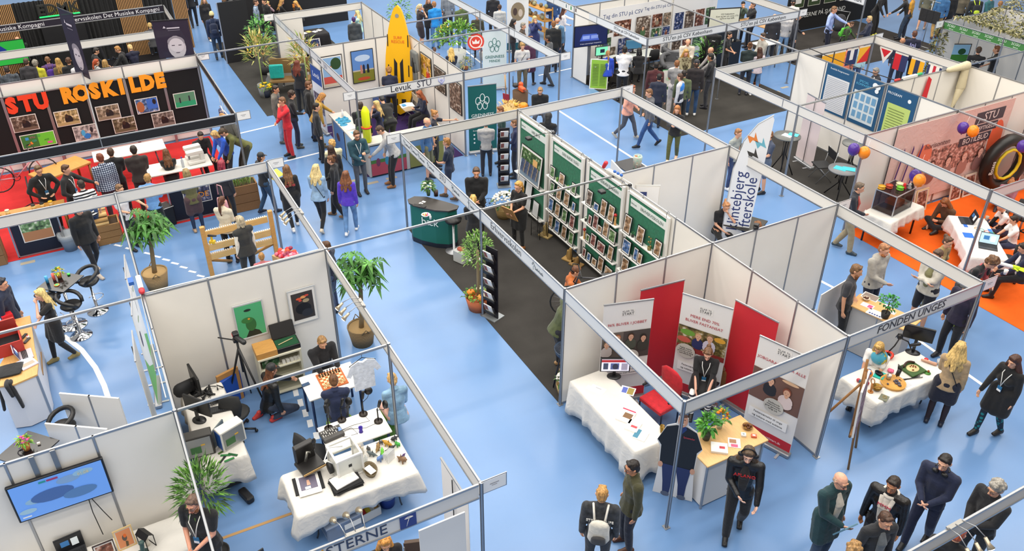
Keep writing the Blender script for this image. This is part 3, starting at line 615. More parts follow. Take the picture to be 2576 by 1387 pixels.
P('2421 861 1.72 180 S fd wavy d2b06e jacket ac9270 skirt 15172a 1d2030 blonde woman in a camel jacket and black skirt at the white display table',tt='2a1c1e',strap='1a1a1a')
P('2554 897 1.70 330 w db wavy 4a2c20 coat 121215 slim 1a7f86/print 1a1512 woman in a long black coat and turquoise patterned trousers',lan='e8e8e4')
P('1782 882 1.66 0 H kk bun 6b4a30 dress 17171a tights 2a2a3a/stripe 16161a woman with a lanyard and red badge seated behind the wooden counter',lan='f0f0ee',sl='1e1c20',skin='dca890')
P('2162 668 1.84 85 S hd short 7a5a3c tee 35353a trousers 121216 141414 bearded man in a charcoal shirt with one hand on his hip',beard='7a4f30',bl=.07,skin='cf9876',g=1.08)
P('2231 616 1.86 60 S df short b07a52 hoodie aeaaa2 trousers 1e2438 22222a man in a light grey zip hoodie smiling behind the table',beard='a8683c',skin='dca488',g=1.15)
P('2360 630 1.84 330 S cc short 5a4232 jacket c2beb4 shorts 1a1c28 8a8a84 man in a light grey jacket and dark shorts with crossed arms',sh='7c7a56',g=1.15)
P('2391 598 1.68 60 S dd bun 5a3c26 tee a08a5c trousers 5a5a46 44443a woman in a khaki shirt with her brown hair tied up',strap='22222a')
P('2168 461 1.76 85 w df short 6a5a4a jacket 20242e cargo 9a8a6c 33404a older man in a dark waistcoat and beige work trousers by the tinted box',sh='b84a40',held=('e8e6e2','white paper sheet held by the man in beige trousers','paper_sheet',(.16,.01,.22)))
P('2373 503 1.72 320 F tk wavy 8a4f24 jacket 5a3a22 trousers 18181c 2a2a2a long haired person in a brown jacket sitting cross-legged on orange carpet',f=0)
P('2512 512 1.70 290 F kk none 000000 tee e4e2e0 trousers 1c1a3a 22223a person in a white shirt over black sleeves typing at the low table',sl='17171a')
P('2545 457 1.66 0 F kf bun a8683a sweater a06a78 trousers 3a3a48 33333a woman in a dusty pink sweater resting on folded arms',skin='e2ab92')
P('2548 544 1.50 290 T kk short 2e2018 tee e6e4e2 jeans 2c3350 22222a boy in a white shirt bent forward on a swivel chair',skin='d9a283')
P('2510 655 1.85 70 L td curly 6a4a30 tee 121418 cargo 2c2c30 151517 man in black shirt and work trousers with yellow reflective stripes holding a cup',hv=1,sl='a84a50',skin='dba286')
P('2572 612 1.70 290 T kk short 2a1e18 sweater 1c2440 trousers 16161c 1c1c1c person in a navy jacket at the right edge above the orange carpet',sh='eceae8')
P('2436 706 1.78 330 S dd cap 17171c jacket 1b1430 trousers 14141a 1a1a20 person in a dark purple jacket behind the corner of the UNGES board',g=1.05)
P('2212 868 1.62 350 T kk long c29a54 tee e8e6e4 trousers 2a2a33 22222a blonde girl in a white shirt bent over behind the globe')
P('1198 423 1.82 0 S ff short 5a4434 sweater 131316 slim 17171c e8e8e8 man in a black sweater looking at his hands at the reception counter',skin='d79a78',g=1.12)
P('1190 490 1.66 180 S ff pony d0a95e hoodie 16161a slim 15151a e8e6e4 blonde girl seen from behind in a black hoodie near the olive tree')
P('1302 458 1.74 320 S ff pony d09a4c dress 141416 tights 141416 a86a34 blonde woman in a black dress and tan boots holding a brown clipboard',held=('b98a54','brown wooden clipboard held by the woman in the black dress','clipboard',(.32,.02,.42)))
P('1456 672 1.70 90 T kk short 6a4026 hoodie b5622a jeans 2c3648 222222 brown haired boy in an orange hoodie beside the bicycle handlebars')
P('1455 735 1.78 110 L kk short 4a3a2c jacket 4c5434 trousers 1a1c26 a8845c person in an olive jacket leaning over the grill')
P('1222 300 1.62 180 S ff short 5a4432 hoodie a5a4a4 trousers 20222e 26262c boy in a light grey hoodie seen from behind by the dark green banner')
P('1256 268 1.74 280 S dd short 7a4a28 tee 1c3c38 trousers 24382f 1e1e22 person in a dark green polo beside the dark green banner')
P('1291 300 1.68 270 S fd bun 7a5434 hoodie 1a2348 trousers 141a2c 222228 girl in a navy track top holding a blue folder',held=('3a9ac4','bright blue folder in the arms of the girl in the navy track top','folder',(.24,.02,.18)))
P('1121 347 1.72 250 w fd short a0703c tee 1b2742 shorts 1b2742 54412e young man in a navy shirt with a lilac figure on the back')
P('1076 296 1.78 60 S dd bald c09a78 sweater 365f8e shorts 6a6a52 33333a bald man in a blue denim shirt and cargo shorts',skin='dba184')
P('1096 278 1.70 80 S qd bun b07a40 tee 1a1c2c slim 15151a 22222a woman with a yellow strap pointing to the right',strap='e0b03a')
P('1381 284 1.75 170 T kk hood 141416 hoodie 141416 trousers 1a1a1e 1e1e22 person in a black hoodie with white lettering bent over a bench',pr=('Stay young',.09,'e8e8e8',-1))
P('1359 222 1.76 0 T ff short a07a4c jacket 17171a jeans 2a3240 222222 man in glasses and black jacket seated behind the pumpkins',gl=1)
P('897 330 1.78 20 S tf short 6a4a2c jacket 1c4350 slim 4a4f58 1c1c20 young man with glasses in a teal parka with a white lanyard',gl=1,beard='6a4a2c',lan='e8e8e8')
P('947 320 1.82 275 L rd short 4a3426 hoodie a9a8a8 trousers 141418 8a5a30 man in a grey hoodie leaning over the table with the yellow buoy',g=1.15)
P('944 254 1.64 265 S mm long d8b878 tee 1a1f3c jeans 5a7898 9a9a9a blonde girl in a navy shirt behind the yellow buoy')
P('957 240 1.80 200 B bk short 2a2a2e tee 17181c cargo 3a4030 2a2a2a man in a black shirt bending over in the booth with the purple carpet',g=1.1)
P('906 256 1.76 170 S fd short 3a2a20 jacket 17181e trousers 20222a 222222 person in black with a dark pack behind the sanitiser bottle',bp='23282a',bp2='3a5a34',bpl='black backpack with green piping on the person in the name board corner')
P('1051 230 1.68 290 T tt wavy a0522a sweater 161c38 trousers 141418 33333a woman with curly red hair reading a brochure on a chair')
P('978 170 1.70 180 L ff curly 9a6a34 tee 1a1f38 trousers 15161c 222222 person with curly brown hair and a lilac figure on a navy shirt by the paddleboard')
P('816 236 1.70 100 L rd bob b07a3c jacket b08a36 trousers 8a7a34 6a5a3c woman in a mustard yellow coat reaching to the table')
P('797 259 1.74 95 S dd short 241a14 jacket 1a1c20 trousers 16171c 1c1c20 man in a black jacket with a white sleeve stripe by the booth table')
P('706 245 1.80 285 S mf short 7a5438 jacket c8202c trousers c5202c 1e1c1e man in glasses wearing a bright red suit',gl=1)
P('735 229 1.72 90 S df curly 3a2a20 jacket 17181c trousers 1c2440 4a4a44 person with dark curly hair in a black jacket behind the man in red')
P('694 215 1.76 70 S dd short 2e2018 hoodie 6c675f jeans 8aa4c0 5a5a54 man in an open grey hoodie behind the man in red',sh='2a3048',skin='cf9270')
P('777 204 1.82 90 S dd short 6a4428 hoodie 141416 jeans 23304a 1e1e22 man with glasses in a black hoodie and dark jeans',gl=1,beard='6a4428',g=1.12)
P('747 152 1.68 150 S fd wavy 6a2c18 jacket 1a1a1e wide 141418 1e1e22 woman with curly auburn hair beside the wooden bench')
P('833 352 1.60 200 w ff curly c89a58 hoodie e0d8b0 wide c8bca8 a8a49c blond child in a cream and yellow hooded jacket')
P('830 366 1.66 200 w dd long 3a2418 cardigan 151517 slim 15151a e0e0e0 girl with long dark hair in a black top')
P('829 392 1.68 250 w df bun 6a4426 sweater 1a1a1d wide 15151a 8a6a4a girl with brown hair tied up in a black fleece')
P('794 413 1.70 160 W fd wavy dcc48a jacket 8fadc9/denim slim 141417 c9bca8 curly blonde woman in a light denim jacket walking away',strap='1a1a1a')
P('869 430 1.64 165 w dd wavy 7a4a2c hoodie 5334b8 jeans 5a80ac e0e0e0 girl with a white hairband in a bright purple hoodie')
P('718 415 1.70 190 w dd long 7a5636 coat 17171a slim 1a1c22 d8d8d8 girl with long brown hair in a black jacket with a red and white print',pr=('OD\nCOFFEE',.07,'d04a4a',-1))
P('657 384 1.66 110 w ff cap 1a1c20 hoodie 1c1e24 jeans 1e3d5c 1c2030 boy in a black cap carrying a yellow folder',held=('e8d64a','yellow tray in the hands of the capped boy','folder',(.42,.30,.015)),hr=.2)
P('816 608 1.65 250 S ff short 5a3a22 jacket 1a2036 jeans 2a3a5a 1c1c20 brown haired boy half hidden behind the long wall')
P('600 544 1.68 205 S dd bob b8a98c vest 2e2e2c trousers 2a2a28 33333a woman with grey blond hair in a black quilted vest',sl='e6ddcc',g=1.1,f=1)
P('557 494 1.66 150 S ff pony 5a3420 hoodie d8ceb8 cardigan 16161a 22222a woman in a cream hoodie with a long brown ponytail')
P('656 636 1.30 180 S ff short a87a40 sweater b86a70 trousers 2c2c34 33333a blond child with a pink top by the box of roses')
P('556 403 1.66 150 S dd bob 9a3444 jacket 1a1c26 slim 15161c 1c1c20 person with dark red hair carrying a pink bag',f=1)
P('466 425 1.64 190 S ff bob 9a8458 sweater 5c5a38 skirt 4a3438 b89878 woman with short blond hair in an olive sweater and brown skirt',tt='22304c',f=1)
P('369 437 1.68 165 w rf short a8804a hoodie 6a9ad0 cargo 17181c 1a5a50 boy in a light blue and white hoodie with green shoes')
P('300 465 1.68 40 S rf short 7a5a3c tee dcdcde trousers 1d1f2a 1c1c22 boy in a white shirt behind the aluminium post')
P('200 453 1.70 190 w fd short 33241a tee 15161a/stripe shorts 23406a 2a3a5a boy in a black and white striped shirt and blue shorts')
P('196 514 1.80 30 w dd short 3a2a1e sweater 161618 slim 15151a b8aca0 man in black with grey striped shoes in the left aisle',g=1.15)
P('94 418 1.76 15 S hh short 6a5030 jacket 17191c trousers 1a1c20 22222a young man with glasses and a yellow piped black jacket',gl=1,lan='e8e8e8')
P('165 415 1.78 60 S rh short 5a3c24 sweater 151517 trousers 17181c 22222a young man in a black sweater pointing to the bicycle handlebar',lan='e8e8e8')
P('248 386 1.80 190 S dd short 7a3a20 sweater 1f2a48/plaid trousers 3a2c34 3a3a40 man in a blue and white plaid shirt seen from behind',g=1.15)
P('333 366 1.80 180 S ff short 2a2018 hoodie 2e2624 trousers 221e20 1c1c20 person in a dark brown hoodie seen from behind',g=1.15)
P('415 375 1.62 180 T kk long 6a4426 tee 17171a trousers 1c1c22 22222a woman in a black shirt seated at the white table')
P('551 328 1.80 280 B rr short 4a3a2a jacket 5a5c2c cargo 2a2c22 22222a man in an olive jacket bending beside the sewing machine')
P('533 334 1.62 300 L kk bob c8a468 hoodie 2556c4 trousers 22242c 22222a blond child in a royal blue sweater at the sewing machine')
P('505 334 1.70 20 T kk short 2a201a hoodie 17171a trousers 1a1a20 22222a person in a black hoodie seated behind the sewing machines')
P('275 372 1.74 180 S ff short 4a3424 jacket 1a1a1d trousers 1c1c22 22222a person in black just right of the plaid shirt')
P('14 166 1.74 180 S dd short 3a2c22 jacket 3a4048/wash trousers 2a2c33 22222a person in a faded grey jacket at the left edge',g=1.2)
P('64 146 1.76 160 S dd short 4a3a2c sweater 3a383c trousers 22222a 22222a person in a dark grey sweater in the music booth')
P('87 151 1.66 160 S dd curly 8a8478 jacket c0bc32 trousers 33333a 22222a grey haired person in a yellow jacket')
P('117 142 1.68 180 S dd short 7a5434 hoodie 5c3c68 trousers 22222a 22222a person in a plum hoodie with a purple pack',bp='4a2a86',bpl='purple backpack in the music booth')
P('143 146 1.66 190 S dd long b08a4a sweater 6a5a3a trousers 22222a 22222a girl with very long blond hair in the music booth')
P('170 144 1.72 170 S dd short 5a3a26 tee 17181c trousers 22222a 22222a brown haired boy left of the black bucket hat')
P('186 147 1.68 210 S dd beanie 1a1a1d hoodie cfcdd2 trousers 22222a 22222a person in a black hat and white hoodie by the narrow banner')
P('242 148 1.62 120 S ff pony b04a22 sweater 1a1c20/vstripe trousers 22222a 22222a red haired girl in a striped top')
P('262 150 1.62 170 S ff bob b08a50 sweater 4a4434 trousers 22222a 22222a child with light brown hair beside the red haired girl')
P('290 117 1.74 265 T kk short a8783e hoodie 151518 trousers 1a1a20 22222a blond boy in a black hoodie seated sideways at the keyboards')
P('324 112 1.68 200 T kk short d8b87c hoodie 1b1d33/speckle trousers 1c1c22 22222a boy with bleached hair in a speckled navy hoodie')
P('244 120 1.74 100 T kk short 2a2420 hoodie 151517 trousers 1a1a20 22222a person in a black hoodie left of the bleached hair boy')
P('258 56 1.68 30 T kl long 9a6a34 jacket 24242a trousers 1a1a20 22222a long haired guitarist in a dark jacket')
P('236 56 1.76 30 T kk short c89870 sweater 151518 trousers 1a1a20 22222a man with cropped hair playing an acoustic guitar')
P('331 44 1.72 330 T uk short 2a1e18 hoodie 151517 trousers 1a1a20 22222a person in a black hoodie with one hand on the head')
P('375 57 1.70 180 T kk short b89a5c sweater 3a3a3c trousers 22222a 22222a blond person beside the dark portrait banner')
P('62 50 1.76 180 S kk short b08860 sweater 1c2240 trousers 1c2240 22222a person in navy in front of the wooden slats')
P('9 87 1.72 20 T kk short 2a201a hoodie 151518 trousers 1a1a20 22222a person in black with white mark at the far left edge')
P('40 92 1.72 200 T kk none 000000 hoodie 1f2a24 trousers 1a1a20 22222a person in dark green bent down under the fascia lettering')
P('531 29 1.78 178 w dd beanie d8cc94 jacket 1d2c4c jeans 1c3550 1c1c20 person in a pale yellow beanie walking up the aisle',bp='1c2742',bp2='23304e',bpl='navy backpack with a round red badge',uh='short')
P('512 -6 1.70 15 w dd wavy 9a7a50 jacket 1c1c20 wide 151518 d8d4cc woman in black with a tote bag at the top of the aisle')
P('562 -8 1.76 180 S dd short 7a5a40 hoodie 8a8a8a wide c4b49c b8a890 person in a grey hoodie and beige trousers at the top')
P('577 2 1.74 290 w dd hood 17171a hoodie 17171a slim 141416 e8e8e8 person with a black hood up and white shoes')
P('470 -42 1.80 180 w dd short 3a2a20 jacket 1a1a20 trousers 1a1c24 16161a person in dark trousers cut by the top edge')
P('445 -35 1.78 180 w dd short 3a2a20 jacket 2a2c38 trousers 1c1e28 16161a second person in dark trousers cut by the top edge')
P('644 -2 1.78 80 S dd short 5a4030 sweater 3a5a7a/plaid trousers 22222a 22222a person in a plaid shirt behind the leafy bush')
P('662 -4 1.72 300 S dd short 3a2a1c sweater 151518 trousers 22222a 22222a person in black between the plaid shirt and the pink top')
P('674 3 1.62 60 T mm pony dcb97c sweater c4a4b0 trousers 33333a 22222a blonde girl in a pale pink top with hands at her mouth')
P('711 -2 1.66 100 T kk long b88a4e hoodie 151518 trousers 22222a 22222a blonde girl in black, the left of two at the guitar booth')
P('740 3 1.62 280 T kk long d29a52 sweater 1a1a1e trousers 22222a 22222a strawberry blonde girl in black, the right of two at the guitar booth')
P('889 42 1.62 180 S dd short 4a2a6a coat 3a3f44 trousers 22222a 22222a child with dyed purple hair in a grey coat')
P('897 26 1.60 250 S mf wavy d2c68a hoodie b8dccc trousers 33333a 22222a child with blond hair in a mint green top')
P('1058 10 1.74 100 S mm pony d2bc90 dress 2a2024 skirt 2a2024 1c1c20 woman with a blond ponytail in a black sleeveless dress',g=1.15)
P('1078 -6 1.68 20 S tt long b07850 cardigan 17171a wide 15151a 22222a woman in black facing the blond ponytail')
P('1091 3 1.80 195 S fd short 9a6a40 jacket 1a86d2 jeans 4a74a6 2a2a30 man in a bright blue jacket beside the flower bed')
P('1125 -22 1.78 180 S dd short 2a2018 sweater 26282a/plaid trousers 1c1e28 22222a person in a dark checked shirt at the top')
P('1158 6 1.80 200 S dd none 000000 jacket 4c5c34 jeans 6a86a8 22222a person in a green jacket behind the thin rail')
P('1112 28 1.50 20 T kk short 5a3a26 tee 2a2c33 trousers 22222a 22222a small dark haired child behind the green leaves')
P('1200 35 1.60 350 w dd short 5a4230 jacket 3c3c2c slim 16161c 22222a person carrying a flower patterned pack')
P('1257 11 1.62 180 S dd short 4a3222 hoodie bcbcba trousers 2a2c38 22222a boy in a pale grey hoodie by the round portrait banner')
P('1240 -18 1.76 180 S dd short 3a2a20 jacket 1a1a20 trousers 1a1a20 22222a person in black left of the round portrait banner')
P('1135 120 1.64 180 T kk long d8b060 sweater 1a1f34 jeans 2a3448 22222a blonde girl in navy seated by the wire stand')
P('1093 119 1.30 180 T kk short 5a3a28 tee 8a5a5a trousers 33333a 22222a small child whose head shows above the booth wall')
P('1294 48 1.62 80 S ff hijab 1e1614 jacket 241c20 trousers 22222a 22222a woman with long black hair covering her shoulders')
P('1318 57 1.72 80 S tf short 8a8478 vest 3a2c20 trousers 2a2a33 22222a grey haired person in a brown sleeved waistcoat',sl='8a5c30')
P('1346 41 1.68 20 S mm long d8c084 cardigan 2a3468 jeans 5a7494 22222a blonde woman in a navy cardigan holding food')
P('1393 52 1.82 180 S dd short 8a5a30 hoodie 17181a trousers 1c1c22 22222a man in a black hoodie with a red arm band',g=1.15)
P('1403 43 1.78 170 S dd bald b07858 jacket 5a82a4/denim jeans 33405a 22222a bald man in a denim jacket with a pale hood',hd='d0ccc4')
P('1421 18 1.70 100 S rf long 4a261a sweater e4dcda slim 15151a 22222a woman with long dark red hair in a white sweater')
P('1393 -22 1.76 180 S dd short 4a3828 sweater 2c4a78 jeans 2a4a84 8a7a5a person in blue at the top edge by the shelves')
P('1377 89 1.76 250 w dd short 17110e sweater 4a4c50 trousers 33353c 1a1a1e dark haired boy in a charcoal sweater with a plant in hand',skin='9a6848')
P('1315 108 1.72 10 S dd curly b08a50 tee c8c6c4 trousers 5c5444 33333a blond young man in a white shirt with dark harness straps',strap='1c1c1e')
P('1334 96 1.66 150 w dd none 000000 coat 4a2440 slim 15151a 4a4a50 person in a plum coat behind the straps')
P('1529 127 1.62 190 T kd pony a87a4a sweater 2348c0 trousers 17171c b8aca0 girl with a long ponytail in a cobalt blue top at the computer')
P('1572 116 1.80 185 S cc short 1c1410 tee e6e4e4 trousers 15161c 22222a man in a white shirt standing between the computer desks',g=1.12,skin='b88462')
P('1608 121 1.66 190 T kk bob 0f0e12 hoodie 17171b trousers 17171c 22222a person with black hair and beige hood at the second computer',f=1)
P('1732 98 1.72 10 S ff none 000000 jacket d8ccbc trousers 3a3a44 22222a person in a cream jacket with a black strap',strap='1a1a1a',g=1.1)
P('1727 125 1.72 15 S lk wavy c8964e cardigan 5a4c38/camo slim 15151a 22222a smiling blonde woman with sunglasses on her head',skin='d79a80')
P('1785 119 1.76 290 T kk bald a87050 sweater 9a9696 trousers 4a4a50 22222a bald man in a grey sweater sitting at the right of the group')
P('1652 155 1.76 180 S dd short 16100e sweater 4a1e22 jeans 1e2a48 22222a dark haired boy in a maroon sweater',skin='9a6a4c')
P('1660 185 1.68 175 S dd short 16100e hoodie 20263a trousers 1a1e2c 22222a dark haired boy in a navy hoodie by the green poster')
P('1704 151 1.74 180 S fd short 8a5a34 tee 8e8e90 wide d4d0d2 d8d8d8 person in a grey shirt and white trousers')
P('1710 185 1.66 250 S dd short 4a3020 sweater c8c8cc trousers 1a1e2c 22222a boy in a blue, white and navy striped hoodie',band=((.33,.42,'1f7ad0'),(.03,.14,'22283a')))
P('1722 176 1.70 180 S dd short 241a16 sweater 5a6444 trousers 2a2c30 22222a boy in an olive sweater behind the striped hoodie',gl=1)
P('1754 150 1.78 180 S dd cap 1c1e26 hoodie 241e20 jeans 26466e e8e8e8 boy in a dark cap, dark hoodie and blue jeans',uh='short')
P('1787 134 1.78 260 S fd short 14100f hoodie 1c1c20 jeans 2c2e36 22222a dark haired boy in a black hoodie and washed jeans',skin='a87858')
P('1594 214 1.70 75 W fp short 9a5434 sweater e0a08c trousers 484c58 a8a49c short haired person in a salmon pink sweater walking',g=1.3)
P('1631 224 1.80 285 W dp short 7a5434 hoodie 55565c jeans 1f4478 15151a man in a grey hoodie and blue jeans walking left',g=1.05)
P('1704 267 1.66 350 w tt long b0703c jacket 1c1a1c trousers 54562c e8c0a0 woman with red blond hair looking at her phone')
P('1838 80 1.68 70 S ff bun 241a16 tee 15161a trousers 17171c 22222a woman in black working at the coffee stand')
P('1800 66 1.76 180 S ff none 000000 hoodie 15161a trousers 17171c 22222a person in black with a bird print on the back',pr=('~',.2,'d8d8d8',-1))
P('1888 106 1.76 185 S ff bun 6a4426 sweater 1c2a2a jeans 22283a 33333a person in a dark green sweater at the snack table',f=0)
P('1912 119 1.60 200 S ff long 4a2c1e sweater c8bcc4 jeans 5a86b8 e0e0e0 girl with dark brown hair in a pale top and light jeans')
P('1919 83 1.80 300 S ff short 4a3a30 sweater aaa69e trousers 1c1e26 8a4a24 man with cropped hair in a light grey sweater',g=1.12)
P('1871 4 1.64 20 S mm short 17110f sweater 4a5a4c trousers 22222a 22222a dark haired girl eating at the top',f=1,skin='d8a078')
P('1894 4 1.78 290 S md short 6a5040 jacket 17181c slim 1c1c24 22222a person in a black jacket with hand at the mouth')
P('1997 -2 1.74 190 S dd cap 1c1c20 tee e0dcd8 trousers 22222a 22222a person in a black cap at the tall counter')
P('1984 30 1.72 180 S dd none 000000 hoodie c8c6c6 jeans 8aaccc d8d8d8 person in pale jeans behind the STUen board')
P('1950 34 1.76 180 S dd none 000000 jacket 22222a trousers 22242c 22222a person in dark trousers behind the STUen board')
P('2012 34 1.74 100 S fd none 000000 jacket 1a1c28 trousers 16171e 22222a person in navy right of the pale jeans')
P('2102 16 1.86 75 S rh short 8a6444 sweater 9fb2e4 trousers 15182c 22222a man in a light blue shirt reaching out his arm',lan='22264a',skin='d89a78')
P('2147 55 1.50 90 T kd short 5a3a24 sweater 3a4a2c trousers 2a2c30 22222a boy with a bright green pack by the pushchair',bp='5ac23a',bpl='bright green backpack on the boy by the pushchair')
P('2187 40 1.68 280 S ff short d8b880 hoodie 20263c trousers 22222a 22222a woman with cropped blond hair in a navy hoodie',f=1)
P('2268 -14 1.80 270 L rf short 3a2a20 sweater 1c1c1e jeans 23344a 22222a man in a black sweater leaning left at the top')
P('2296 -16 1.74 260 S dd none 000000 tee c8902a jeans 1c2438 e0e0e0 person in a mustard shirt at the top edge')
P('2236 -14 1.76 60 L kk none 000000 jacket 1a1a1e wide 151518 d8d44a person in wide black trousers with yellow soled shoes')
P('2378 -20 1.80 190 w dd short 3a2a20 jacket 3a6a9a/denim trousers b08c54 4a2a24 man in a blue jacket and khaki trousers')
P('2398 -24 1.78 190 S dd short 2a2020 coat 17171b trousers 17171b 22222a person in a long black coat at the top')
P('2345 -36 1.76 170 w dd short 3a2a20 sweater 6a6a5a shorts 6c6650 c8b0a0 person in olive shorts at the top edge')
P('2430 -26 1.72 180 S dd short 3a2a20 jacket 6a6252 trousers 2a2622 22222a person in a taupe jacket at the top edge')
P('2461 -16 1.72 200 S dd short 2a2a2a jacket 23272a trousers 1c1e22 22222a person in grey with a neon striped pack',bp='22262a',bp2='c8e03a',bpl='dark backpack with neon yellow stripe')
P('2500 -14 1.72 60 S ff none 000000 sweater 2f6a70 trousers 22242c 22222a person in a teal knitted sweater')
P('2519 2 1.72 180 S dd short 9a6c40 jacket 3a3226 trousers 22242c 22222a brown haired person behind the far booth wall')
P('2273 94 1.74 180 S dd bald a87858 sweater 23263a trousers 181b30 22222a bald person behind the right row of signal flags',skin='b07a58')
P('2303 77 1.76 190 S dd short 5a3424 tee 1a1c34 trousers 151828 22222a person in a navy shirt with lilac marks behind the flags',pr=("Ini",.2,'b8b4ec',-1))
P('2201 171 1.74 290 T kk short 8a8680 jacket 1c1e28 trousers 1c1e28 22222a grey haired man in a dark suit jacket',sh='e8e8e8')
P('2168 108 1.62 10 S dd none 000000 hoodie a4c4cc jeans 33486c 22222a person in a pale blue hoodie behind the flags')
P('2140 112 1.60 20 S dd none 000000 sweater d8785c trousers 3a3a40 22222a person in a coral top behind the yellow flag')
P('2465 117 1.78 185 S ff short 4a3424 tee 151518 trousers 1c1e22 22222a man in a black shirt seen from behind, left of two',pr=('2CGU',.11,'d8dcd8',-1))
P('2508 115 1.76 265 S rf short 7a4a28 tee 151518 trousers 1c1e22 22222a man in a black shirt facing left, right of two')
P('94 730 1.66 280 w mf long dcc07c dress 131315 slim 131315 8a7a4a woman with very long blond hair at the curved counter',skin='dfae96')
P('2 700 1.80 60 S dd short 2a2a33 jacket 17223c jeans 1c2a4a 22222a person in navy cut by the left edge')
P('478 1255 1.80 320 S ff short 6a5244 tee 141417 trousers 1a1a1e 1c1c20 bearded man in glasses and a black shirt with a white lanyard',gl=1,beard='7a4a2c',lan='eae6dc',g=1.25,skin='dc9c80')
P('812 853 1.74 20 T kk short 9a7446 sweater 15151a trousers 1a1c28 22222a man in a black sweater leaning over the chess board',g=1.15)
P('685 916 1.72 110 K rd cap 17171a jacket 1a1a1b/leather jeans 2a3448 c8403a person in a black cap kneeling in a leather jacket',uh='long',uc='6a4026',f=0)
P('837 942 1.62 180 T kk short 6a4628 jacket 1c2748 trousers 16161a 22222a brown haired boy in a navy puffer jacket playing chess')
P('983 938 1.70 195 T ff bun cba468 jacket 7fa2bd/denim jeans d8a898 33333a blonde woman in a denim jacket on a green pouf')
P('968 1355 1.68 10 S ff long d29040 jacket 1c1a1e trousers 1c1c22 22222a blonde woman cut by the bottom edge under the big fascia')
P('1831 511 1.70 30 T mf bun c48a5c tee 131316 slim 131316 22222a woman in black with pink tinted hair in a bun')
P('1903 557 1.40 270 T kk short 8a5a34 sweater 8ab0d0 jeans 33405c 22222a brown haired child in a light blue top behind the low wall')
P('1935 330 1.72 300 S fd short 8a5c38 tee 3c465c shorts 54627a 1a1a1e young man in a slate blue shirt and shorts',strap='17171a')
P('1861 325 1.70 60 S dd short 9a6c44 tee 9aa09c jeans 2a3c64 e0e0e0 person in a grey green shirt behind the feather flag')
# ---------------- shared prop builders ----------------
def px(pts,z):return[at(u,v,z)for u,v in pts]
def legs4(t,L,W,h,r,m,inset=.05,name='leg'):
    for sx in(-1,1):
        for sy in(-1,1):M().mt(m).cyl(sx*(L/2-inset),sy*(W/2-inset),0,h,r,10).build(name,t)
def table(x,y,L,W,rz,h,label,top='e9e6e1',leg='22355c',th=.03,r=.022,wood='',cat='table'):
    t=thing('table',label,cat,(x,y,0),rz);Q_(top,.4,kind=wood).box(0,0,h-th/2,L,W,th,bev=.01).build('tabletop',t);legs4(t,L,W,h-th,r,mat(leg,.4,.3));return t
def folding(x,y,L,W,rz,h,label):
    t=thing('folding_table',label,'table',(x,y,0),rz);Q_('d8d4cc',.5).box(0,0,h-.02,L,W,.035,bev=.01).build('tabletop',t)
    for s in(-1,1):
        for q in(-1,1):Q_('55575c',.4,.6).tube([(s*(L/2-.28),q*(W/2-.1),h-.04),(s*(L/2-.22),q*(W/2-.1),.1),(s*(L/2-.2),q*(W/2-.12),.012)],.014,8).build('leg',t)
        Q_('55575c',.4,.6).tube([(s*(L/2-.24),-W/2+.1,.3),(s*(L/2-.24),W/2-.1,.3)],.012,6).build('brace',t)
    return t
def cloth(x,y,L,W,rz,h,drop,label,col='dbd7d0',seed=1,cat='tablecloth',group=None,sag=1.0):
    rnd=random.Random(seed);n=112;per=[];r=.03;L+=.02;W+=.02
    tot=2*(L+W);pts=[]
    for k in range(n):
        s=tot*k/n
        if s<L:p=(-L/2+s,-W/2);nn=(0,-1)
        elif s<L+W:p=(L/2,-W/2+s-L);nn=(1,0)
        elif s<2*L+W:p=(L/2-(s-L-W),W/2);nn=(0,1)
        else:p=(-L/2,W/2-(s-2*L-W));nn=(-1,0)
        dc=min(abs(abs(p[0])-L/2)+abs(abs(p[1])-W/2),.35)/.35
        cx_=p[0]/(L/2);cy_=p[1]/(W/2);dg=V((cx_*(abs(cx_)>.9),cy_*(abs(cy_)>.9)));dg=dg.normalized()if dg.length else V(nn)
        o=V(nn)*dc+dg*(1-dc);pts.append((p,o.normalized(),1-dc))
    ph=[rnd.uniform(0,6)for _ in range(3)];vs=[];rings=[(-.06,.004,0),(-.01,.004,0),(.01,-.008,0)]+[(.015,-drop*q,q)for q in(.15,.35,.6,.8,1)]
    for off,dz,q in rings:
        for k,(p,o,c)in enumerate(pts):
            a=2*pi*k/n;w_=q*(.028*sin(14*a+ph[0])+.018*sin(23*a+ph[1])+.02*c*sag)
            z=h+dz*(1+.16*c*q*sag);e=off+max(w_,-.008)+.06*c*q
            if off<0:vs.append((p[0]*(1+off/L*2),p[1]*(1+off/W*2),z))
            else:vs.append((p[0]+o.x*e,p[1]+o.y*e,z))
    m=Q_(col,.8,kind='tablecloth');R=len(rings)
    m.add(vs,[(i*n+k,(i+1)*n+k,(i+1)*n+(k+1)%n,i*n+(k+1)%n)for i in range(R-1)for k in range(n)]+[tuple(range(n))],True)
    o=m.build('tablecloth',None,(x,y,0),rz);sd=o.modifiers.new('s','SOLIDIFY');sd.thickness=.004;sd.offset=-1;USED.add(label);return tag(o,label,cat,group)
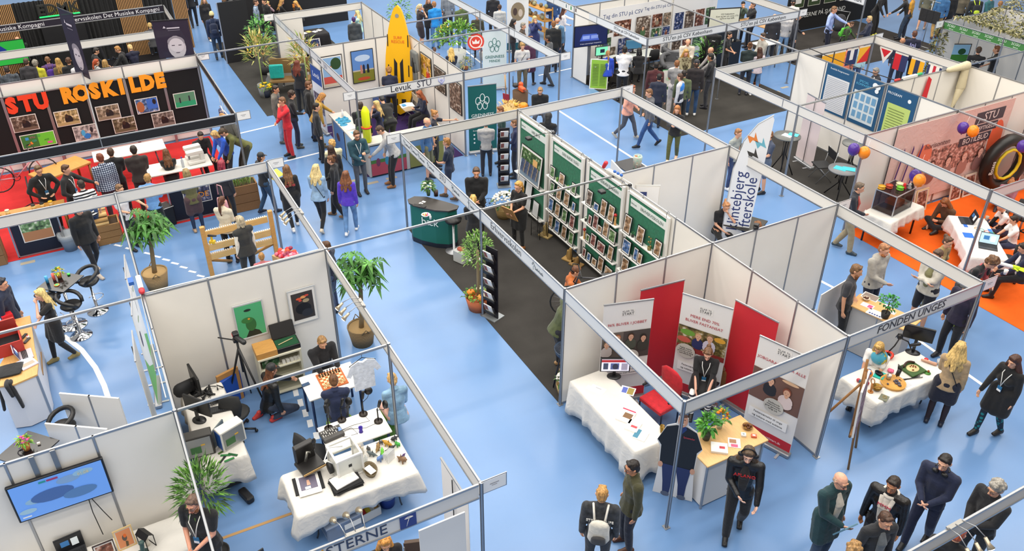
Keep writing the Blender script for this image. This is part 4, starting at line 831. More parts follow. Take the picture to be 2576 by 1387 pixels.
def decal(t,items,y=-.01,name='picture'):
    "flat printed artwork: shapes in one mesh, each line of text a lettering mesh"
    m=M();n=0
    for it in items:
        k=it[0];n+=1;yy=y-.0011*n
        if k=='r':m.mt(mat(it[5],.5,kind=it[6]if len(it)>6 else '')).box((it[1]+it[3])/2,yy,(it[2]+it[4])/2,abs(it[3]-it[1]),.001,abs(it[4]-it[2]))
        elif k=='e':
            m.mt(mat(it[5],.5));N=18;m.add([(it[1]+it[3]*cos(2*pi*a/N),yy,it[2]+it[4]*sin(2*pi*a/N))for a in range(N)],[tuple(range(N))])
        elif k=='g':m.mt(mat(it[1],.5));m.add([(a,yy,b)for a,b in it[2]],[tuple(range(len(it[2])))])
        elif k=='p': # head and shoulders of someone in the printed photo
            _,x,z,s,shirt,hair=it[:6];sk=it[6]if len(it)>6 else 'd8a88c'
            for c_,a,b,w_,h_ in((shirt,0,-1.5,1.1,1.1),(shirt,0,-2.0,1.1,.9),(sk,0,-.55,.28,.4),(hair,0,.18,.62,.72),(sk,0,-.02,.5,.62)):
                n+=1;yy=y-.0011*n;m.mt(mat(c_,.5));N=14;m.add([(x+s*(a+w_*cos(2*pi*q/N)),yy,z+s*(b+h_*sin(2*pi*q/N)))for q in range(N)],[tuple(range(N))])
            n+=1
            for e_ in(-.2,.2):m.mt(mat('3a2a20')).box(x+e_*s,y-.0011*n,z+.05*s,.13*s,.001,.07*s)
            m.mt(mat('9a5048')).box(x,y-.0011*n,z-.32*s,.22*s,.001,.06*s)
        elif k=='o': # outline ring
            m.mt(mat(it[5],.5));N=24;w_=it[6];a_=[(it[1]+q*cos(2*pi*i/N)*(it[3]+e),yy,it[2]+q*sin(2*pi*i/N)*(it[4]+e))for q,e in((1,0),(1,-w_))for i in range(N)];m.add(a_,[(i,(i+1)%N,N+(i+1)%N,N+i)for i in range(N)])
        elif k=='t':text(t,it[1],it[4],mat(it[5],.6),(it[2],yy-.001,it[3]),ext=.0006,sx=it[6]if len(it)>6 else 1)
    if m.v:m.build(name,t)
    return t
def rollup(x,y,rz,w,h,label,bg,items,tilt=0,base=True):
    t=thing('roll_up_banner',label,'banner',(x,y,0),rz)
    Q_(bg,.5).box(0,0,h/2+.05,w,.006,h-.1).build('sheet',t);M().mt(ALU()).box(0,0,h+.005,w+.01,.025,.022).build('top_bar',t)
    if base:M().mt(ALU()).box(0,0,.04,w+.03,.12,.08,bev=.02).build('base',t);Q_('44464a',.4,.5).cyl(0,.03,.05,h,.009,8).build('pole',t)
    for s in(-1,1)if base else():Q_('b8babf',.4,.4).box(s*(w/2-.15),0,.008,.04,.36,.014).build('foot',t)
    decal(t,items,-.004);return t
def frame(t,w,h,col,th=.02,d=.02,mat_in=None):
    m=Q_(col,.4);m.box(0,0,h-th/2,w,d,th).box(0,0,th/2,w,d,th).box(-w/2+th/2,0,h/2,th,d,h-2*th).box(w/2-th/2,0,h/2,th,d,h-2*th);m.build('frame',t)
    Q_(mat_in or 'ece9e4',.3).box(0,.002,h/2,w-2*th,d*.5,h-2*th).build('backing',t)
def pic(name,label,cat,loc,rz,w,h,fcol,items,th=.02,tilt=0,mat_in=None,group=None,d=.02):
    t=thing(name,label,cat,loc,rz,group);t.rotation_euler=(tilt,0,rz);frame(t,w,h,fcol,th,d,mat_in);decal(t,items,-d*.3);return t
def leaf(m,b,d,L,w,droop=.3):
    b=V(b);d=V(d).normalized();s=d.cross(V((0,0,1)));s=s.normalized()if s.length>.05 else V((1,0,0));u=V((0,0,-1))
    p1=b+d*L*.45+u*L*droop*.1;p2=b+d*L+u*L*droop;n_=s.cross(d)*w*.25
    m.add([tuple(b),tuple(p1-s*w/2+n_),tuple(p1),tuple(p1+s*w/2+n_),tuple(p2)],[(0,2,1),(0,3,2),(1,2,4),(2,3,4)])
def rdir(rnd,lo=-.3,hi=1):a=rnd.uniform(0,2*pi);z=rnd.uniform(lo,hi);q=sqrt(max(0,1-z*z));return V((q*cos(a),q*sin(a),z))
def potm(m,r,h,col,kind='',z=0):m.mt(mat(col,.7,kind=kind)).lathe([(r*.75,z),(r,z+h),(r*.93,z+h),(r*.88,z+h-.03),(.001,z+h-.03)],0,0,18);return m
def palm_tree(x,y,label,h,seed,basket='b09468',crown=.6,n=22,name='money_tree'):
    rnd=random.Random(seed);t=thing(name,label,'plant',(x,y,0));b=potm(M(),.27,.4,basket,'basket')
    for s in(-1,1):b.tube([(s*.26,-.07,.38),(s*.3,0,.48),(s*.26,.07,.38)],.012,6)
    b.build('basket',t);Q_('4a3626',.9).cyl(0,0,.2,.36,.22,16).build('soil',t)
    top=V((rnd.uniform(-.2,.0),.12,h*.62));Q_('7d6c50',.9,kind='wood').tube([(0,0,.3),(0,.03,.6),tuple(top*.75+V((0,0,.1))),tuple(top)],[.055,.045,.04,.035],8).build('trunk',t)
    lf=M();st=Q_('5f7a3a',.8)
    for i in range(n):
        d=rdir(rnd,-.35,1);q_=crown*rnd.uniform(.35,.95);e=top+V((d.x*q_*.75,d.y*q_*.75,d.z*q_));st.tube([tuple(top),tuple(e)],.008,5);lf.mt(mat(rnd.choice(('3a7028','2f6424','478034','5a9440')),.45,kind='leaf'))
        for k in range(6):a=2*pi*k/6;leaf(lf,e,(cos(a),sin(a),.15),rnd.uniform(.2,.29),.085,.8)
    st.build('branches',t);lf.build('foliage',t);return t
def bushy(x,y,z,label,rx,rz_,n,L,w,cols,seed,name='potted_plant',pot=None,stem=None,cat='plant',lo=-.6,tip=.0,parts=True,flowers=None,potkind=''):
    "leaf cloud centred rz_ above z, with pot (r, h, colour), stem (r, colour) and flower list (colour, count, size)"
    rnd=random.Random(seed);t=thing(name,label,cat,(x,y,z));ph=pot[1]if pot else 0
    if pot:potm(M(),*pot,potkind).build('pot',t)
    cz=ph+(stem[2]if stem else 0)+rz_
    if stem:Q_(stem[1],.9).tube([(0,0,ph*.7),(.01,0,ph+stem[2]*.5),(0,.01,cz)],stem[0],7).build('stem',t)
    m=M()
    for i in range(n):
        d=rdir(rnd,lo,1);q=rnd.uniform(.35,1)**.6;p=V((d.x*rx*q,d.y*rx*q,cz+d.z*rz_*q));m.mt(mat(rnd.choice(cols),.5,kind='leaf'));leaf(m,p,d+V((0,0,tip))+rdir(rnd)*.5,L*rnd.uniform(.7,1.2),w)
    m.build('foliage',t)
    if flowers:
        f=M()
        for c_,k,s_ in flowers:
            f.mt(mat(c_,.6))
            for _ in range(k):d=rdir(rnd,.0,1);f.ball((d.x*rx*.9,d.y*rx*.9,cz+d.z*rz_*1.02),s_,s_,s_*.7,8,5)
        f.build('flowers',t)
    return t
def monitor(x,y,z,rz,w,label,scr='202226',items=None,leg=.14,emit=0,sw=.22):
    t=thing('monitor',label,'monitor',(x,y,z),rz);hh=w*.58;Q_('17181b',.35).lathe([(sw*.55,0),(sw*.55,.012),(sw*.2,.02)],0,.03,20,1,.75).build('stand_base',t);Q_('17181b',.35).box(0,.05,leg/2+.06,.05,.03,leg+.1).build('stand_neck',t)
    Q_('141518',.35).box(0,0,leg+hh/2,w,.04,hh,bev=.008).build('casing',t);Q_(scr,.25,emit=emit).box(0,-.0215,leg+hh/2,w-.04,.002,hh-.045).build('screen',t)
    if items:decal(t,items,-.0235)
    return t
def laptop(x,y,z,rz,w,label,scr='b8d8e4',emit=.5,items=None,body='3a3b3f',open_=.3):
    t=thing('laptop',label,'laptop',(x,y,z),rz);d=w*.68;Q_(body,.4,.3).box(0,0,.009,w,d,.018,bev=.005).build('base',t);m=Q_('202124',.5)
    for r in range(4):
        for c in range(11):m.box(-w*.42+c*w*.084,d*.28-r*d*.11,.02,w*.07,d*.09,.004)
    m.build('keys',t);l=Q_(body,.4,.3);l.T=Mx.Translation((0,d/2,.015))@Mx.Rotation(-open_,4,'X');l.box(0,.005,d/2,w,.012,d);s_=l.build('lid',t)
    q=Q_(scr,.3,emit=emit);q.T=l.T;q.box(0,-.003,d/2,w-.02,.004,d-.025);q.mt(mat('3c78b4',.4,emit=emit)).box(-w*.15,-.006,d*.55,w*.3,.002,d*.35).mt(mat('e8f0f4',.4,emit=emit)).box(w*.2,-.006,d*.5,w*.25,.002,d*.5);q.build('screen',t);return t
def office_chair(x,y,rz,label,col='1d1e21',h=.46):
    t=thing('office_chair',label,'chair',(x,y,0),rz,'swivel chairs');m=mat(col,.7);k=mat('1a1b1e',.4)
    M().mt(m).lathe([(.02,h-.04),(.21,h-.03),(.23,h),(.2,h+.03),(.01,h+.035)],0,0,16).build('seat',t);b=M().mt(m);b.T=Mx.Translation((0,-.22,h+.32))@Mx.Rotation(-.15,4,'X');b.lathe([(.01,-.22),(.14,-.2),(.19,0),(.16,.18),(.01,.21)],0,0,14,1,.22);b.build('backrest',t)
    M().mt(k).tube([(0,-.05,h-.03),(0,-.25,h),(0,-.25,h+.2)],.016,6).build('back_support',t);M().mt(ALU()).cyl(0,0,.08,h-.03,.022,10).build('column',t)
    for i in range(5):
        a=2*pi*i/5;l=M().mt(k).tube([(0,0,.1),(.27*cos(a),.27*sin(a),.07)],.018,6).build('leg',t);M().mt(k).ball((.27*cos(a),.27*sin(a),.03),.03,.03,.03,8,6).build('castor',l)
    return t
def folding_chair(x,y,rz,label,col='2a2426',fr='8e9095',h=.45):
    t=thing('chair',label,'chair',(x,y,0),rz);Q_(col,.6).box(0,0,h,.42,.40,.03,bev=.01).build('seat',t);b=Q_(col,.6);b.T=Mx.Translation((0,-.21,h+.3))@Mx.Rotation(-.15,4,'X');b.box(0,0,0,.43,.02,.26,bev=.008).build('backrest',t)
    for s in(-1,1):
        Q_(fr,.3,.8).tube([(s*.21,-.25,h+.42),(s*.21,-.18,h),(s*.21,.2,.01)],.011,7).build('leg',t);Q_(fr,.3,.8).tube([(s*.19,.14,h-.02),(s*.19,-.24,.01)],.011,7).build('leg',t)
    return t
def spot(x,y,z,rz,label,n=3):
    t=thing('spotlight',label,'spotlight',(x,y,z),rz,'clamp-on spotlight sets');Q_('9a9894',.4,.5).box(0,0,.012,.05,.24,.02).build('bracket',t)
    for i in range(n):
        k=(i-(n-1)/2)*.11;M().mt(ALU()).tube([(0,k,.02),(-.14,k*1.2,.06),(-.27,k*1.4,.0)],.006,5).build('arm',t)
        h_=Q_('b8aa94',.3,.7);h_.T=Mx.Translation((-.29,k*1.4,-.03))@Mx.Rotation(R_(50),4,'Y');h_.lathe([(.02,.04),(.025,-.04),(.045,-.09)],0,0,12);ho=h_.build('lamp_head',t)
        g=Q_('fff0d8',.3,emit=9);g.T=h_.T;g.lathe([(.042,-.088),(.03,-.10),(.004,-.105)],0,0,12);g.build('bulb',ho)
    return t
def sheet(x,y,z,rz,w,d,label,col='eceae6',items=None,th=.003,name='leaflet',cat='leaflet',group=None):
    t=Q_(col,.5).box(0,0,th/2,w,d,th)
    for(a,b,c,e,q)in(items or[]):t.mt(mat(q,.5)).box(a,b,th+.0008,c,e,.001)
    return one(t,name,label,cat,(x,y,z),rz,group)
HP=pi/2
# ---------------- KLAR TIL START booth ----------------
folding(-1.8,.34,1.8,.6,0,.74,'folding table hidden under the long white display cloth')
cloth(-1.8,.34,1.82,.64,0,.742,.56,'long white tablecloth in front of the leftmost red and white banner',seed=2)
RC='c4232f'
def kts(items,head):return[('r',-.42,.1,.42,.28,RC),('r',-.12,1.84,.12,1.97,'e8e4e0'),('t','KLAR TIL',0,1.93,.05,'5a5a5e'),('t','START',0,1.875,.07,'3a3a3e')]+head+items+[('t','klartilstart.dk',.1,.2,.06,'f0dcdc')]
R1=kts([('r',-.42,.95,.42,1.52,'8a8078','photo'),('r',-.42,.95,.42,1.52,'6a6058'),('r',-.05,.95,.42,1.52,'4a4440'),('p',-.15,1.4,.09,'4c4e40','a0603a'),('p',.08,1.4,.09,'4a5246','4a3222'),('p',.3,1.35,.09,'3a3c34','2a2018'),('p',-.34,1.3,.09,'c8bcb8','8a6a4a'),('e',.08,1.0,.16,.15,'c4c0b8'),('r',-.3,.62,.3,.78,'f2f0ee'),('t','Fastansættelse til unge',0,.73,.05,'2c2c34'),('t','og voksne med autisme',0,.66,.05,'2c2c34')],[('t','96% BLIVER I JOBBET',0,1.68,.075,'b8434c')])
rollup(-2.6,.99,R_(74),.85,2.1,'roll-up banner lettered 96% BLIVER I JOBBET','e6e3e1',R1)
rollup(-2.72,1.76,R_(84),.84,2.12,'plain red roll-up banner between the two left lettered ones',RC,[])
R3=kts([('r',-.42,1.0,.42,1.5,'7a6a3c','photo'),('r',-.42,1.0,.42,1.1,'8a2f2a'),('e',-.25,1.38,.13,.06,'6a9a3a'),('e',.3,1.42,.1,.05,'d8a03a'),('e',-.3,1.22,.12,.06,'c05a4a'),('p',-.06,1.36,.09,'2a3260','caa070'),('p',.14,1.4,.1,'cfc8da','8a6a4a'),('e',-.24,1.0,.17,.15,'c4c0b8'),('t','Fagligt stærke\nvejledere sikrer\npersonlig og faglig\nopkvalificering',-.24,1.0,.038,'3c3c40'),('r',-.35,.58,.25,.76,'f2f0ee'),('t','Fastansættelse til unge',-.05,.71,.05,'2c2c34'),('t','og voksne med autisme',-.05,.64,.05,'2c2c34')],[('t','MERE END 70%',0,1.73,.075,'b8434c'),('t','BLIVER FASTANSAT',0,1.63,.075,'b8434c')])
rollup(-2.02,2.13,R_(30),.85,2.1,'roll-up banner lettered MERE END 70% BLIVER FASTANSAT','e6e3e1',R3)
rollup(-1.42,2.62,R_(12),.81,2.12,'plain red roll-up banner next to the JOBGARANTI one',RC,[])
R5=kts([('r',-.42,.85,.42,1.45,'5a4238','photo'),('r',-.42,.85,.42,1.45,'6e5046'),('e',.2,1.42,.14,.03,'e0b894'),('p',-.1,1.3,.1,'26262c','3a2820'),('p',.18,1.22,.11,'dccac8','8a4a34'),('e',.02,.86,.17,.15,'c4c0b8'),('t','Dedikerede\nvirksomheder\ngiver garanti for\nvarigt job',.02,.86,.042,'3c3c40'),('r',-.36,.48,.3,.66,'f2f0ee'),('t','Fastansættelse til unge',-.03,.61,.055,'2c2c34'),('t','og voksne med autisme',-.03,.53,.055,'2c2c34')],[('t','JOBGARANTI FOR ALLE',0,1.66,.075,'b8434c')])
rollup(-.6,2.46,R_(19),.85,2.02,'roll-up banner lettered JOBGARANTI beside the aluminium post','e6e3e1',R5)
x,y=at(1545,950,.75);monitor(x,y,.745,R_(62),.5,'black monitor with a red banded screen on the white cloth','dcdcec',[('r',-.23,.35,.23,.4,RC),('r',-.2,.2,-.12,.33,'3a4a6a'),('r',-.08,.2,.06,.33,'5a6aa8'),('e',0,.26,.05,.06,'2a3050'),('r',.1,.19,.2,.33,'b8b4d0')],emit=.5)
for(u,v),w_,d_,rz,lab,col,its,th in[((1503,981),.26,.18,.3,'white booklet lying nearest the left end of the long cloth','e9e8e6',[(0,.04,.1,.02,'b8b8c0')],.004),((1484,976),.12,.1,.3,'small white card at the left end of the long cloth','f0efed',[],.002),((1579,983),.24,.2,.5,'printed photo leaflet in front of the black monitor','e4e4ea',[(-.05,0,.08,.14,'5a6ab8'),(.05,0,.1,.16,'9a8a4a')],.003),
    ((1575,1048),.24,.3,.35,'thick magazine with a pink top band','eceaea',[(0,.13,.22,.03,'d8405c'),(.03,0,.14,.12,'7a5a3c')],.03),((1593,1074),.2,.24,.35,'stack of booklets with red JOB print','f0efee',[(.02,-.02,.1,.05,'c8434c')],.03),((1612,1096),.2,.22,.35,'stack of leaflets with a teal corner','efeeee',[(-.06,0,.08,.2,'3a7a94')],.02)]:
    q=at(u,v,.75);sheet(q[0],q[1],.745,rz+.2,w_,d_,lab,col,its,th,'booklet','booklet')
for i,(u,v)in enumerate([(1666,1077),(1667,1085)]):
    q=at(u,v,.78);M_=Q_('8a6a1c',.15,.2,alpha=.8).lathe([(.03,0),(.04,.03),(.036,.08),(.03,.08),(.03,.01)],0,0,14);one(M_,'tealight_glass',['amber tealight glass, the farther of two','amber tealight glass, the nearer of two'][i],'candle glass',(*q,.745))
q=at(1659,1010,.46);t=thing('armchair','red upholstered office chair with black armrests','chair',(*q,0),toward(*q,-40));Q_('c81f2c',.8,kind='cloth').box(0,0,.46,.5,.46,.09,bev=.03).build('seat',t);b=Q_('c81f2c',.8,kind='cloth');b.T=Mx.Translation((0,-.25,.78))@Mx.Rotation(-.15,4,'X');b.lathe([(.01,-.26),(.2,-.25),(.24,0),(.23,.18),(.14,.26),(.01,.28)],0,0,18,1,.18);b.build('backrest',t)
for s in(-1,1):
    for e in(-.2,.2):Q_('1a2238',.4,.3).tube([(s*.25,e,.0),(s*.25,e,.44)],.014,8).build('leg',t)
    Q_('16171a',.5).tube([(s*.27,-.2,.5),(s*.29,-.18,.68),(s*.29,.12,.68)],.02,8).build('armrest',t)
q=at(1782,960,.5);M_=Q_('1b1c22',.5).lathe([(.2,0),(.2,.02),(.03,.03),(.03,.5),(.19,.52),(.2,.57),(.01,.58)],0,0,18);one(M_,'stool','dark stool under the seated woman with the red badge','stool',(q[0],q[1],0))
m=Q_('8a5a2c',.8,kind='cloth');m.cap((0,0,.62),(-.12,-.02,.98),.2,.16,1.2,.3).cap((.2,.05,.3),(.25,.05,.62),.16,.14,1,.4);one(m,'coat','brown coat hung over the seat of the woman with the red badge','coat',(q[0]-.12,q[1]+.16,0),.6)
# wooden topped counter
t=thing('counter','white panel counter with a light wooden top','counter',(-.3,1.2,0),0)
Q_('d8b078',.45,kind='wood').box(0,0,.93,.62,1.16,.03,bev=.01).build('countertop',t);Q_('dcdad8',.5).box(0,0,.47,.5,1.04,.88).build('body',t)
for sx in(-1,1):
    for sy in(-1,1):M().mt(ALU()).box(sx*.26,sy*.53,.46,.035,.035,.92,bev=.008).build('corner_profile',t)
CZ=.947
q=at(1818,1085,CZ);bushy(q[0]-.08,q[1],CZ,'orange flower bouquet in a glass vase on the wooden counter',.11,.1,60,.09,.035,('4a7a2c','5c8a38'),5,'flower_bouquet',(.05,.14,'b8c8b8'),flowers=[('e8861c',10,.028),('e8b83a',6,.02)],cat='flowers')
q=at(1775,1108,.92);bushy(q[0],q[1],CZ,'small green potted plant between the cutout and the wooden counter',.11,.16,90,.13,.06,('3f8a2c','6ab03c','2f6a24'),6,'potted_plant',(.07,.12,'3f4238'))
q=at(1880,1077,CZ);m=Q_('a8783c',.7,kind='basket').lathe([(.05,0),(.08,.04),(.075,.045),(.05,.015),(.001,.015)],0,0,16);bw=one(m,'bowl','small wicker bowl of nuts on the wooden counter','bowl',(*q,CZ));m=Q_('5a3018',.5);[m.ball((.04*cos(k),.04*sin(k*1.7),.04),.018)for k in range(9)];m.build('nuts',bw)
for(u,v),w_,d_,lab,col,its,th in[((1809,1130),.24,.2,'thick pile of white booklets with JOB in red','f2f1ef',[(.04,0,.08,.05,'c8434c')],.035),((1847,1115),.18,.2,'leaflet with a pink corner on the wooden counter','efe6e4',[(-.02,.03,.1,.08,'a87858'),(.0,-.06,.1,.06,'e05a80')],.004),((1870,1096),.07,.07,'small white box on the wooden counter','eeeeec',[(0,0,.03,.03,'9aa')[:4]+('8a9a9a',)],.03),((1896,1099),.08,.06,'small orange box on the wooden counter','d86a50',[(0,0,.04,.03,'f0e8e0')],.03)]:
    q=at(u,v,CZ);sheet(q[0],q[1],CZ,.9,w_,d_,lab,col,its,th,'booklet' if w_>.1 else 'card_box','booklet' if w_>.1 else 'box')
# cardboard cutout (flat in the place as well)
q=at(1690,1252,0);rz=toward(*q,-4)+pi;t=thing('cardboard_cutout','life-size cardboard cutout of a man in a black polo shirt','cutout',(q[0],q[1],0),rz);t.scale=(.72,.9,1)
def outline(m,pts,y,d):n=len(pts);m.add([(a,y,b)for a,b in pts]+[(a,y+d,b)for a,b in pts],[tuple(range(n)),tuple(range(2*n-1,n-1,-1))]+[((i+1)%n,i,n+i,n+(i+1)%n)for i in range(n)])
mir=lambda R_pts:R_pts+[(-a,b)for a,b in reversed(R_pts)]
m=Q_('e4e2e0',.5);outline(m,mir([(.0,1.7),(.1,1.64),(.12,1.5),(.3,1.42),(.46,1.1),(.38,.98),(.36,.62),(.42,.02)]),.004,.006);m.build('backing_board',t)
decal(t,[('g','1c1c20',mir([(0,1.46),(.10,1.47),(.3,1.4),(.45,1.12),(.36,1.02),(.35,.66),(.0,.64)])),('g','223a78',[(-.04,1.4),(0,1.3),(.1,1.42),(.08,1.47),(-.08,1.47)]),('g','2a3462',[(-.3,.66),(0,.66),(.02,.6),(-.06,.3),(-.08,.08),(-.22,.08),(-.24,.3)]),('g','2a3462',[(.3,.66),(-.02,.66),(0,.6),(.08,.3),(.1,.08),(.24,.08),(.25,.3)]),
    ('e',-.16,.05,.09,.05,'5c6478'),('e',.18,.05,.09,.05,'5c6478'),('e',-.33,.64,.05,.06,'d8a284'),('e',.33,.64,.05,.06,'d8a284'),('e',0,1.58,.095,.125,'d8a284'),('e',0,1.68,.09,.04,'6a4a34'),('g','f2eee8',[(-.04,1.53),(.04,1.53),(.02,1.505),(-.02,1.505)]),('r',-.05,1.6,-.02,1.61,'2a1c14'),('r',.02,1.6,.05,1.61,'2a1c14'),('t','Spisesteder',.17,1.28,.05,'c8434c')],.002,'printed_figure')
Q_('d8d4ce',.6).add([(-.1,.012,1.0),(-.1,.012,.02),(-.1,.36,.02),(-.09,.012,1.0),(-.09,.012,.02),(-.09,.36,.02)],[(0,1,2),(3,5,4),(0,2,5,3),(1,4,5,2),(0,3,4,1)]).build('strut',t)
# ---------------- museum table, easel, FONDEN counter ----------------
L0=px([(2150,975),(2210,1014),(2367,945)],.74)
rzT=math.atan2(L0[2][1]-L0[1][1],L0[2][0]-L0[1][0]);ex=V((cos(rzT),sin(rzT)));ey=V((-sin(rzT),cos(rzT)));c0=V(L0[1])+ex*.8+ey*.36
folding(c0.x,c0.y,1.62,.66,rzT,.74,'folding table under the cloth with the globe');cloth(c0.x,c0.y,1.66,.72,rzT,.742,.38,'white tablecloth under the globe and tray',seed=5)
def mus(u,v):return at(u,v,.76)
Z7=.745
q=mus(2206,920);t=thing('globe','blue and yellow school globe','globe',(*q,Z7));gm=mat('58b0c8',.35);nt=gm.node_tree;
_t=nt.nodes.new('ShaderNodeTexNoise');_t.inputs['Scale'].default_value=6;_c=nt.nodes.new('ShaderNodeTexCoord');nt.links.new(_c.outputs['Object'],_t.inputs[0]);_m=nt.nodes.new('ShaderNodeMapRange');_m.inputs[1].default_value=.52;_m.inputs[2].default_value=.54;nt.links.new(_t.outputs[0],_m.inputs[0]);_x=nt.nodes.new('ShaderNodeMix');_x.data_type='RGBA';_x.inputs['A'].default_value=lin('4aa6c2');_x.inputs['B'].default_value=lin('d8c84a');nt.links.new(_m.outputs[0],_x.inputs['Factor']);nt.links.new(_x.outputs['Result'],nt.nodes['Principled BSDF'].inputs[0])
Q_('d8d4c8',.4).lathe([(.09,0),(.09,.012),(.015,.03),(.015,.07)],0,0,18).build('base',t);M().mt(gm).ball((0,0,.2),.135,.135,.135,24,16).build('sphere',t);Q_('c8a83c',.3,.6).tube([(.148*cos(R_(a)),0,.2+.148*sin(R_(a)))for a in range(-90,91,15)],.006,6).build('meridian',t)
q=mus(2182,948);m=Q_('e0852a',.5).ball((0,0,.075),.075);m.mt(mat('35588e',.5)).ball((.02,-.02,.12),.045,.045,.03).ball((-.03,.05,.1),.04,.04,.03);one(m,'painted_ball','orange and blue painted ball','ball',(*q,Z7))
q=mus(2170,963);t=thing('dumbbells','pair of small red and blue dumbbells','dumbbell',(*q,Z7),.5)
for s,c_ in((0,'b83a4a'),(1,'2f5a70')):k=Q_(c_,.4);k.T=Mx.Rotation(s*1.2,4,'Z');k.cap((-.06,0,.035+s*.04),(.06,0,.035+s*.04),.014,.014).ball((-.07,0,.035+s*.04),.034).ball((.07,0,.035+s*.04),.034);k.build('dumbbell',t)
q=mus(2190,985);m=Q_('b87a3c',.6,kind='wood').cyl(0,0,0,.015,.045,14).tube([(0,0,.01),(.005,0,.1),(-.01,0,.17)],[.012,.022,.018],8).tube([(-.01+.035*cos(R_(a)),0,.22+.05*sin(R_(a)))for a in range(0,360,30)],.008,6,True);one(m,'wooden_figurine','tall carved wooden figurine at the cloth corner','figurine',(*q,Z7))
q=mus(2205,979);m=Q_('8a6a2c',.3,.7).lathe([(.03,0),(.07,.03),(.08,.075),(.074,.075),(.06,.03),(.001,.02)],0,0,20);o=one(m,'singing_bowl','brass singing bowl with a wooden mallet','bowl',(*q,Z7));Q_('b88848',.6).cap((-.02,0,.04),(.09,.03,.12),.008,.013).build('mallet',o)
q=mus(2246,965);t=thing('round_tray','round bent-wood tray with pebbles and a metal cup','tray',(*q,Z7),.3);Q_('d8a050',.5,kind='wood').lathe([(.19,0),(.2,.05),(.19,.05),(.185,.01),(.001,.01)],0,0,30).build('tray_body',t)
for i,(a,b,s)in enumerate([(.02,.1,.03),(.07,.07,.028),(.04,.03,.026),(.0,.06,.022),(.1,.02,.034),(-.05,-.08,.02)]):Q_('4c4a5a',.6).ball((a,b,.025),s,s*.8,s*.6).build('pebble',t)
Q_('b8b0a8',.25,.7).lathe([(.035,.01),(.04,.1),(.035,.1),(.03,.02)],-.1,.06,16).build('metal_cup',t)
q=mus(2295,930);t=thing('wooden_tray','green square tray with a small diorama','tray',(*q,Z7),rzT);Q_('3a5a28',.6).box(0,0,.02,.34,.3,.04,bev=.01).build('tray_body',t);Q_('d8c890',.7).lathe([(.12,.041),(.11,.05),(.001,.05)],0,0,20,1,.8).build('sand_disc',t);Q_('3a2418',.6).tube([(-.13+.26*k/8,.08+.04*sin(pi*k/8),.06+.03*sin(pi*k/8))for k in range(9)],.018,6).build('arch',t)
k=Q_('8a4a2a',.6);[k.ball((.06*cos(a*1.9),.05*sin(a*2.3),.06),.012)for a in range(8)];k.build('miniatures',t)
q=mus(2333,938);m=Q_('4f8a3a',.5).lathe([(.05,0),(.055,.012),(.001,.014)],0,0,16).mt(mat('9a5a2c',.6)).ball((0,.02,.035),.022,.015,.025);one(m,'painted_leaf_dish','green dish with a tiny brown animal','dish',(*q,Z7))
q=mus(2213,944);m=Q_('1fb0a0',.5).box(0,0,.01,.16,.2,.02,.4).mt(mat('2c2c34',.2,.8)).lathe([(.06,.02),(.065,.05),(.05,.06),(.001,.05)],-.02,0,18,1.2,.8);one(m,'metal_dish','shiny metal dish on a turquoise booklet','dish',(*q,Z7))
q=mus(2240,935);m=Q_('e0688c',.6);[m.ball((.025*cos(a),.025*sin(a),.03+.008*(a%2)),.03,.03,.022)for a in range(6)];one(m,'fabric_rose','pink crumpled fabric rose','decoration',(*q,Z7))
q=mus(2256,948);m=Q_('26262a',.35).tube([(0,0,.03),(0,.03,.16)],.035,10)
for k in range(5):m.tube([(-.03+.015*k,.02,.14),(-.05+.022*k,.02,.24)],.007,5)
one(m,'prosthetic_hand','black articulated hand standing on the cloth','model hand',(*q,Z7))
q=mus(2248,890);m=Q_('1a1a1e',.4).lathe([(.07,0),(.07,.012),(.012,.02)],-.05,-.12,14).tube([(-.05,-.12,.02),(0,-.04,.2),(.02,0,.36)],.012,7).ball((.02,0,.4),.05,.05,.06).tube([(.02,0,.38),(.14,.08,.34),(.22,.1,.22)],.012,6).cap((.2,.1,.3),(.3,.14,.38),.028,.03).tube([(-.05,0,.34),(.0,-.03,.46),(.07,0,.46)],.008,5);one(m,'microphone_arm','black studio microphone arm with headphones beside the globe','microphone',(*q,Z7))
q=mus(2232,897);m=Q_('d83a24',.5).tube([(.08*cos(R_(a)),.08*sin(R_(a)),.04+.03*sin(R_(a)))for a in range(0,360,30)],.022,7,True);one(m,'red_headset','red ear protectors beside the globe','headphones',(*q,Z7))
q=mus(2296,888);monitor(q[0],q[1],Z7,toward(*q,5)+pi,.48,'blank black monitor seen in front of the phone holder','17161c',leg=.3)
q=mus(2352,918);m=Q_('c89a80',.5).cap((0,0,.03),(-.18,.1,.03),.032,.02);one(m,'artificial_forearm','pale artificial forearm at the end of the cloth','model arm',(*q,Z7),1.0)
q=mus(2330,905);m=Q_('c8303a',.5).lathe([(.03,0),(.035,.03),(.001,.035)],0,0,14);one(m,'red_cup','small red plastic dish near the artificial forearm','dish',(*q,Z7))
q=mus(2362,915);m=Q_('c8ccd0',.2,.2).lathe([(.035,0),(.045,.09),(.04,.09),(.032,.01)],0,0,16);one(m,'glass_jar','clear jar by the camel jacket sleeve','jar',(*q,Z7))
q=mus(2224,1000);m=Q_('6e705e',.7).box(0,0,.004,.16,.13,.008,.4).mt(mat('b8964c',.3,.6)).tube([(.02+.03*cos(R_(a)),.03*sin(R_(a)),.012)for a in range(0,360,40)],.004,5,True);one(m,'cloth_square','grey green cloth square with rings at the table corner','cloth',(*q,Z7),rzT)
q=mus(2275,962);sheet(*q,Z7,rzT,.21,.3,'white text sheet beside the black drumsticks',items=[(0,.02*k,.14,.006,'9a9aa0')for k in range(-5,6)],name='paper_sheet',cat='paper')
q=mus(2290,952)
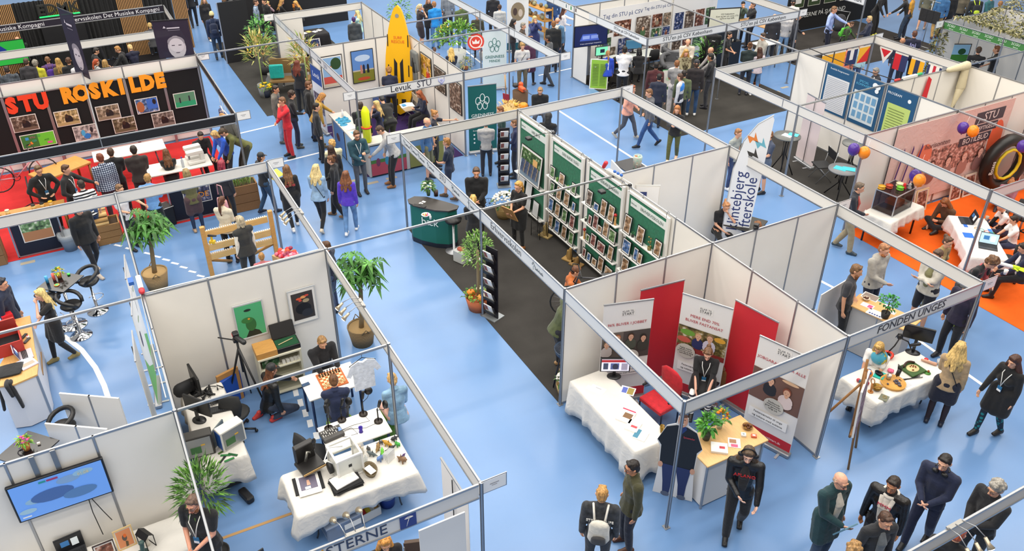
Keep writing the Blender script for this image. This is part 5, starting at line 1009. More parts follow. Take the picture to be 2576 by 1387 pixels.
m=Q_('1a1a1e',.4).tube([(-.2,.03,.01),(.2,-.03,.01)],.007,6).tube([(-.2,.06,.018),(.2,-.08,.018)],.007,6);one(m,'drumsticks','two crossed black sticks on the white cloth','sticks',(*q,Z7),rzT)
# easel
E0=at(2146,1070,.66);rz=toward(*E0,88)+pi;t=thing('easel','wooden artist easel with a canvas, seen from the side','easel',(*E0,0),rz);wm=mat('9a6c3c',.6,kind='wood')
for s in(-1,1):M().mt(wm).tube([(s*.28,-.12,.0),(s*.04,.04,1.75)],.02,6).build('leg',t)
M().mt(wm).tube([(0,.72,0),(0,.05,1.5)],.02,6).build('leg',t);M().mt(wm).box(0,-.03,.64,.5,.06,.03).build('ledge',t);M().mt(wm).tube([(0,.0,.4),(0,.06,1.95)],.02,6).build('mast',t)
m=M();m.T=Mx.Translation((0,-.05,.66))@Mx.Rotation(-.06,4,'X');m.mt(mat('e8e6e2',.6)).box(0,0,.45,.6,.03,.9).mt(mat('8a6a7a',.6,kind='photo')).box(0,-.018,.45,.56,.004,.85);one(m,'canvas','white edged canvas standing on the easel','canvas',tuple(t.location),rz)
# FONDEN UNGES counter
Q=px([(2157,775),(2250,815),(2295,790),(2180,728)],1.0);cx,cy=-1.42,5.86
t=thing('counter','grey counter with a wooden top behind the name UNGES','counter',(cx,cy,0),R_(14));Q_('d8a868',.45,kind='wood').box(0,0,.99,1.15,.5,.03,bev=.01).build('countertop',t);Q_('b4b2b0',.5).box(0,0,.49,1.0,.4,.95).build('body',t)
for s in(-.5,0):M().mt(ALU()).box(s,-.2,.49,.02,.01,.95).build('profile',t)
q=at(2225,800,1.0);bushy(q[0],q[1],1.006,'bonsai-like jade plant in a black pot',.16,.14,120,.07,.05,('2f7a34','3f9a44','2a6a30'),8,'potted_plant',(.08,.12,'2c2826'),(.012,'5a4630',.08))
for(u,v),w_,d_,lab,col,its in[((2190,748),.3,.22,'large open photo brochure on the wooden counter of the bearded man','dcd8d4',[(.0,0,.26,.18,'8a7a70')]),((2182,770),.22,.14,'pink and white leaflet on the wooden counter of the bearded man','ecd8dc',[(.05,0,.08,.1,'d84a78')]),((2203,790),.3,.2,'white mat of small figures on the wooden counter','e8e8ea',[(-.09+.045*k,-.05,.03,.04,'2a3a7a')for k in range(5)]),((2232,772),.12,.1,'pale card beside the jade plant','e4dcd8',[]),((2245,788),.1,.1,'white round coaster at the end of the wooden counter','f0eeec',[])]:
    q=at(u,v,1.0);sheet(*q,1.006,.3,w_,d_,lab,col,its)
q=at(2178,755,1.0);m=Q_('d8c8b0',.5).lathe([(.04,0),(.07,.04),(.065,.045),(.001,.02)],0,0,16).mt(mat('5a2c1c',.5));[m.ball((.03*cos(k),.03*sin(k*1.6),.045),.016)for k in range(8)];one(m,'bowl','bowl of dark chocolates on the wooden counter of the bearded man','bowl',(*q,1.006))
# leaning boards and small items behind
m=Q_('dcd9d5',.5).box(0,0,.6,.9,.02,1.2);one(m,'loose_panel','loose white panel leaning behind the bearded man','panel',(*at(2070,850,0),0),R_(100))
q=back(1917,690,2.5);m=Q_('1c1c1e',.4).box(0,0,.05,.09,.09,.1,bev=.01).cyl(0,-.06,.02,.07,.03).mt(mat('c8a02c',.4)).box(0,-.05,.06,.03,.02,.02);one(m,'action_camera','small black camera on top of the white wall','camera',(-3,3.98,H+.01),.5)
# ---------------- Sølvbæk booth: green panels with shelves ----------------
GR='0f6b4c'
def shelf_frame(t_loc,w_,h_,lab,hue,blank=False,items=None,tilt=-.12):
    g='photographs standing on the green shelf panels';return pic('picture_frame',lab,'picture',t_loc,0,w_,h_,'18171a',items or([('r',-w_/2+.02,.02,w_/2-.02,h_-.02,'e6e2dc')]+([]if blank else[('r',-w_/2+.035,.04,w_/2-.035,h_-.035,hue,'photo')])),.011,tilt,group=g,d=.015)
def green_panel(u0,u1,title,shelves,lab):
    w_=u1-u0;t=thing('shelf_panel',lab,'display panel',((u0+u1)/2,2.94,0),0,'green display panels with white shelves')
    Q_(GR,.85,kind='cloth').box(0,0,1.24,w_-.1,.03,2.2).build('felt_board',t);f=Q_('e4e2de',.5);f.box(-w_/2+.035,0,1.22,.07,.05,2.36).box(w_/2-.035,0,1.22,.07,.05,2.36).box(0,0,2.38,w_-.14,.05,.05);f.build('frame',t)
    Q_('dfe4e0',.5).box(.03,-.02,2.2,w_-.2,.01,.16).build('title_plate',t);text(t,title,.095,mat('6a7a74',.6),(.16,-.027,2.2),sx=.9);text(t,'Sølvbæk',.06,mat('8a9a94',.6),(-w_/2+.23,-.027,2.2))
    for z in shelves:Q_('e6e4e0',.5).box(-.02,-.075,z-.01,w_-.02,.13,.022).build('shelf',t)
    for s in(-.45,.45):Q_('3a3a3c',.4,.5).tube([(s*w_,.03,H+.02),(s*w_,-.01,H+.07),(s*w_,-.04,H+.02),(s*w_,-.035,2.4)],.005,5).build('hook',t)
    return t
green_panel(-9.8,-8.5,'HER ER VI',[.14,.96],'leftmost green panel titled HER ER VI');green_panel(-8.3,-7.0,'DEN RØDE TRÅD',[.2,.63,1.07,1.5],'second green panel titled DEN RØDE TRÅD')
green_panel(-6.82,-5.52,'SØBÆKSPARKEN',[.17,.62,1.07,1.5],'third green panel, partly crossed by the thin rail');green_panel(-5.4,-4.1,'ERHVERVSSKOLEN',[.17,.62,1.07,1.53],'rightmost green panel titled ERHVERVSSKOLEN')
hues=('8a6a4c','4a6a9a','6a5a50','5a7a4a','9a7a5a','7a4a44');rnd=random.Random(11);ORD=('first','second','third','fourth','fifth','sixth')
def fill(u0,z,specs,where):
    for i,(du,w_,h_)in enumerate(specs):shelf_frame((u0+du,2.83,z+.003),w_,h_,'%s framed photo on %s'%(ORD[i],where),rnd.choice(hues))
for z,wh,sp in[(1.5,'top shelf',[(.2,.22,.28),(.6,.24,.28),(1.1,.2,.26)]),(1.07,'second shelf',[(.2,.2,.32),(.5,.22,.34),(.82,.24,.34),(1.12,.15,.24)]),(.63,'third shelf',[(.17,.22,.33),(.46,.22,.33),(.76,.22,.33),(1.08,.22,.33)]),(.2,'bottom shelf',[(.17,.22,.33),(.47,.22,.33),(.77,.22,.33),(1.07,.22,.33)])]:fill(-8.3,z,sp,wh+' of DEN RØDE TRÅD')
for z,wh,sp in[(1.5,'top shelf',[(.22,.22,.36),(.5,.2,.2),(.75,.22,.38),(1.02,.22,.38)]),(1.07,'second shelf',[(.3,.15,.24),(.5,.2,.34),(.68,.18,.18),(.88,.22,.36),(1.12,.26,.3)]),(.62,'third shelf',[(.26,.16,.2),(.46,.22,.3),(.76,.3,.26),(1.1,.2,.34)]),(.17,'bottom shelf',[(.15,.15,.24),(.34,.16,.22),(.55,.2,.2),(.78,.22,.34),(1.08,.28,.26)])]:fill(-6.82,z,sp,wh+' of the rail-crossed green panel')
for z,wh,sp in[(1.53,'top shelf',[(.17,.24,.4),(.6,.24,.36),(1.15,.22,.34)]),(1.07,'second shelf',[(.2,.28,.32),(.52,.16,.3),(.66,.16,.26)]),(.62,'third shelf',[(.2,.24,.34)])]:fill(-5.4,z,sp,wh+' of the ERHVERVSSKOLEN panel')
shelf_frame((-9.1,2.8,.97),1.0,.8,'large framed group photograph on the leftmost green panel','6a7a5a',items=[('r',-.48,.02,.48,.78,'e6e2dc'),('r',-.44,.05,.44,.74,'7a8a98'),('r',-.44,.45,.44,.74,'4a6a34','photo'),('r',.1,.45,.3,.62,'d8a868')]+[('e',-.36+.066*(k%12),.42-.1*(k//12),.028,.06,('3a4462','4a5472','8a7a6a')[k%3])for k in range(36)])
for i,du in enumerate((.25,.62)):
    shelf_frame((-9.8+du,2.84,.5),.3,.42,('left','right')[i]+' framed text sheet under the large group photograph','',items=[('r',-.13,.02,.13,.40,'dcdcdc')]+[('r',-.1,.06+.03*k,.1,.066+.03*k,'b0b0b4')for k in range(10)]);shelf_frame((-9.8+du+.35,2.83,.143),.28,.4,('left','right')[i]+' framed sheet on the lowest shelf of HER ER VI','',items=[('r',-.12,.02,.12,.38,'dcdcdc')]+[('r',-.1,.06+.03*k,.1,.066+.03*k,'b0b0b4')for k in range(9)])
def small(u,z,kind,lab):
    if kind=='cactus':bushy(u,2.86,z+.003,lab,.03,.03,30,.03,.012,('4a8a4a','3a6a3a'),3,'small_plant',(.03,.05,'3a3634'))
    elif kind=='hand':m=Q_('c89858',.6);m.cap((0,0,.01),(0,0,.13),.03,.022,1,.7).cap((-.02,0,.13),(-.03,0,.2),.01,.008).cap((.0,0,.14),(.0,0,.2),.01,.008).cap((.02,0,.13),(.03,0,.19),.01,.008);o=one(m,'wooden_hand',lab,'wooden hand',(u,2.86,z+.003));Q_('b02424',.3).ball((0,-.005,.23),.035).build('apple',o)
    elif kind=='glass':m=Q_('8a7a4a',.1,.5);m.cyl(0,0,0,.07,.04);[m.ball((.03*cos(k*2),.02*sin(k*2),.1+.035*k),.02)for k in range(6)];one(m,'glass_ornament',lab,'ornament',(u,2.86,z+.003))
    elif kind=='jar':m=Q_('5a8a34',.3).lathe([(.03,0),(.035,.05),(.025,.09),(.001,.09)],0,0,12);one(m,'green_jar',lab,'jar',(u,2.86,z+.003))
small(-8.3+.4,1.5,'jar','small green jar between the first two photos of DEN RØDE TRÅD');small(-8.3+.85,1.5,'jar','yellow green jar at the right of the top shelf of DEN RØDE TRÅD');small(-8.3+.34,1.07,'cactus','small cactus on the second shelf of DEN RØDE TRÅD')
small(-5.65,1.5,'hand','carved wooden hand holding a red apple, the higher of two');small(-6.72,.62,'hand','carved wooden hand holding a red apple, the lower of two');small(-6.7,1.07,'cactus','little cactus at the left of the panel crossed by the rail');small(-5.62,.17,'cactus','cactus at the right end of the panel crossed by the rail');small(-5.05,1.53,'cactus','cactus beside the first photo of the ERHVERVSSKOLEN panel');small(-4.5,1.53,'glass','glass ornament on the ERHVERVSSKOLEN panel')
for i,u in enumerate((-8.35,-5.45)):
    t=thing('clip_lamp',('black clip lamp above the HER ER VI panel','black clip lamp above the panel crossed by the rail')[i],'lamp',(u,3,H),0,'black clip lamps');Q_('1c1c1e',.4).tube([(0,0,.02),(-.05,-.2,.03),(-.12,-.5,-.02)],.008,5).build('arm',t);Q_('1c1c1e',.4).box(-.14,-.56,-.05,.14,.12,.06,bev=.01).build('lamp_head',t);Q_('1c1c1e',.4).box(0,0,.02,.05,.06,.04).build('clamp',t)
t=thing('power_strip','white power strip with blue plugs on top of the green panel wall','power strip',(-5.98,3.0,H+.005),.1);Q_('dcd8cc',.4).box(0,0,.03,.45,.09,.06,bev=.01).build('housing',t)
for k in range(3):Q_('2a62b4',.4).ball((-.0+.1*k,0,.08),.04,.03,.03).build('plug',t)
Q_('c8303a',.4).cap((-.34,.0,.05),(-.28,0,.16),.04,.045).build('plug',t);Q_('e4e2de',.4).tube([(.2,0,.03),(.5,.03,-.0),(.6,.04,-.4),(.62,.04,-1.5)],.01,5).build('cable',t)
# floor items in that booth
def iron(u,v,lab,nm,cat,col,hh):q=at(u,v,0);m=Q_(col,.7,kind='wood');m.box(0,0,.02,.3,.2,.04,bev=.01);m.cap((0,0,.06),(.02,0,hh),.06,.03).cap((-.08,.04,.06),(-.05,.02,hh*.7),.03,.03).mt(mat('2a2622',.5,.4)).tube([(.1,-.05,.04),(.12,-.05,hh*1.3)],.01,5);one(m,nm,lab,cat,(*q,.008),.4)
iron(1432,655,'carved wooden stump with tools on the dark carpet','wood_carving','carving','9a7a44',.3);iron(1450,668,'smaller carved wooden stump beside the bicycle','wood_carving','carving','8a6a3a',.2);iron(1372,595,'wooden spindle leaning under the HER ER VI panel','wood_carving','carving','a8905c',.35)
q=at(1355,595,0);t=thing('wire_rack','dark wire rack on the carpet under the leftmost green panel','rack',(*q,.008),.2);m=Q_('1e1c1c',.4,.5)
for z in(.05,.2,.35):[m.tube([(-.15,-.1+.04*k,z),(.15,-.1+.04*k,z)],.005,4)for k in range(6)]
m.build('grid',t);[Q_('1e1c1c',.4,.5).tube([(a,b,0),(a,b,.42)],.008,5).build('leg',t)for a in(-.15,.15)for b in(-.1,.1)]
# reception counter
Q=px([(1037,520),(1155,520)],1.0);cx,cy=at(1092,512,1.0)
t=thing('reception_counter','green curved counter with a dark top lettered bæk','counter',(cx-.02,cy,0),R_(36));curve=[(-.62,-.12),(-.5,-.26),(-.2,-.32),(.2,-.3),(.5,-.2),(.62,-.02),(.58,.12),(.2,.16),(-.3,.18),(-.56,.08)]
cs=[(a*.92,b*.9)for a,b in curve];Q_('14645a',.6).prism(cs,.12,.98).build('body',t);Q_('1a2230',.5).prism([(a*.93,b*.91)for a,b in curve],0,.12).build('plinth',t);Q_('3a3634',.4).prism(curve,.98,1.01).build('countertop',t);text(t,'bæk',.26,mat('dfe8e4',.5),(.05,-.3,.66),(HP,0,.08))
q=at(1078,492,1.01);bushy(*q,1.012,'vase of white and green flowers on the green counter',.13,.1,110,.12,.05,('4a7a34','5f8a44','2f5a2a'),12,'flower_bouquet',(.05,.13,'4a6a58'),flowers=[('e8ecd0',12,.035)],cat='flowers')
q=at(1097,493,1.01);one(Q_('3a2420',.4).cyl(0,0,0,.14,.05),'tin','dark tin behind the white flowers','tin',(*q,1.012))
q=at(1071,545,1.01);bw=one(Q_('c8d0cc',.2).lathe([(.05,0),(.1,.05),(.095,.055),(.001,.02)],0,0,18),'glass_bowl','glass bowl of sweets on the green counter','bowl',(*q,1.012));m=M()
for k in range(16):m.mt(mat(('d8443a','e8c840','e8e4dc','c85a9a')[k%4],.4)).ball((.05*cos(k*2.1),.05*sin(k*1.3),.05),.018)
m.build('sweets',bw)
q=at(1083,552,1.01);one(Q_('e0e4e4',.2).lathe([(.025,0),(.025,.08),(.01,.1),(.012,.13),(.001,.13)],0,0,12),'sanitiser_bottle','small clear bottle beside the sweets','bottle',(*q,1.012))
for i,(u,v)in enumerate([(1059,512),(1066,508)]):q=at(u,v,1.01);sheet(*q,1.012,.5,.09,.06,('white card left of the flowers on the green counter','white card nearest the flowers on the green counter')[i],name='card',cat='card')
q=at(1055,520,1.01);m=Q_('1c1a1a',.7,kind='cloth').box(0,0,.01,.3,.1,.02,.3).box(.05,.04,.02,.2,.06,.015,-.3);one(m,'folded_cloth','black folded cloth on the dark counter top','cloth',(*q,1.012),.4)
q=at(1098,540,1.0);t=thing('counter_stool','black padded stool pushed to the green counter','stool',(q[0]+.1,q[1]+.35,.008),0);Q_('151517',.4).lathe([(.01,.78),(.18,.78),(.2,.84),(.01,.87)],0,0,16).build('seat',t);M().mt(ALU()).lathe([(.2,0),(.2,.015),(.03,.05),(.025,.78)],0,0,16).build('base',t)
q=at(1107,590,.3);m=Q_('b8bab8',.5).box(0,0,.15,.3,.24,.3,bev=.02).mt(mat('a0503c',.7)).ball((0,0,.31),.1,.08,.05);one(m,'plastic_crate','grey plastic crate behind the green counter','crate',(-8.05,.5,.008),.4)
# brochure racks
def rack(x,y,rz,lab,n=5,lean=0):
    t=thing('brochure_rack',lab,'brochure rack',(x,y,.008),rz);Q_('1a1820',.5).box(0,.03,.82,.3,.02,1.62).build('back_panel',t);Q_('9aa0a4',.4,.4).box(0,.05,.01,.34,.3,.02).build('base',t)
    for k in range(n):
        z=.12+.31*k;q_=Q_('17151c',.4);q_.T=Mx.Translation((0,-.03,z))@Mx.Rotation(.35,4,'X');q_.box(0,.02,.1,.28,.02,.2).box(0,-.03,.04,.28,.012,.08);h_=q_.build('holder',t)
        b=Q_('e6e4e2',.5);b.T=q_.T;b.box(0,0,.13,.2,.016,.26).mt(mat('8a4a3c',.5)).box(-.05,-.0085,.17,.08,.002,.14).mt(mat('2a7a5a',.5)).box(.0,-.0085,.03,.19,.002,.04);b.build('brochures',h_)
    return t
rack(-5.84,.12,R_(20),'black brochure rack beside the olive tree');rack(*at(1268,470,0),R_(70),'black brochure rack behind the woman with the clipboard')
# olive tree
q=(-6.27,.04);bushy(*q,.0,'olive tree in a terracotta pot planted with pumpkins',.3,.42,620,.10,.03,('5a8a34','7aa848','4a7030','90b060'),21,'olive_tree',(.27,.3,'b8643c'),(.03,'8a7a5c',.66),tip=.4)
for i,(a,b,c_,s_,lb)in enumerate([(-.1,-.12,'e8821c',.09,'large orange pumpkin in the terracotta pot'),(.02,-.18,'c8b83a',.055,'small yellow green gourd in the terracotta pot'),(.14,-.02,'e89a3c',.08,'orange gourd at the right of the terracotta pot'),(.12,.1,'e8dcc0',.08,'cream gourd in the terracotta pot'),(-.12,.1,'d8dcb8',.09,'pale green gourd in the terracotta pot')]):
    m=Q_(c_,.5);[m.ball((s_*.35*cos(k*1.05),s_*.35*sin(k*1.05),s_*.8),s_*.65,s_*.65,s_*.8,8,6)for k in range(6)];m.mt(mat('5a6a34',.7)).cap((0,0,s_*1.5),(.01,0,s_*2),.01,.007);one(m,'pumpkin',lb,'pumpkin',(q[0]+a,q[1]+b,.275))
bushy(q[0]-.02,q[1]-.04,.27,'low green herbs around the pumpkins',.26,.05,120,.09,.04,('4a7a30','3a6a28','6a9a40'),31,'herb_plants',None,lo=0)
# wheelbarrow of chrysanthemums
q=at(1268,528,.2);bushy(q[0],q[1],.0,'white chrysanthemums in a wooden flower cart',.3,.2,60,.12,.06,('3a5a2a','4a6a34'),14,'flower_cart',(.22,.25,'a8884c'),flowers=[('ece8e0',90,.035)],cat='flowers',potkind='basket');m=Q_('2a2a30',.4,.5).tube([(.14*cos(R_(a)),0,.14+.14*sin(R_(a)))for a in range(0,360,24)],.007,5,True)
for a in range(0,180,36):m.tube([(.14*cos(R_(a)),0,.14+.14*sin(R_(a))),(-.14*cos(R_(a)),0,.14-.14*sin(R_(a)))],.004,4)
one(m,'cart_wheel','small spoked wheel of the flower cart','wheel',(*at(1232,524,0),0),.8)
q=at(1397,985,0);bushy(q[0]+.1,q[1]+.1,.008,'white flowers in a paper wrapped pot at the booth corner',.13,.12,40,.1,.05,('3a5a2a','4a6a34'),15,'potted_flowers',(.13,.2,'b89a68'),flowers=[('e8e2d8',60,.025)],cat='flowers')
q=(-3.42,.38);t=thing('kettle_grill','small blue grey kettle grill beside the white booth wall','grill',(*q,.008),.5);Q_('2a3a50',.4).lathe([(.05,.62),(.2,.68),(.24,.8),(.22,.8),(.18,.7),(.001,.66)],0,0,18).build('bowl',t);m=Q_('4a4440',.4,.6);[m.tube([(-.2,-.18+.036*k,.8),(.2,-.18+.036*k,.8)],.004,4)for k in range(11)];m.build('grate',t)
for k in range(3):Q_('1c2230',.4,.4).tube([(.15*cos(k*2.1),.15*sin(k*2.1),.66),(.26*cos(k*2.1),.26*sin(k*2.1),.01)],.013,6).build('leg',t)
# bicycle behind the wall
def bicycle(x,y,rz,lab,col,z0=0,seat='2a2a2c'):
    t=thing('bicycle',lab,'bicycle',(x,y,z0),rz);fm=mat(col,.35)
    for s,nm in((-.5,0),(.52,1)):
        w_=Q_('1a1a1c',.7).tube([(s+.33*cos(R_(a)),0,.34+.33*sin(R_(a)))for a in range(0,360,18)],.016,6,True).build('wheel',t);k=Q_('b0b0b4',.3,.7);k.tube([(s,-.03,.34),(s,.03,.34)],.02,6)
        for a in range(0,360,24):k.tube([(s,0,.34),(s+.32*cos(R_(a)),0,.34+.32*sin(R_(a)))],.0018,3)
        k.build('spokes',w_)
    f=M().mt(fm);[f.tube(p_,.016,7)for p_ in([(-.12,0,.3),(-.2,0,.82)],[(-.12,0,.3),(.36,0,.72)],[(-.2,0,.8),(.34,0,.86)],[(-.5,0,.34),(-.12,0,.3)],[(-.5,0,.34),(-.2,0,.78)],[(.52,0,.34),(.34,0,.88),(.32,0,.98)])];f.build('frame',t)
    Q_(seat,.4).cap((-.32,0,.9),(-.06,0,.91),.07,.025,1,.4,(0,1,0)).build('saddle',t);Q_('1a1a1c',.4).tube([(.32,-.22,1.0),(.42,-.22,1.02),(.46,-.2,.9),(.4,-.2,.84)],.013,6).tube([(.32,-.22,1.0),(.32,.22,1.0)],.013,6).tube([(.32,.22,1.0),(.42,.22,1.02),(.46,.2,.9),(.4,.2,.84)],.013,6).build('handlebar',t)
    Q_('2a2a2c',.4,.6).tube([(-.12+.09*cos(R_(a)),.02,.3+.09*sin(R_(a)))for a in range(0,360,36)],.008,5,True).tube([(-.2,.06,.3),(-.04,.06,.3)],.01,5).build('crank',t);return t
q0=at(1487,700,1.55);q1=at(1590,662,1.55);M_=Q_('3a3a3e',.4,.4)
t=thing('bicycle_stand','black repair stand holding the racing bicycle','stand',(-4.2,1.6,.008),0);Q_('1a1a1c',.4).tube([(0,0,0),(0,0,1.35)],.02,8).build('pole',t);[Q_('1a1a1c',.4).tube([(0,0,.1),(.3*cos(a),.3*sin(a),.01)],.015,6).build('leg',t)for a in(0.3,2.4,4.5)]
bicycle(-4.25,1.5,R_(-115),'racing bicycle with drop handlebars clamped high behind the white wall','3a3a40',.62)
# boxes: chewy details of stand rear: orange crate
# ---------------- booth behind: candy table ----------------
q=at(1640,432,.8);t=table(q[0]-.3,q[1]-.25,1.2,.6,R_(0),.8,'round black topped table with the candy jar','26262a','3a3a3e');
one(Q_('c8dcd0',.15,alpha=.5).lathe([(.1,0),(.12,.3),(.1,.34),(.09,.3),(.08,.01)],0,0,18),'candy_jar','tall clear jar of colourful candy','jar',(q[0]-.35,q[1]-.2,.802));m=M()
for k in range(60):m.mt(mat(('c83a4a','e8d8c0','3aa878','e8a0a8','d87a3a')[k%5],.5)).ball((.06*cos(k*2.4),.06*sin(k*1.7),.03+.0045*k),.03,.025,.022,8,5)
one(m,'candies','colourful candies filling the tall clear jar','candy',(q[0]-.35,q[1]-.2,.805));m=Q_('e8c8a0',.5).lathe([(.14,0),(.17,.02),(.001,.02)],0,0,20).mt(mat('f07a1c',.4)).cyl(.02,0,.02,.14,.03);one(m,'wooden_plate','wooden plate with an orange bottle','plate',(q[0]+.1,q[1]-.1,.802))
m=Q_('dedbd8',.5).box(0,0,.55,1.5,.03,1.1);one(m,'partition_board','low white panel leaning against the candy table','panel',(-8.2,4.9,0),R_(-12))
# ---------------- Klintebjerg booth ----------------
q=at(1850,560,0);F0=(-4.75,4.7);t=thing('feather_flag','white feather flag lettered klintebjerg efterskole','flag',(-5.42,5.98,0),toward(-5.5,5.8,0)+pi)
prof=[(-.28,.25),(-.27,1.2),(-.24,2.1),(-.12,2.75),(.1,3.15),(.36,3.38),(.40,3.3),(.36,2.4),(.30,1.2),(.26,.25)];m=Q_('e4e6ea',.7);outline(m,prof,-.003,.006);m.build('sheet',t);Q_('b8babc',.4).tube([(-.29,0,0),(-.28,0,1.2),(-.25,0,2.1),(-.13,0,2.77),(.1,0,3.17),(.38,0,3.4)],.012,6).build('pole',t);Q_('2a2a2c',.5).lathe([(.25,0),(.25,.02),(.02,.05)],-.29,0,18).build('base',t)
text(t,'klintebjerg',.34,mat('2c3a70',.6),(-.08,-.005,1.35),(HP,-HP,0),ext=.001);text(t,'efterskole',.34,mat('2c3a70',.6),(.17,-.005,1.28),(HP,-HP,0),ext=.001)
for a,b,c_ in((.05,2.85,'e0823a'),(.22,2.75,'6ab0c4'),(.1,2.5,'3a3836')):k=Q_(c_,.6);k.add([(a-.13,-.005,b+.06),(a+.02,-.005,b+.01),(a+.03,-.005,b+.14),(a+.08,-.005,b),(a+.12,-.005,b-.09),(a,-.005,b-.04),(a-.05,-.005,b-.12)],[(0,5,1),(1,3,2),(1,5,4,3),(5,0,6)]);k.build('bird_print',t)
q=at(1868,565,.75);table(q[0]-.1,q[1]+.1,.9,.7,.5,.74,'dark round-edged table beside the woman with pink hair','26241f','2a2a2c')
q=at(1868,556,.76);bushy(q[0]-.05,q[1],.745,'pink heather in a brass pot',.09,.08,150,.12,.012,('8a6a8a','b07a9a','6a7a4a'),17,'potted_heather',(.08,.2,'a8904c'),tip=.9,lo=.1)
pic('leaning_poster','folded poster with portraits leaning beside the feather flag wall','poster',(-5.8,3.75,.9),R_(60),.5,1.2,'dcdad6',[('r',-.23,.05,.23,.75,'5a4a5a','photo'),('r',-.23,.75,.23,1.15,'e8e6e4'),('p',-.08,.5,.1,'3a4a7a','6a4a34'),('r',-.18,.9,-.02,1.05,'2c3a70')],.012,-.05)
m=Q_('dedbd8',.5).box(0,0,.75,.9,.03,1.5);one(m,'partition_board','loose white panel standing behind the green panel wall','panel',(-4.6,3.3,0),R_(-4))
# ---------------- chess and podcast booth ----------------
folding(-4.53,-5.53,1.8,.6,HP*0+0,.74,'folding table under the computer parts cloth');cloth(-4.53,-5.52,1.86,.62,0,.742,.42,'white tablecloth under the open computer and monitors',seed=9)
ZT=.747
for u,v,w_,a,lb in((497,985,.5,100,'black monitor standing edge-on, the farther on the computer table'),(505,1055,.52,130,'black monitor seen from behind, the nearer on the computer table')):q=at(u,v,ZT);monitor(q[0],q[1],ZT,toward(*q,a)+pi,w_,lb,'1c1e22')
q=at(558,1030,ZT);m=Q_('1c1c1f',.5).box(0,0,.012,.16,.44,.02,bev=.006).mt(mat('34363a',.5));[m.box(-.06+.028*r,-.19+.031*c,.025,.022,.024,.006)for r in range(5)for c in range(13)];one(m,'keyboard','black keyboard on the computer table','keyboard',(*q,ZT),-.15)
def pc(u,v,rz,lb,col,side,h=.4):
    q=at(u,v,ZT);t=thing('computer_case',lb,'computer',(*q,ZT),rz);Q_(col,.4).box(0,0,h/2,.18,.4,h,bev=.01).build('case',t);Q_(side,.4).box(-.0,-.203,h/2,.16,.008,h*.8).build('front_bezel',t)
    m=Q_('9a9c9a',.4,.5).box(.094,0,h/2,.006,.34,h*.85).mt(mat('1a1a1c',.5)).lathe([(.05,.0),(.05,.03),(.001,.03)],.0,0,12).mt(mat('c8a03a',.5));m.box(.1,.05,h*.6,.01,.06,.02).mt(mat('3a6a3a',.5)).box(.1,-.06,h*.4,.01,.15,.12);m.build('opened_side',t);return t
pc(508,1140,-.1,'open black computer case on the table corner','2b2926','1c1c1e');pc(585,1115,.35,'white and blue computer case on the table corner','dedcd4','1d4f9a',.38)
q=at(552,1105,.95);m=Q_('6a7478',.2,.3).box(0,0,.17,.02,.36,.32,.2);one(m,'side_panel','removed grey computer side panel','panel',(*at(552,1115,ZT),ZT),.6)
q=at(565,1150,ZT);t=thing('circuit_boards','green circuit boards and screwdrivers spread at the table edge','electronics',(*q,ZT));
for k,(a,b,c_,r_)in enumerate([(-.12,0,'4a6a2a',.3),(-.02,.02,'2c7a3c',-.4),(.05,-.04,'1c1c20',.8),(.1,.05,'2c7a3c',.1),(.02,.12,'1e5a30',-.7)]):Q_(c_,.5).box(a,b,.006+.001*k,.035,.15,.008,r_).build('board',t)
q=at(530,1000,ZT);m=Q_('18181b',.5);rnd=random.Random(4)
for _ in range(26):a,b=rnd.uniform(-.2,.2),rnd.uniform(-.14,.14);m.tube([(a,b,.02),(a+rnd.uniform(-.1,.1),b+rnd.uniform(-.1,.1),rnd.uniform(.02,.08)),(a+rnd.uniform(-.1,.1),b+rnd.uniform(-.1,.1),.02)],rnd.uniform(.006,.02),5)
one(m,'cable_tangle','tangle of black chargers and cables on the computer table','cables',(*q,ZT));
q=at(470,990,ZT);m=Q_('17181c',.7).cap((0,-.1,.12),(0,.12,.12),.13,.12,.8,1);one(m,'camera_bag','black bag behind the edge-on monitor','bag',(*q,ZT),.3)
q=at(578,990,.3);t=thing('blue_crate','blue plastic rack of trays on the floor by the tripod','crate',(*at(590,1010,0),0),.5);Q_('1f4fb0',.5).box(0,0,.3,.12,.4,.6,bev=.01).build('crate',t);k=Q_('22242a',.5);[k.box(-.065,0,.08+.09*i,.01,.34,.06)for i in range(6)];k.build('trays',t)
m=Q_('b8864c',.7).box(0,0,.35,.05,.4,.7);one(m,'cardboard_sheet','cardboard behind the blue rack of trays','cardboard',(-5.75,-5.05,0),.3)
office_chair(*at(605,1090,0),1.2,'black swivel chair at the computer table','1f2022');office_chair(*at(800,1195,0),.4,'black swivel chair behind the white t-shirt table')
# tripod camera
T0=V(at(632,990));q=V((-5.55,-4.8));t=thing('camera_tripod','black video camera on a tall tripod','tripod',(q.x,q.y,0));k=mat('1b1b1e',.4)
for u,v in((632,990),(683,1050),(575,1010)):e=V(at(u,v))-q;M().mt(k).tube([(0,0,1.25),(e.x*.5,e.y*.5,.62),(e.x,e.y,.01)],[.022,.018,.012],7).build('leg',t)
M().mt(k).cyl(0,0,.75,1.4,.02).build('centre_column',t);h_=M().mt(k).box(0,0,1.43,.1,.12,.06,bev=.01).build('head',t);M().mt(k).tube([(0,0,1.42),(-.35,-.25,1.33)],.012,6).build('pan_handle',h_)
m=M().mt(k).box(0,0,1.53,.12,.1,.12,bev=.015).cap((.05,0,1.52),(.22,.08,1.5),.04,.045).mt(mat('b8302a',.4)).box(0,-.055,1.55,.09,.006,.02);m.build('camera',t)
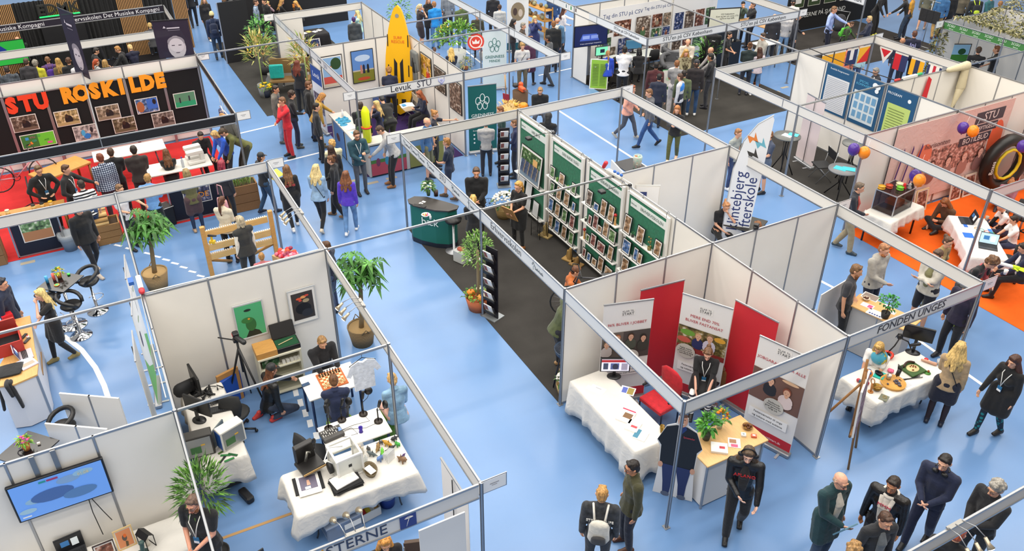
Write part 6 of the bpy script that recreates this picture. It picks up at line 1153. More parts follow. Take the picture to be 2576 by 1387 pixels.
# cabinet
t=thing('cabinet','cream open shelf cabinet against the wall','cabinet',(-5.72,-4.16,0),HP);c_=mat('dcd8c2',.5)
M().mt(c_).box(-.36,0,.44,.03,.38,.88).build('side_panel',t);M().mt(c_).box(.36,0,.44,.03,.38,.88).build('side_panel',t);M().mt(c_).box(0,0,.87,.75,.4,.03).build('top_panel',t);M().mt(c_).box(0,.18,.43,.7,.02,.84).build('back_panel',t)
for z in(.05,.33,.62):M().mt(c_).box(0,-.01,z,.69,.35,.02).build('shelf',t)
m=Q_('2f5a34',.5,kind='photo').box(0,0,.12,.3,.02,.22);one(m,'game_box','colourful lizard picture in the cream cabinet','box',(-5.6,-4.32,.632),HP)
for k in range(5):one(Q_('e8e6de',.5).box(0,0,.03,.07,.05,.06),'small_model','small white model in the cream cabinet','model',(-5.6,-4.1+.07*k,.632),.2*k,'white models in the cream cabinet')
m=Q_('c89450',.5,kind='wood').box(0,0,.06,.36,.36,.12,bev=.005);one(m,'wooden_box','flat wooden box on the cream cabinet','box',(-5.72,-4.36,.887),HP)
t=thing('briefcase','open black briefcase with green lining on the cabinet','briefcase',(-5.7,-3.98,.887),HP);Q_('1c1a1a',.4).box(0,0,.05,.42,.3,.1,bev=.01).build('base',t);Q_('0f4a2a',.8).box(0,-.01,.104,.38,.26,.006).build('lining',t);m=Q_('1c1a1a',.4);m.T=Mx.Translation((0,.15,.1))@Mx.Rotation(-.5,4,'X');m.box(0,0,.14,.42,.06,.28,bev=.01);m.build('lid',t);Q_('c8b88a',.4).tube([(-.15,-.05,.12),(.12,.03,.12)],.01,5).build('instrument',t)
pic('framed_poster','framed green poster of a chameleon in a suit','framed picture',(-5.97,-4.47,1.09),HP,.5,.72,'c0c2c4',[('r',-.23,.03,.23,.69,'4fae78'),('g','1c2a22',[(-.12,.03),(.16,.03),(.12,.12),(.03,.18),(-.04,.18),(-.08,.1)]),('e',.0,.28,.09,.14,'2f6a38'),('e',-.05,.38,.1,.06,'3a7a3c'),('e',-.02,.4,.02,.02,'e0a03a'),('e',-.02,.58,.06,.025,'1c2a22')],.018)
pic('framed_poster','framed dark poster with orange and beige shapes','framed picture',(-5.97,-3.54,1.09),HP,.5,.72,'c0c2c4',[('r',-.19,.08,.19,.64,'3a3432'),('e',.0,.3,.14,.12,'15151a'),('e',.06,.2,.1,.08,'2a2c34'),('e',-.06,.52,.05,.025,'e05a34'),('e',.02,.54,.05,.03,'e8a060'),('e',.08,.56,.04,.02,'d84a3a'),('e',-.04,.48,.03,.02,'d84a3a'),('e',.06,.46,.06,.04,'a89878')],.018)
# chess table
table(-4.63,-3.55,.66,.92,0,.74,'white table with the chess board');q=at(820,957,.76)
t=thing('chess_board','wooden chess board in play','chess board',(-4.64,-3.52,.742),0);B=Q_('b8602c',.5,kind='wood').box(0,0,.01,.44,.44,.02);B.build('board_frame',t);m=M()
for i in range(8):
    for j in range(8):m.mt(mat('e8d0a0' if(i+j)%2 else 'b05a24',.5)).box(-.168+.048*i,-.168+.048*j,.021,.048,.048,.002)
m.build('squares',t)
for col,i0,nm,lb in(('2a1810',0,'black','dark'),('e0c490',7,'white','pale')):
    for r_ in(0,1):
        for j in range(8):x_=-.168+.048*(i0+(r_ if i0==0 else -r_));hh=.045 if r_ else(.06,.065,.07,.08,.085,.07,.065,.06)[j];k=Q_(col,.4).lathe([(.015,0),(.015,.006),(.007,.015),(.008,hh*.7),(.012,hh*.8),(.006,hh)],0,0,8);one(k,'chess_piece',lb+' chess piece on the wooden board','chess piece',(-4.64+x_,-3.52-.168+.048*j,.765),0,lb+' chess pieces')
m=Q_('2f4a6a',.4).box(0,0,.01,.07,.13,.02,bev=.005);one(m,'game_timer','dark blue phone-like timer on the chess table','timer',(*at(769,968,.75),.742),.1)
def pouf(x,y,lb):one(Q_('5a8418',.9,kind='cloth').lathe([(.2,0),(.22,.02),(.22,.42),(.2,.45),(.001,.46)],0,0,28),'pouf',lb,'pouf',(x,y,0),0,'green felt poufs')
pouf(-3.72,-2.85-.12,'green felt pouf under the woman in the denim jacket');pouf(-3.95,-3.65,'green felt pouf under the boy playing chess')
# microphone table
table(-3.33,-3.58,.62,1.02,0,.74,'white table with four microphones')
for i,(u,v,a)in enumerate([(827,1078,2.2),(860,1057,.6),(914,1042,1.4),(952,1060,.3)]):
    q=at(u,v,.75);t=thing('table_microphone',('leftmost of the four black table microphones','second from the left of four table microphones','third from the left of four table microphones','rightmost of the four black table microphones')[i],'microphone',(*q,.742),a,'black podcast microphones');Q_('2c241e',.35,.3).lathe([(.07,0),(.07,.018),(.01,.03)],0,0,20).build('base',t);M().mt(k_:=mat('18181a',.4)).tube([(0,0,.02),(0,0,.26),(.02,.02,.32)],.012,7).build('stem',t);M().mt(k_).cap((.02,.02,.32),(.04,.04,.42),.022,.028).build('microphone_body',t);f=M().mt(k_);f.T=Mx.Translation((.13,.07,.4))@Mx.Rotation(1.2,4,'X');f.lathe([(.065,-.004),(.065,.004)],0,0,18);f.build('pop_filter',t);M().mt(k_).tube([(0,0,.24),(.1,.05,.28),(.13,.07,.34)],.005,5).build('filter_arm',t)
q=at(835,1095,.75);t=thing('audio_mixer','grey audio mixer with faders and a small screen','mixer',(*q,.742),.1);Q_('3a3836',.4).box(0,0,.03,.24,.34,.06,bev=.01).build('housing',t);m=Q_('d8d4cc',.4);[m.box(-.02+.0*j,-.14+.035*j,.063,.12,.008,.006)for j in range(8)];m.mt(mat('18181a',.4));[m.box(-.03+.02*(j%3),-.14+.035*j,.07,.02,.02,.012)for j in range(8)];m.build('faders',t);Q_('5a7aa8',.3,emit=.4).box(.0,.13,.064,.08,.06,.004).build('display',t)
m=Q_('1a1a1c',.5);
for pts in([(837,1096),(880,1080),(920,1078),(950,1065)],[(836,1092),(870,1100),(900,1092),(885,1078),(850,1088)],[(830,1090),(850,1070),(862,1060)],[(835,1092),(890,1070),(930,1060),(915,1045)]):m.tube([(*at(u,v,.75),.748+.004*i)for i,(u,v)in enumerate(pts)],.004,5)
one(m,'audio_cables','thin black cables looping over the microphone table','cables');q=at(908,1085,.76);one(Q_('5a4ab8',.2,trans=.3).lathe([(.035,0),(.025,.04),(.035,.1),(.03,.1),(.02,.04),(.02,.01)],0,0,14),'blue_jar','small blue glass jar on the microphone table','jar',(*q,.742))
# t-shirt table
folding(-2.48,-3.95,1.72,.78,HP,.74,'folding table under the printer cloth');cloth(-2.48,-3.95,1.78,.86,HP,.742,.3,'white tablecloth under the 3D printer and figurines',seed=12,sag=1.6)
q=at(790,1192,.76);t=thing('heat_press','black heat press with a folded t-shirt tray','heat press',(q[0],q[1],ZT),HP+.2);k=mat('1e1c1c',.4);M().mt(k).box(0,.1,.12,.36,.3,.05,bev=.01).build('lower_plate',t);Q_('b8945c',.5).box(0,-.06,.125,.36,.01,.03).build('plate_edge',t);M().mt(k).box(0,.24,.22,.3,.1,.42,bev=.01).build('press_body',t);Q_('9a9890',.3,.8).tube([(-.05,.12,.2),(0,.12,.36),(.05,.14,.3)],.022,7).build('mechanism',t);l=M().mt(k).tube([(.05,.1,.34),(.08,.0,.5),(.07,-.02,.6)],.014,6);l.ball((.07,-.02,.63),.035,.02,.06);l.build('lever',t)
q=at(776,1218,ZT);t=thing('printed_shirt','white shirt with a grey bird print laid on the table','shirt',(*q,ZT),HP-.1);Q_('1a1a1c',.8).box(0,0,.008,.42,.34,.016).build('pad',t);Q_('efece6',.8,kind='cloth').box(.0,-.03,.022,.32,.4,.012).build('fabric',t);m=Q_('6a6478',.7).box(.0,.0,.03,.24,.26,.002).mt(mat('d8a890',.7)).cap((0,-.05,.03),(0,.05,.03),.03,.02,1,.1).mt(mat('cfe0ea',.7)).box(-.02,-.1,.032,.08,.05,.002);m.build('print',t)
q=at(872,1180,ZT);t=thing('desktop_printer','white cube shaped 3D printer','printer',(q[0],q[1],ZT),HP+.08);f=Q_('e9e7e2',.4);W2=.19
for a in(-1,1):
    for b in(-1,1):f.box(a*W2,b*W2,.2,.03,.03,.4);
    for z in(.015,.39):f.box(0,a*W2,z,.35,.03,.03).box(a*W2,0,z,.03,.35,.03)
f.build('frame',t);g=Q_('dfe0da',.3,alpha=.55);g.box(0,-W2,.2,.35,.006,.36).box(W2,0,.2,.006,.35,.36).box(-W2,0,.2,.006,.35,.36);g.build('side_windows',t);Q_('c9c9c0',.4).box(0,0,.06,.33,.33,.02).box(0,.1,.3,.33,.02,.03).build('print_bed',t);Q_('1c1c1e',.5).lathe([(.02,0),(.02,.006)],0,0,6).build('emblem',t);Q_('1c1c1e',.5).box(0,-.196,.24,.05,.004,.05).build('emblem',t)
m=Q_('1a1a1c',.5);m.T=Mx.Translation((-.24,0,.16))@Mx.Rotation(HP,4,'Y');m.lathe([(.09,-.03),(.09,.03)],0,0,18);m.build('spool',t);Q_('e8e8e4',.4).tube([(-.2,-.1,.3),(-.32,-.05,.4),(-.2,.05,.5),(0,.05,.42)],.012,6).build('filament_tube',t)
q=at(870,1218,ZT);t=thing('folded_shirts','stack of black t-shirts with a white one on top','shirts',(*q,ZT),HP+.1);m=Q_('1a1a1c',.9,kind='cloth');[m.box(.01*(i%2),0,.008+.014*i,.44-.01*i,.3,.013,.12*(i%3-1))for i in range(5)];m.build('black_shirts',t);Q_('f0ede8',.8,kind='cloth').box(-.01,.02,.085,.36,.24,.025,.1,bev=.01).build('white_shirt',t)
q=at(932,1190,ZT);bw=one(Q_('8a7a5c',.8,kind='basket').lathe([(.1,0),(.14,.09),(.13,.09),(.09,.01),(.001,.01)],0,0,18,1.1,.75),'wicker_basket','grey wicker basket of paper slips','basket',(*q,ZT));Q_('efece8',.6).box(0,0,.06,.17,.1,.012,.3).build('paper_slips',bw)
q=at(905,1140,ZT);t=thing('glass_jar','big glass jar filled with shells beside the printer','jar',(*q,ZT));Q_('d8d4c8',.1,alpha=.35).lathe([(.07,0),(.075,.15),(.06,.19),(.055,.19)],0,0,18).build('glass',t);m=M();[m.mt(mat(('c8b090','9a6a4c','e0d4bc')[i%3],.5)).ball((.04*cos(i*2.3),.04*sin(i*1.7),.02+.012*i),.025,.02,.018,6,4)for i in range(11)];m.build('shells',t)
q=at(921,1165,ZT);one(Q_('dfe4e4',.15,alpha=.6).lathe([(.03,0),(.032,.1),(.01,.13),(.01,.17),(.001,.17)],0,0,14),'pump_bottle','clear pump bottle beside the wicker basket','bottle',(*q,ZT))
q=at(985,1160,ZT);m=Q_('e8eaea',.2,alpha=.55);[m.box(0,.03*i,.1,.16,.006,.2-.03*i)for i in range(4)];one(m,'acrylic_stand','clear acrylic leaflet stand among the figurines','stand',(*q,ZT),HP+.5)
FG=[(927,1132,'dark grey shark figurine left of the wooden monster','3a3c40',.05),(958,1117,'small grey winged figurine near the golden one','4a4a4c',.05),(951,1131,'brown and cream monster figurine','8a6a3a',.06),(976,1122,'golden seated figurine on the cloth','b88a24',.07),(992,1108,'black whale figurine at the far corner','2a2a2c',.06),(1000,1122,'green frog-like figurine on a base','3a9a3a',.06),(983,1134,'black shark figurine beside the leaflet stand','222226',.06),(962,1141,'bright green bird figurine','5fb82a',.05),(936,1147,'slate grey fish figurine','5a6466',.06),(957,1158,'blue creature figurine on a round base','5a7ab0',.07),(1012,1162,'brown dinosaur figurine at the right end','7a5c40',.08),(1015,1148,'tiny purple spider figurine above the dinosaur','4a2c6a',.03)]
for i,(u,v,lb,c_,s_)in enumerate(FG):
    q=at(u,v,ZT);m=Q_(c_,.5).cap((-s_*.6,0,s_*.5),(s_*.5,0,s_*.9),s_*.35,s_*.5).cap((s_*.5,0,s_*.9),(s_*1.1,0,s_*1.2),s_*.35,s_*.2).cap((-s_*.6,0,s_*.5),(-s_*1.5,s_*.2,s_*.3),s_*.3,s_*.08);[m.cap((a*s_*.4,b*s_*.3,s_*.5),(a*s_*.5,b*s_*.4,s_*.06),s_*.16,s_*.12)for a in(-1,1)for b in(-1,1)];m.add([(0,0,s_),(-s_*.5,0,s_*1.0),(-s_*.2,0,s_*2.0)],[(0,1,2)]);one(m,'figurine',lb,'figurine',(*q,ZT),i*1.3)
q=at(975,1268,0);t=thing('waste_bin','dark blue waste bin under the t-shirt table','bin',(*q,0));Q_('1c3a8a',.4).lathe([(.11,0),(.145,.3),(.135,.3),(.105,.01),(.001,.01)],0,0,20).build('bucket',t);Q_('c8ccd4',.3,alpha=.6).lathe([(.15,.22),(.15,.31),(.12,.29),(.08,.2)],0,0,20).build('bin_liner',t)
q=at(855,1310,0);t=thing('storage_box','large clear plastic storage box with a label','storage box',(q[0]+.1,q[1]-.02,0),HP+.1);m=Q_('b4c4dc',.15,alpha=.4);m.box(0,0,.14,.55,.4,.28,bev=.02);m.build('container',t);Q_('aebcd2',.2,alpha=.6).box(0,0,.29,.58,.43,.03,bev=.01).build('lid',t);Q_('e8e8e6',.5).box(.12,-.205,.16,.26,.004,.1).build('label',t);Q_('2f6aa8',.4).box(0,0,.1,.2,.2,.15).build('contents',t)
q=at(925,1290,0);t=thing('storage_box','small open plastic box with packets under the table','storage box',(q[0],q[1],0),HP+.15);Q_('dfe2e4',.2,alpha=.7).box(0,0,.02,.3,.3,.03).box(0,-.15,.09,.3,.01,.16).box(0,.15,.09,.3,.01,.16).box(-.15,0,.09,.01,.3,.16).box(.15,0,.09,.01,.3,.16).build('container',t);[Q_(c_,.5).cap((a,-.06,.09),(a,.07,.1),.05,.04).build('packet',t)for a,c_ in((-.1,'c8282a'),(-.02,'e0c838'),(.05,'d8d8d0'),(.1,'c89850'))]
t=thing('white_tshirt','white t-shirt on a hanger from the thin rail','shirt',(-3.0,-3.42,H-.06),0);Q_('222224',.4).tube([(0,.0,.02),(0,.0,-.04),(0,-.2,-.14),(0,.2,-.14),(0,0,-.04)],.006,5).build('hanger',t);m=Q_('e4e6ea',.8,kind='cloth');outline(m,[(-.1,-.1),(-.24,-.16),(-.34,-.36),(-.26,-.4),(-.2,-.32),(-.2,-.72),(.2,-.72),(.2,-.32),(.26,-.4),(.34,-.36),(.24,-.16),(.1,-.1),(0,-.14)],-.02,.04);o=m.build('fabric',t);o.rotation_euler=(0,0,HP);o.scale=(.78,1,.85)
spot(-4.15,-3,H,HP,'spotlight cluster above the basket plant at the aisle');spot(-7.5,-3,H,HP,'spotlight cluster over the girl in the black printed jacket');spot(3,1.35,H,pi,'spotlight cluster on the nearest fascia in the lower right');spot(0,-4.55,H,0,'round spotlights on the back of the big lettered fascia')
palm_tree(-6.3,-2.45,'money tree in a wicker basket behind the picture wall',2.35,5,'8a7048',.62,34);palm_tree(*at(398,722),'money tree in a wicker basket in the left aisle',2.2,9,'b09060',.58,40)
rollup(-.5,-3.13,pi,.8,2.1,'white roll-up banner seen from behind at the dandelion corner','e6e3e0',[]);one(Q_('e4e1dd',.5).box(0,0,1.0,.6,.02,2.0),'white_board','tall white board beside the dandelion corner post','board',(-.06,-3.5,0),R_(90))
folding_chair(*at(1062,1440),toward(*at(1062,1440),180),'brown folding chair at the bottom edge under the dandelion','4a382c')
# television wall and lower left table
t=thing('television','large television showing a blue cloud game','television',(-2.93,-7.53,1.52),HP);Q_('141418',.3).box(0,0,.3,1.12,.05,.62,bev=.01).build('casing',t);Q_('5a86c8',.3,emit=.6).box(0,-.026,.3,1.07,.002,.57).build('screen',t)
decal(t,[('e',a,b,c,d,q_)for a,b,c,d,q_ in((-.3,.28,.12,.05,'9ac4e4'),(.12,.46,.14,.06,'8ab0dc'),(.3,.5,.12,.05,'9cc8e8'),(-.1,.3,.25,.1,'4a70b0'),(.2,.2,.2,.08,'5a88c0'),(-.42,.15,.1,.04,'a8d0e8'))]+[('r',-.2,.53,-.12,.56,'2a9a98'),('r',-.11,.53,.02,.56,'a83a6a'),('t','01:08',.3,.49,.06,'e8d8a8'),('r',-.5,.06,-.4,.08,'f4f4f4')],-.028)
for s in(-.18,.06):Q_('8a8c8e',.4,.7).box(s,.035,.45,.06,.02,.95).build('wall_bracket',t)
Q_('1a1a1c',.5).tube([(.25,0,0),(.24,0,-.25),(.26,0,-.7)],.006,5).tube([(.28,0,0),(.36,0,-.3),(.42,0,-.5)],.006,5).build('cables',t)
Lx=-2.55;folding(Lx,-7.35,2.6,.6,HP,.74,'folding table below the large television');cloth(Lx,-7.35,2.66,.64,HP,.742,.4,'white tablecloth below the large television',seed=22)
t_=(.12,)
pic('framed_picture','robin picture in a pale wooden frame','framed picture',(*at(322,1378,ZT),ZT),HP+.1,.24,.32,'d8b880',[('r',-.09,.03,.09,.29,'d88a5a'),('e',0,.17,.03,.05,'5a5048'),('e',.01,.2,.02,.03,'e06a24'),('g','5a4a2c',[(-.01,.03),(.02,.03),(.03,.1),(0,.12)])],.018,-.2)
pic('framed_picture','small framed landscape print left of the robin picture','framed picture',(*at(268,1398,ZT),ZT),HP+.05,.26,.2,'3a2a28',[('r',-.1,.03,.1,.17,'7a4a3a','photo')],.012,-.25);pic('framed_picture','dark framed colourful print at the left of the lower table','framed picture',(*at(45,1400,ZT),ZT),HP,.34,.24,'2a2428',[('r',-.14,.03,.14,.21,'8a2f3a','photo'),('e',.06,.12,.04,.06,'3a9a6a')],.014,-.25)
q=at(185,1400,ZT);laptop(*q,ZT,HP+.1,.34,'black laptop open below the large television','17181c',.1,open_=.15)
q=at(372,1372,ZT);t=thing('lantern','black metal house-shaped lantern','lantern',(*q,ZT),.5);m=Q_('1c1c1e',.4,.4);[m.tube([(a,b,0),(a,b,.2)],.006,5)for a in(-.1,.1)for b in(-.06,.06)];[m.tube([(-.1,b,z),(.1,b,z)],.006,5)for b in(-.06,.06)for z in(0,.2)];m.add([(-.11,-.07,.2),(.11,-.07,.2),(.11,0,.26),(-.11,0,.26),(-.11,.07,.2),(.11,.07,.2)],[(0,1,2,3),(3,2,5,4)]);m.build('frame',t);Q_('e8e0d0',.5).cyl(0,0,0,.1,.03).build('candle',t)
q=at(362,1400,ZT);m=Q_('3a5450',.5).box(0,0,.03,.16,.12,.06,bev=.01).cap((0,0,.05),(-.03,.02,.2),.03,.03).ball((-.03,.02,.22),.04,.04,.03);one(m,'concrete_figure','dark green abstract figure beside the lantern','figurine',(*q,ZT))
x,y=-2.35,-5.95;t=bushy(x,y,0,'bamboo-like plant behind the bearded man',.3,.45,420,.2,.025,('4a7a24','38621c','64923a','2a4a18'),25,'bamboo_plant',(.16,.3,'2a2a2c'),(.01,'6a7a3a',.75),tip=.3);t.location.x=-2.4
m=Q_('1c1c22',.4).box(0,0,.2,.02,.45,.4);one(m,'black_case','flat black case leaning behind the bamboo plant','case',(-2.0,-5.6,0),.3)
m=Q_('17171b',.5).box(0,0,.06,.3,.12,.12,bev=.02);one(m,'power_supply','black box on the floor under the computer table','box',(-3.45,-5.35,0),.3);one(Q_('3c3e42',.4).box(0,0,.11,.35,.45,.22,bev=.02),'grey_crate','dark crate under the computer table','crate',(-3.95,-5.55,0),.1)
# ---------------- left reception counter, stools ----------------
t=thing('reception_counter','curved white counter with a wooden top at the left edge','counter',(-7.35,-8.05,0),0)
cv=[(.55,-.45),(.62,-.2),(.52,.15),(.2,.18),(-.3,.14),(-.9,.12),(-1.4,.1),(-1.4,-.2),(-.9,-.22),(-.2,-.35),(.2,-.5)];Q_('d6d6da',.5).prism([(a*.97,b*.95)for a,b in cv],.02,.93).build('body',t);Q_('d0a060',.45,kind='wood').prism(cv,.93,.96).build('countertop',t);M().mt(ALU()).box(.5,.14,.47,.035,.035,.92).build('corner_profile',t);Q_('8a6a44',.6).box(-.3,.16,.6,.7,.02,.03).build('inner_shelf',t)
ZC=.965
q=at(42,870,ZC);t=thing('red_case','open red cardboard case on the left counter','box',(q[0],q[1]-.1,ZC),.1);Q_('b8382f',.6).box(0,-.2,.12,.5,.02,.24).box(0,.2,.12,.5,.02,.24).box(-.25,0,.12,.02,.4,.24).box(.25,0,.12,.02,.4,.24).box(0,0,.01,.5,.4,.02).build('case_sides',t);Q_('1c1c20',.8).box(0,0,.06,.44,.34,.08).build('contents',t);m=Q_('c8483c',.6);m.T=Mx.Translation((-.25,0,.24))@Mx.Rotation(.5,4,'Y');m.box(0,0,.15,.02,.4,.3);m.build('lid',t)
q=at(22,810,ZC);one(Q_('c8202c',.5).box(0,0,.09,.18,.18,.18).mt(mat('f0e8e4',.5)).box(.091,0,.1,.002,.1,.03),'red_box','small red carton with white print at the left edge','box',(*q,ZC+.0),.3)
laptop(*at(66,893,ZC),ZC,HP+1.7,.3,'silver laptop with pink palm rest on the left counter','2a2c50',.3,body='c0b8be');q=at(68,915,ZC);sheet(*q,ZC,.4,.3,.26,'white and lilac brochures at the end of the left counter','dcd8ee',[(.05,0,.1,.2,'a89a88')],.02)
t=thing('black_jacket','black jacket draped over the end of the left counter','jacket',(-6.98,-8.3,0));m=Q_('191a1e',.85,kind='cloth');m.cap((0,0,.985),(-.3,.02,.99),.17,.2,1,.1,(0,1,0));m.cap((.16,.0,.96),(.28,.06,.5),.08,.05,1.2,.5).cap((.0,-.18,.95),(.1,-.24,.42),.07,.05,1.2,.5).cap((.16,-.05,.95),(.2,-.02,.75),.12,.1,1.3,.4);m.build('fabric',t)
for i,(u,v,c_,lb)in enumerate([(60,848,'1c1c1e','black remote control on the left counter'),(68,858,'3a3c40','grey remote control on the left counter')]):q=at(u,v,ZC);one(Q_(c_,.4).box(0,0,.01,.05,.16,.02),'remote_control',lb,'remote control',(*q,ZC),1.0)
q=at(60,785,ZC);one(Q_('e8e4e0',.5).ball((0,0,.03),.03).mt(mat('b83a3a',.4)).ball((0,0,.05),.018),'tape_roll','small white ball on the left counter','ball',(-8.0,-8.0,ZC))
def bistro(u,v,lb,h=1.05,col='141418',r=0,rz=.7):
    q=at(u,v,h);t=thing('bistro_table',lb,'table',(*q,0),rz);Q_(col,.15 if not r else .4).box(0,0,h-.01,.6,.6,.02).build('tabletop',t)if not r else Q_(col,.4).lathe([(r,h-.03),(r,h),(.001,h)],0,0,28).build('tabletop',t)
    if not r:Q_('d0d2d6',.12,1).lathe([(.24,0),(.23,.02),(.05,.05),(.03,.08),(.03,h-.02)],0,0,24).build('pedestal',t)
    else:[Q_('1c1c20',.4).tube([(.06*cos(a),.06*sin(a),h-.03),(.05*cos(a+.4),.05*sin(a+.4),h*.5),(r*.9*cos(a),r*.9*sin(a),.01)],.016,7).build('leg',t)for a in(0,1.57,3.14,4.71)]
    return q
q=bistro(152,709,'black square bistro table with sweets near the left aisle',rz=.85);bushy(*at(150,698,1.06),1.052,'small yellow flowering plant on the black bistro table',.08,.06,60,.07,.03,('8aa838','c8b83a','5a8a30'),41,'potted_plant',(.05,.09,'b06a3a'),flowers=[('e8b020',8,.02)]);
for u,v,c_,lb in((120,712,'3a9ad0','blue and green drink can on the black bistro table'),(137,705,'e8685a','pink lidded clear tube on the black bistro table'),(173,692,'3ad04a','neon green clip on the black bistro table')):one(Q_(c_,.3).cyl(0,0,0,.15 if u<170 else .03,.028),'novelty_toy',lb,'toy',(*at(u,v,1.05),1.052))
one(Q_('e8a04a',.4).lathe([(.05,0),(.05,.012)],0,0,18).mt(mat('5ac878',.4)).lathe([(.035,.013),(.035,.015)],0,0,18),'rainbow_disc','rainbow coloured round disc on the black bistro table','toy',(*at(143,718,1.05),1.052))
q=bistro(70,1130,'black square bistro table at the bottom left behind the wall',rz=.75);bushy(*at(68,1130,1.06),1.052,'small plant with pink flowers in a clay pot',.08,.07,60,.08,.03,('5a9a34','8ab038'),43,'potted_plant',(.06,.1,'c07840'),flowers=[('d04a9a',6,.025),('e09a3a',4,.02)])
one(Q_('7a4ab8',.4).tube([(.04*cos(a*.7),.04*sin(a*.7),.02+.01*a)for a in range(12)],.008,6),'purple_spiral','purple twisted toy beside the pink flowers','toy',(*at(48,1128,1.05),1.052));one(Q_('efe6d8',.4).box(0,0,.015,.03,.04,.03),'dice','white cube by the pink flowers','toy',(*at(98,1118,1.05),1.052))
def stool(u,v,lb,rz=0):
    q=at(u,v);t=thing('bar_stool',lb,'bar stool',(*q,0),rz,'black padded bar stools');Q_('c8cace',.08,1).lathe([(.21,0),(.205,.015),(.06,.05),(.03,.09),(.028,.45),(.02,.45),(.02,.7)],0,0,28).build('base',t);Q_('1b1b1d',.4).lathe([(.01,.68),(.16,.69),(.2,.74),(.17,.77),(.01,.76)],0,0,22).build('seat',t)
    Q_('1b1b1d',.4).tube([(.21*cos(R_(a)),.21*sin(R_(a)),.76+.22*max(0,sin(R_((a+60)*.6)))**.7)for a in range(-60,241,20)],[.03]+[.038]*14+[.03],8).build('backrest',t);Q_('c8cace',.08,1).tube([(.12*cos(R_(a)),.04+.16*sin(R_(a)),.32)for a in range(-30,211,20)],.01,6).build('footrest',t)
stool(247,783,'black bar stool with a ring back right of the square table',.6);stool(205,845,'black bar stool nearest the arc line, back turned',2.6);stool(152,828,'black bar stool hidden behind the blonde woman',-1.2);q=at(190,1150);stool(190,1160,'black bar stool behind the television wall',.3)
def panel(p0,p1,h,lb,items=None,col='dfdedd',nm='roll_up_banner'):
    a,b=V(at(*p0)),V(at(*p1));d=b-a;t=thing(nm,lb,'panel',((a.x+b.x)/2,(a.y+b.y)/2,0),math.atan2(d.y,d.x));Q_(col,.5).box(0,0,h/2,d.length,.02,h).build('sheet',t);M().mt(ALU()).box(0,0,.02,d.length,.1,.04).build('base',t)
    if items:decal(t,items,-.012)
    return t
for i,(x0,y0,x1,y1,h,lb,its)in enumerate([(-8.1,-6.12,-7.2,-6.2,2.1,'green and white roll-up banner standing near the money tree',1),(-7.1,-6.15,-6.15,-6.25,2.0,'second green and white roll-up banner in the left row',1),(-5.9,-6.3,-5.1,-6.35,1.9,'white roll-up banner seen from its edge beside the cable wall',0)]):
    t=rollup((x0+x1)/2,(y0+y1)/2,math.atan2(y1-y0,x1-x0)+pi,.85,h,lb,'e2e2e0',[('g','6ab04a',[(-.42,.1),(.42,.1),(.42,.35),(-.1,.7),(-.42,1.1)]),('e',-.1,1.3,.08,.16,'4a3a4a'),('r',.1,1.5,.3,1.53,'5a8a3a')]if its else[])
for i,(u0,v0,u1,v1)in enumerate([(292,1165,350,1085),(225,1250,262,1190)]):a,b=V(at(u0,v0)),V(at(u1,v1));d=b-a;one(Q_('dedddb',.5).box(0,0,.6,1.0,.03,1.2).mt(ALU()).box(0,0,.6,.03,.035,1.2),'partition_board',('low white panel beside the court arc','low white panel end showing above the television wall')[i],'panel',((a.x+b.x)/2-.05,(a.y+b.y)/2-(.3,0)[i],0),R_(55))
# ---------------- red carpet booth: black photo wall ----------------
for i,v in enumerate((-8,-7,-6,-5,-4,-3)):
    t=thing('black_board',('black board at the left edge','black board behind the orange letters STU','black board behind the letters RO','black board behind the letters SKI','black board behind the letters LDE','black board with the green hall photo')[i],'display board',(-17.88,v-.03-(.0),0),HP,'black display boards');Q_('0c0c0e',.9).box(-.5+.5-.5,0,1.25,.95,.03,1.75).build('board',t);f=M().mt(ALU());[f.box(x_,-.01,1.07,.035,.045,2.13)for x_ in(-.985,-.02)];f.box(-.5,-.01,2.13,.97,.045,.03);f.build('frame',t)
def cut(txt,v,z,s,col,lb,rot=0):t=thing('cut_out_letter',lb,'letter',(-17.86,v,z),HP,'letters cut from coloured card');text(t,txt,s,mat(col,.7),(0,-.012,0),(HP,rot,0),off=.04,ext=.006,sx=.86)
for i,c in enumerate('STU'):cut(c,-7.86+.35*i,1.86,.56,'e8401c','orange red letter %s before ROSKILDE'%c)
for i,c in enumerate('ROSKILDE'):cut(c,-6.5+.34*i,1.9-.0*i,.56,'f09a1a','yellow orange letter %s of the word ROSKILDE'%c)
PW=[(-7.69,1.36,.62,.44,'6a5a4c'),(-6.66,1.31,.6,.44,'b09a6a'),(-6.32,.81,.6,.44,'a09a98'),(-5.63,1.27,.6,.42,'8a7a64'),(-5.3,.84,.6,.44,'6a6048'),(-4.6,1.28,.6,.44,'4a6a9a'),(-4.26,.79,.6,.44,'7a7068'),(-3.57,1.26,.6,.44,'5a8a6a'),(-7.5,.84,.84,.4,'3a7a3a')]
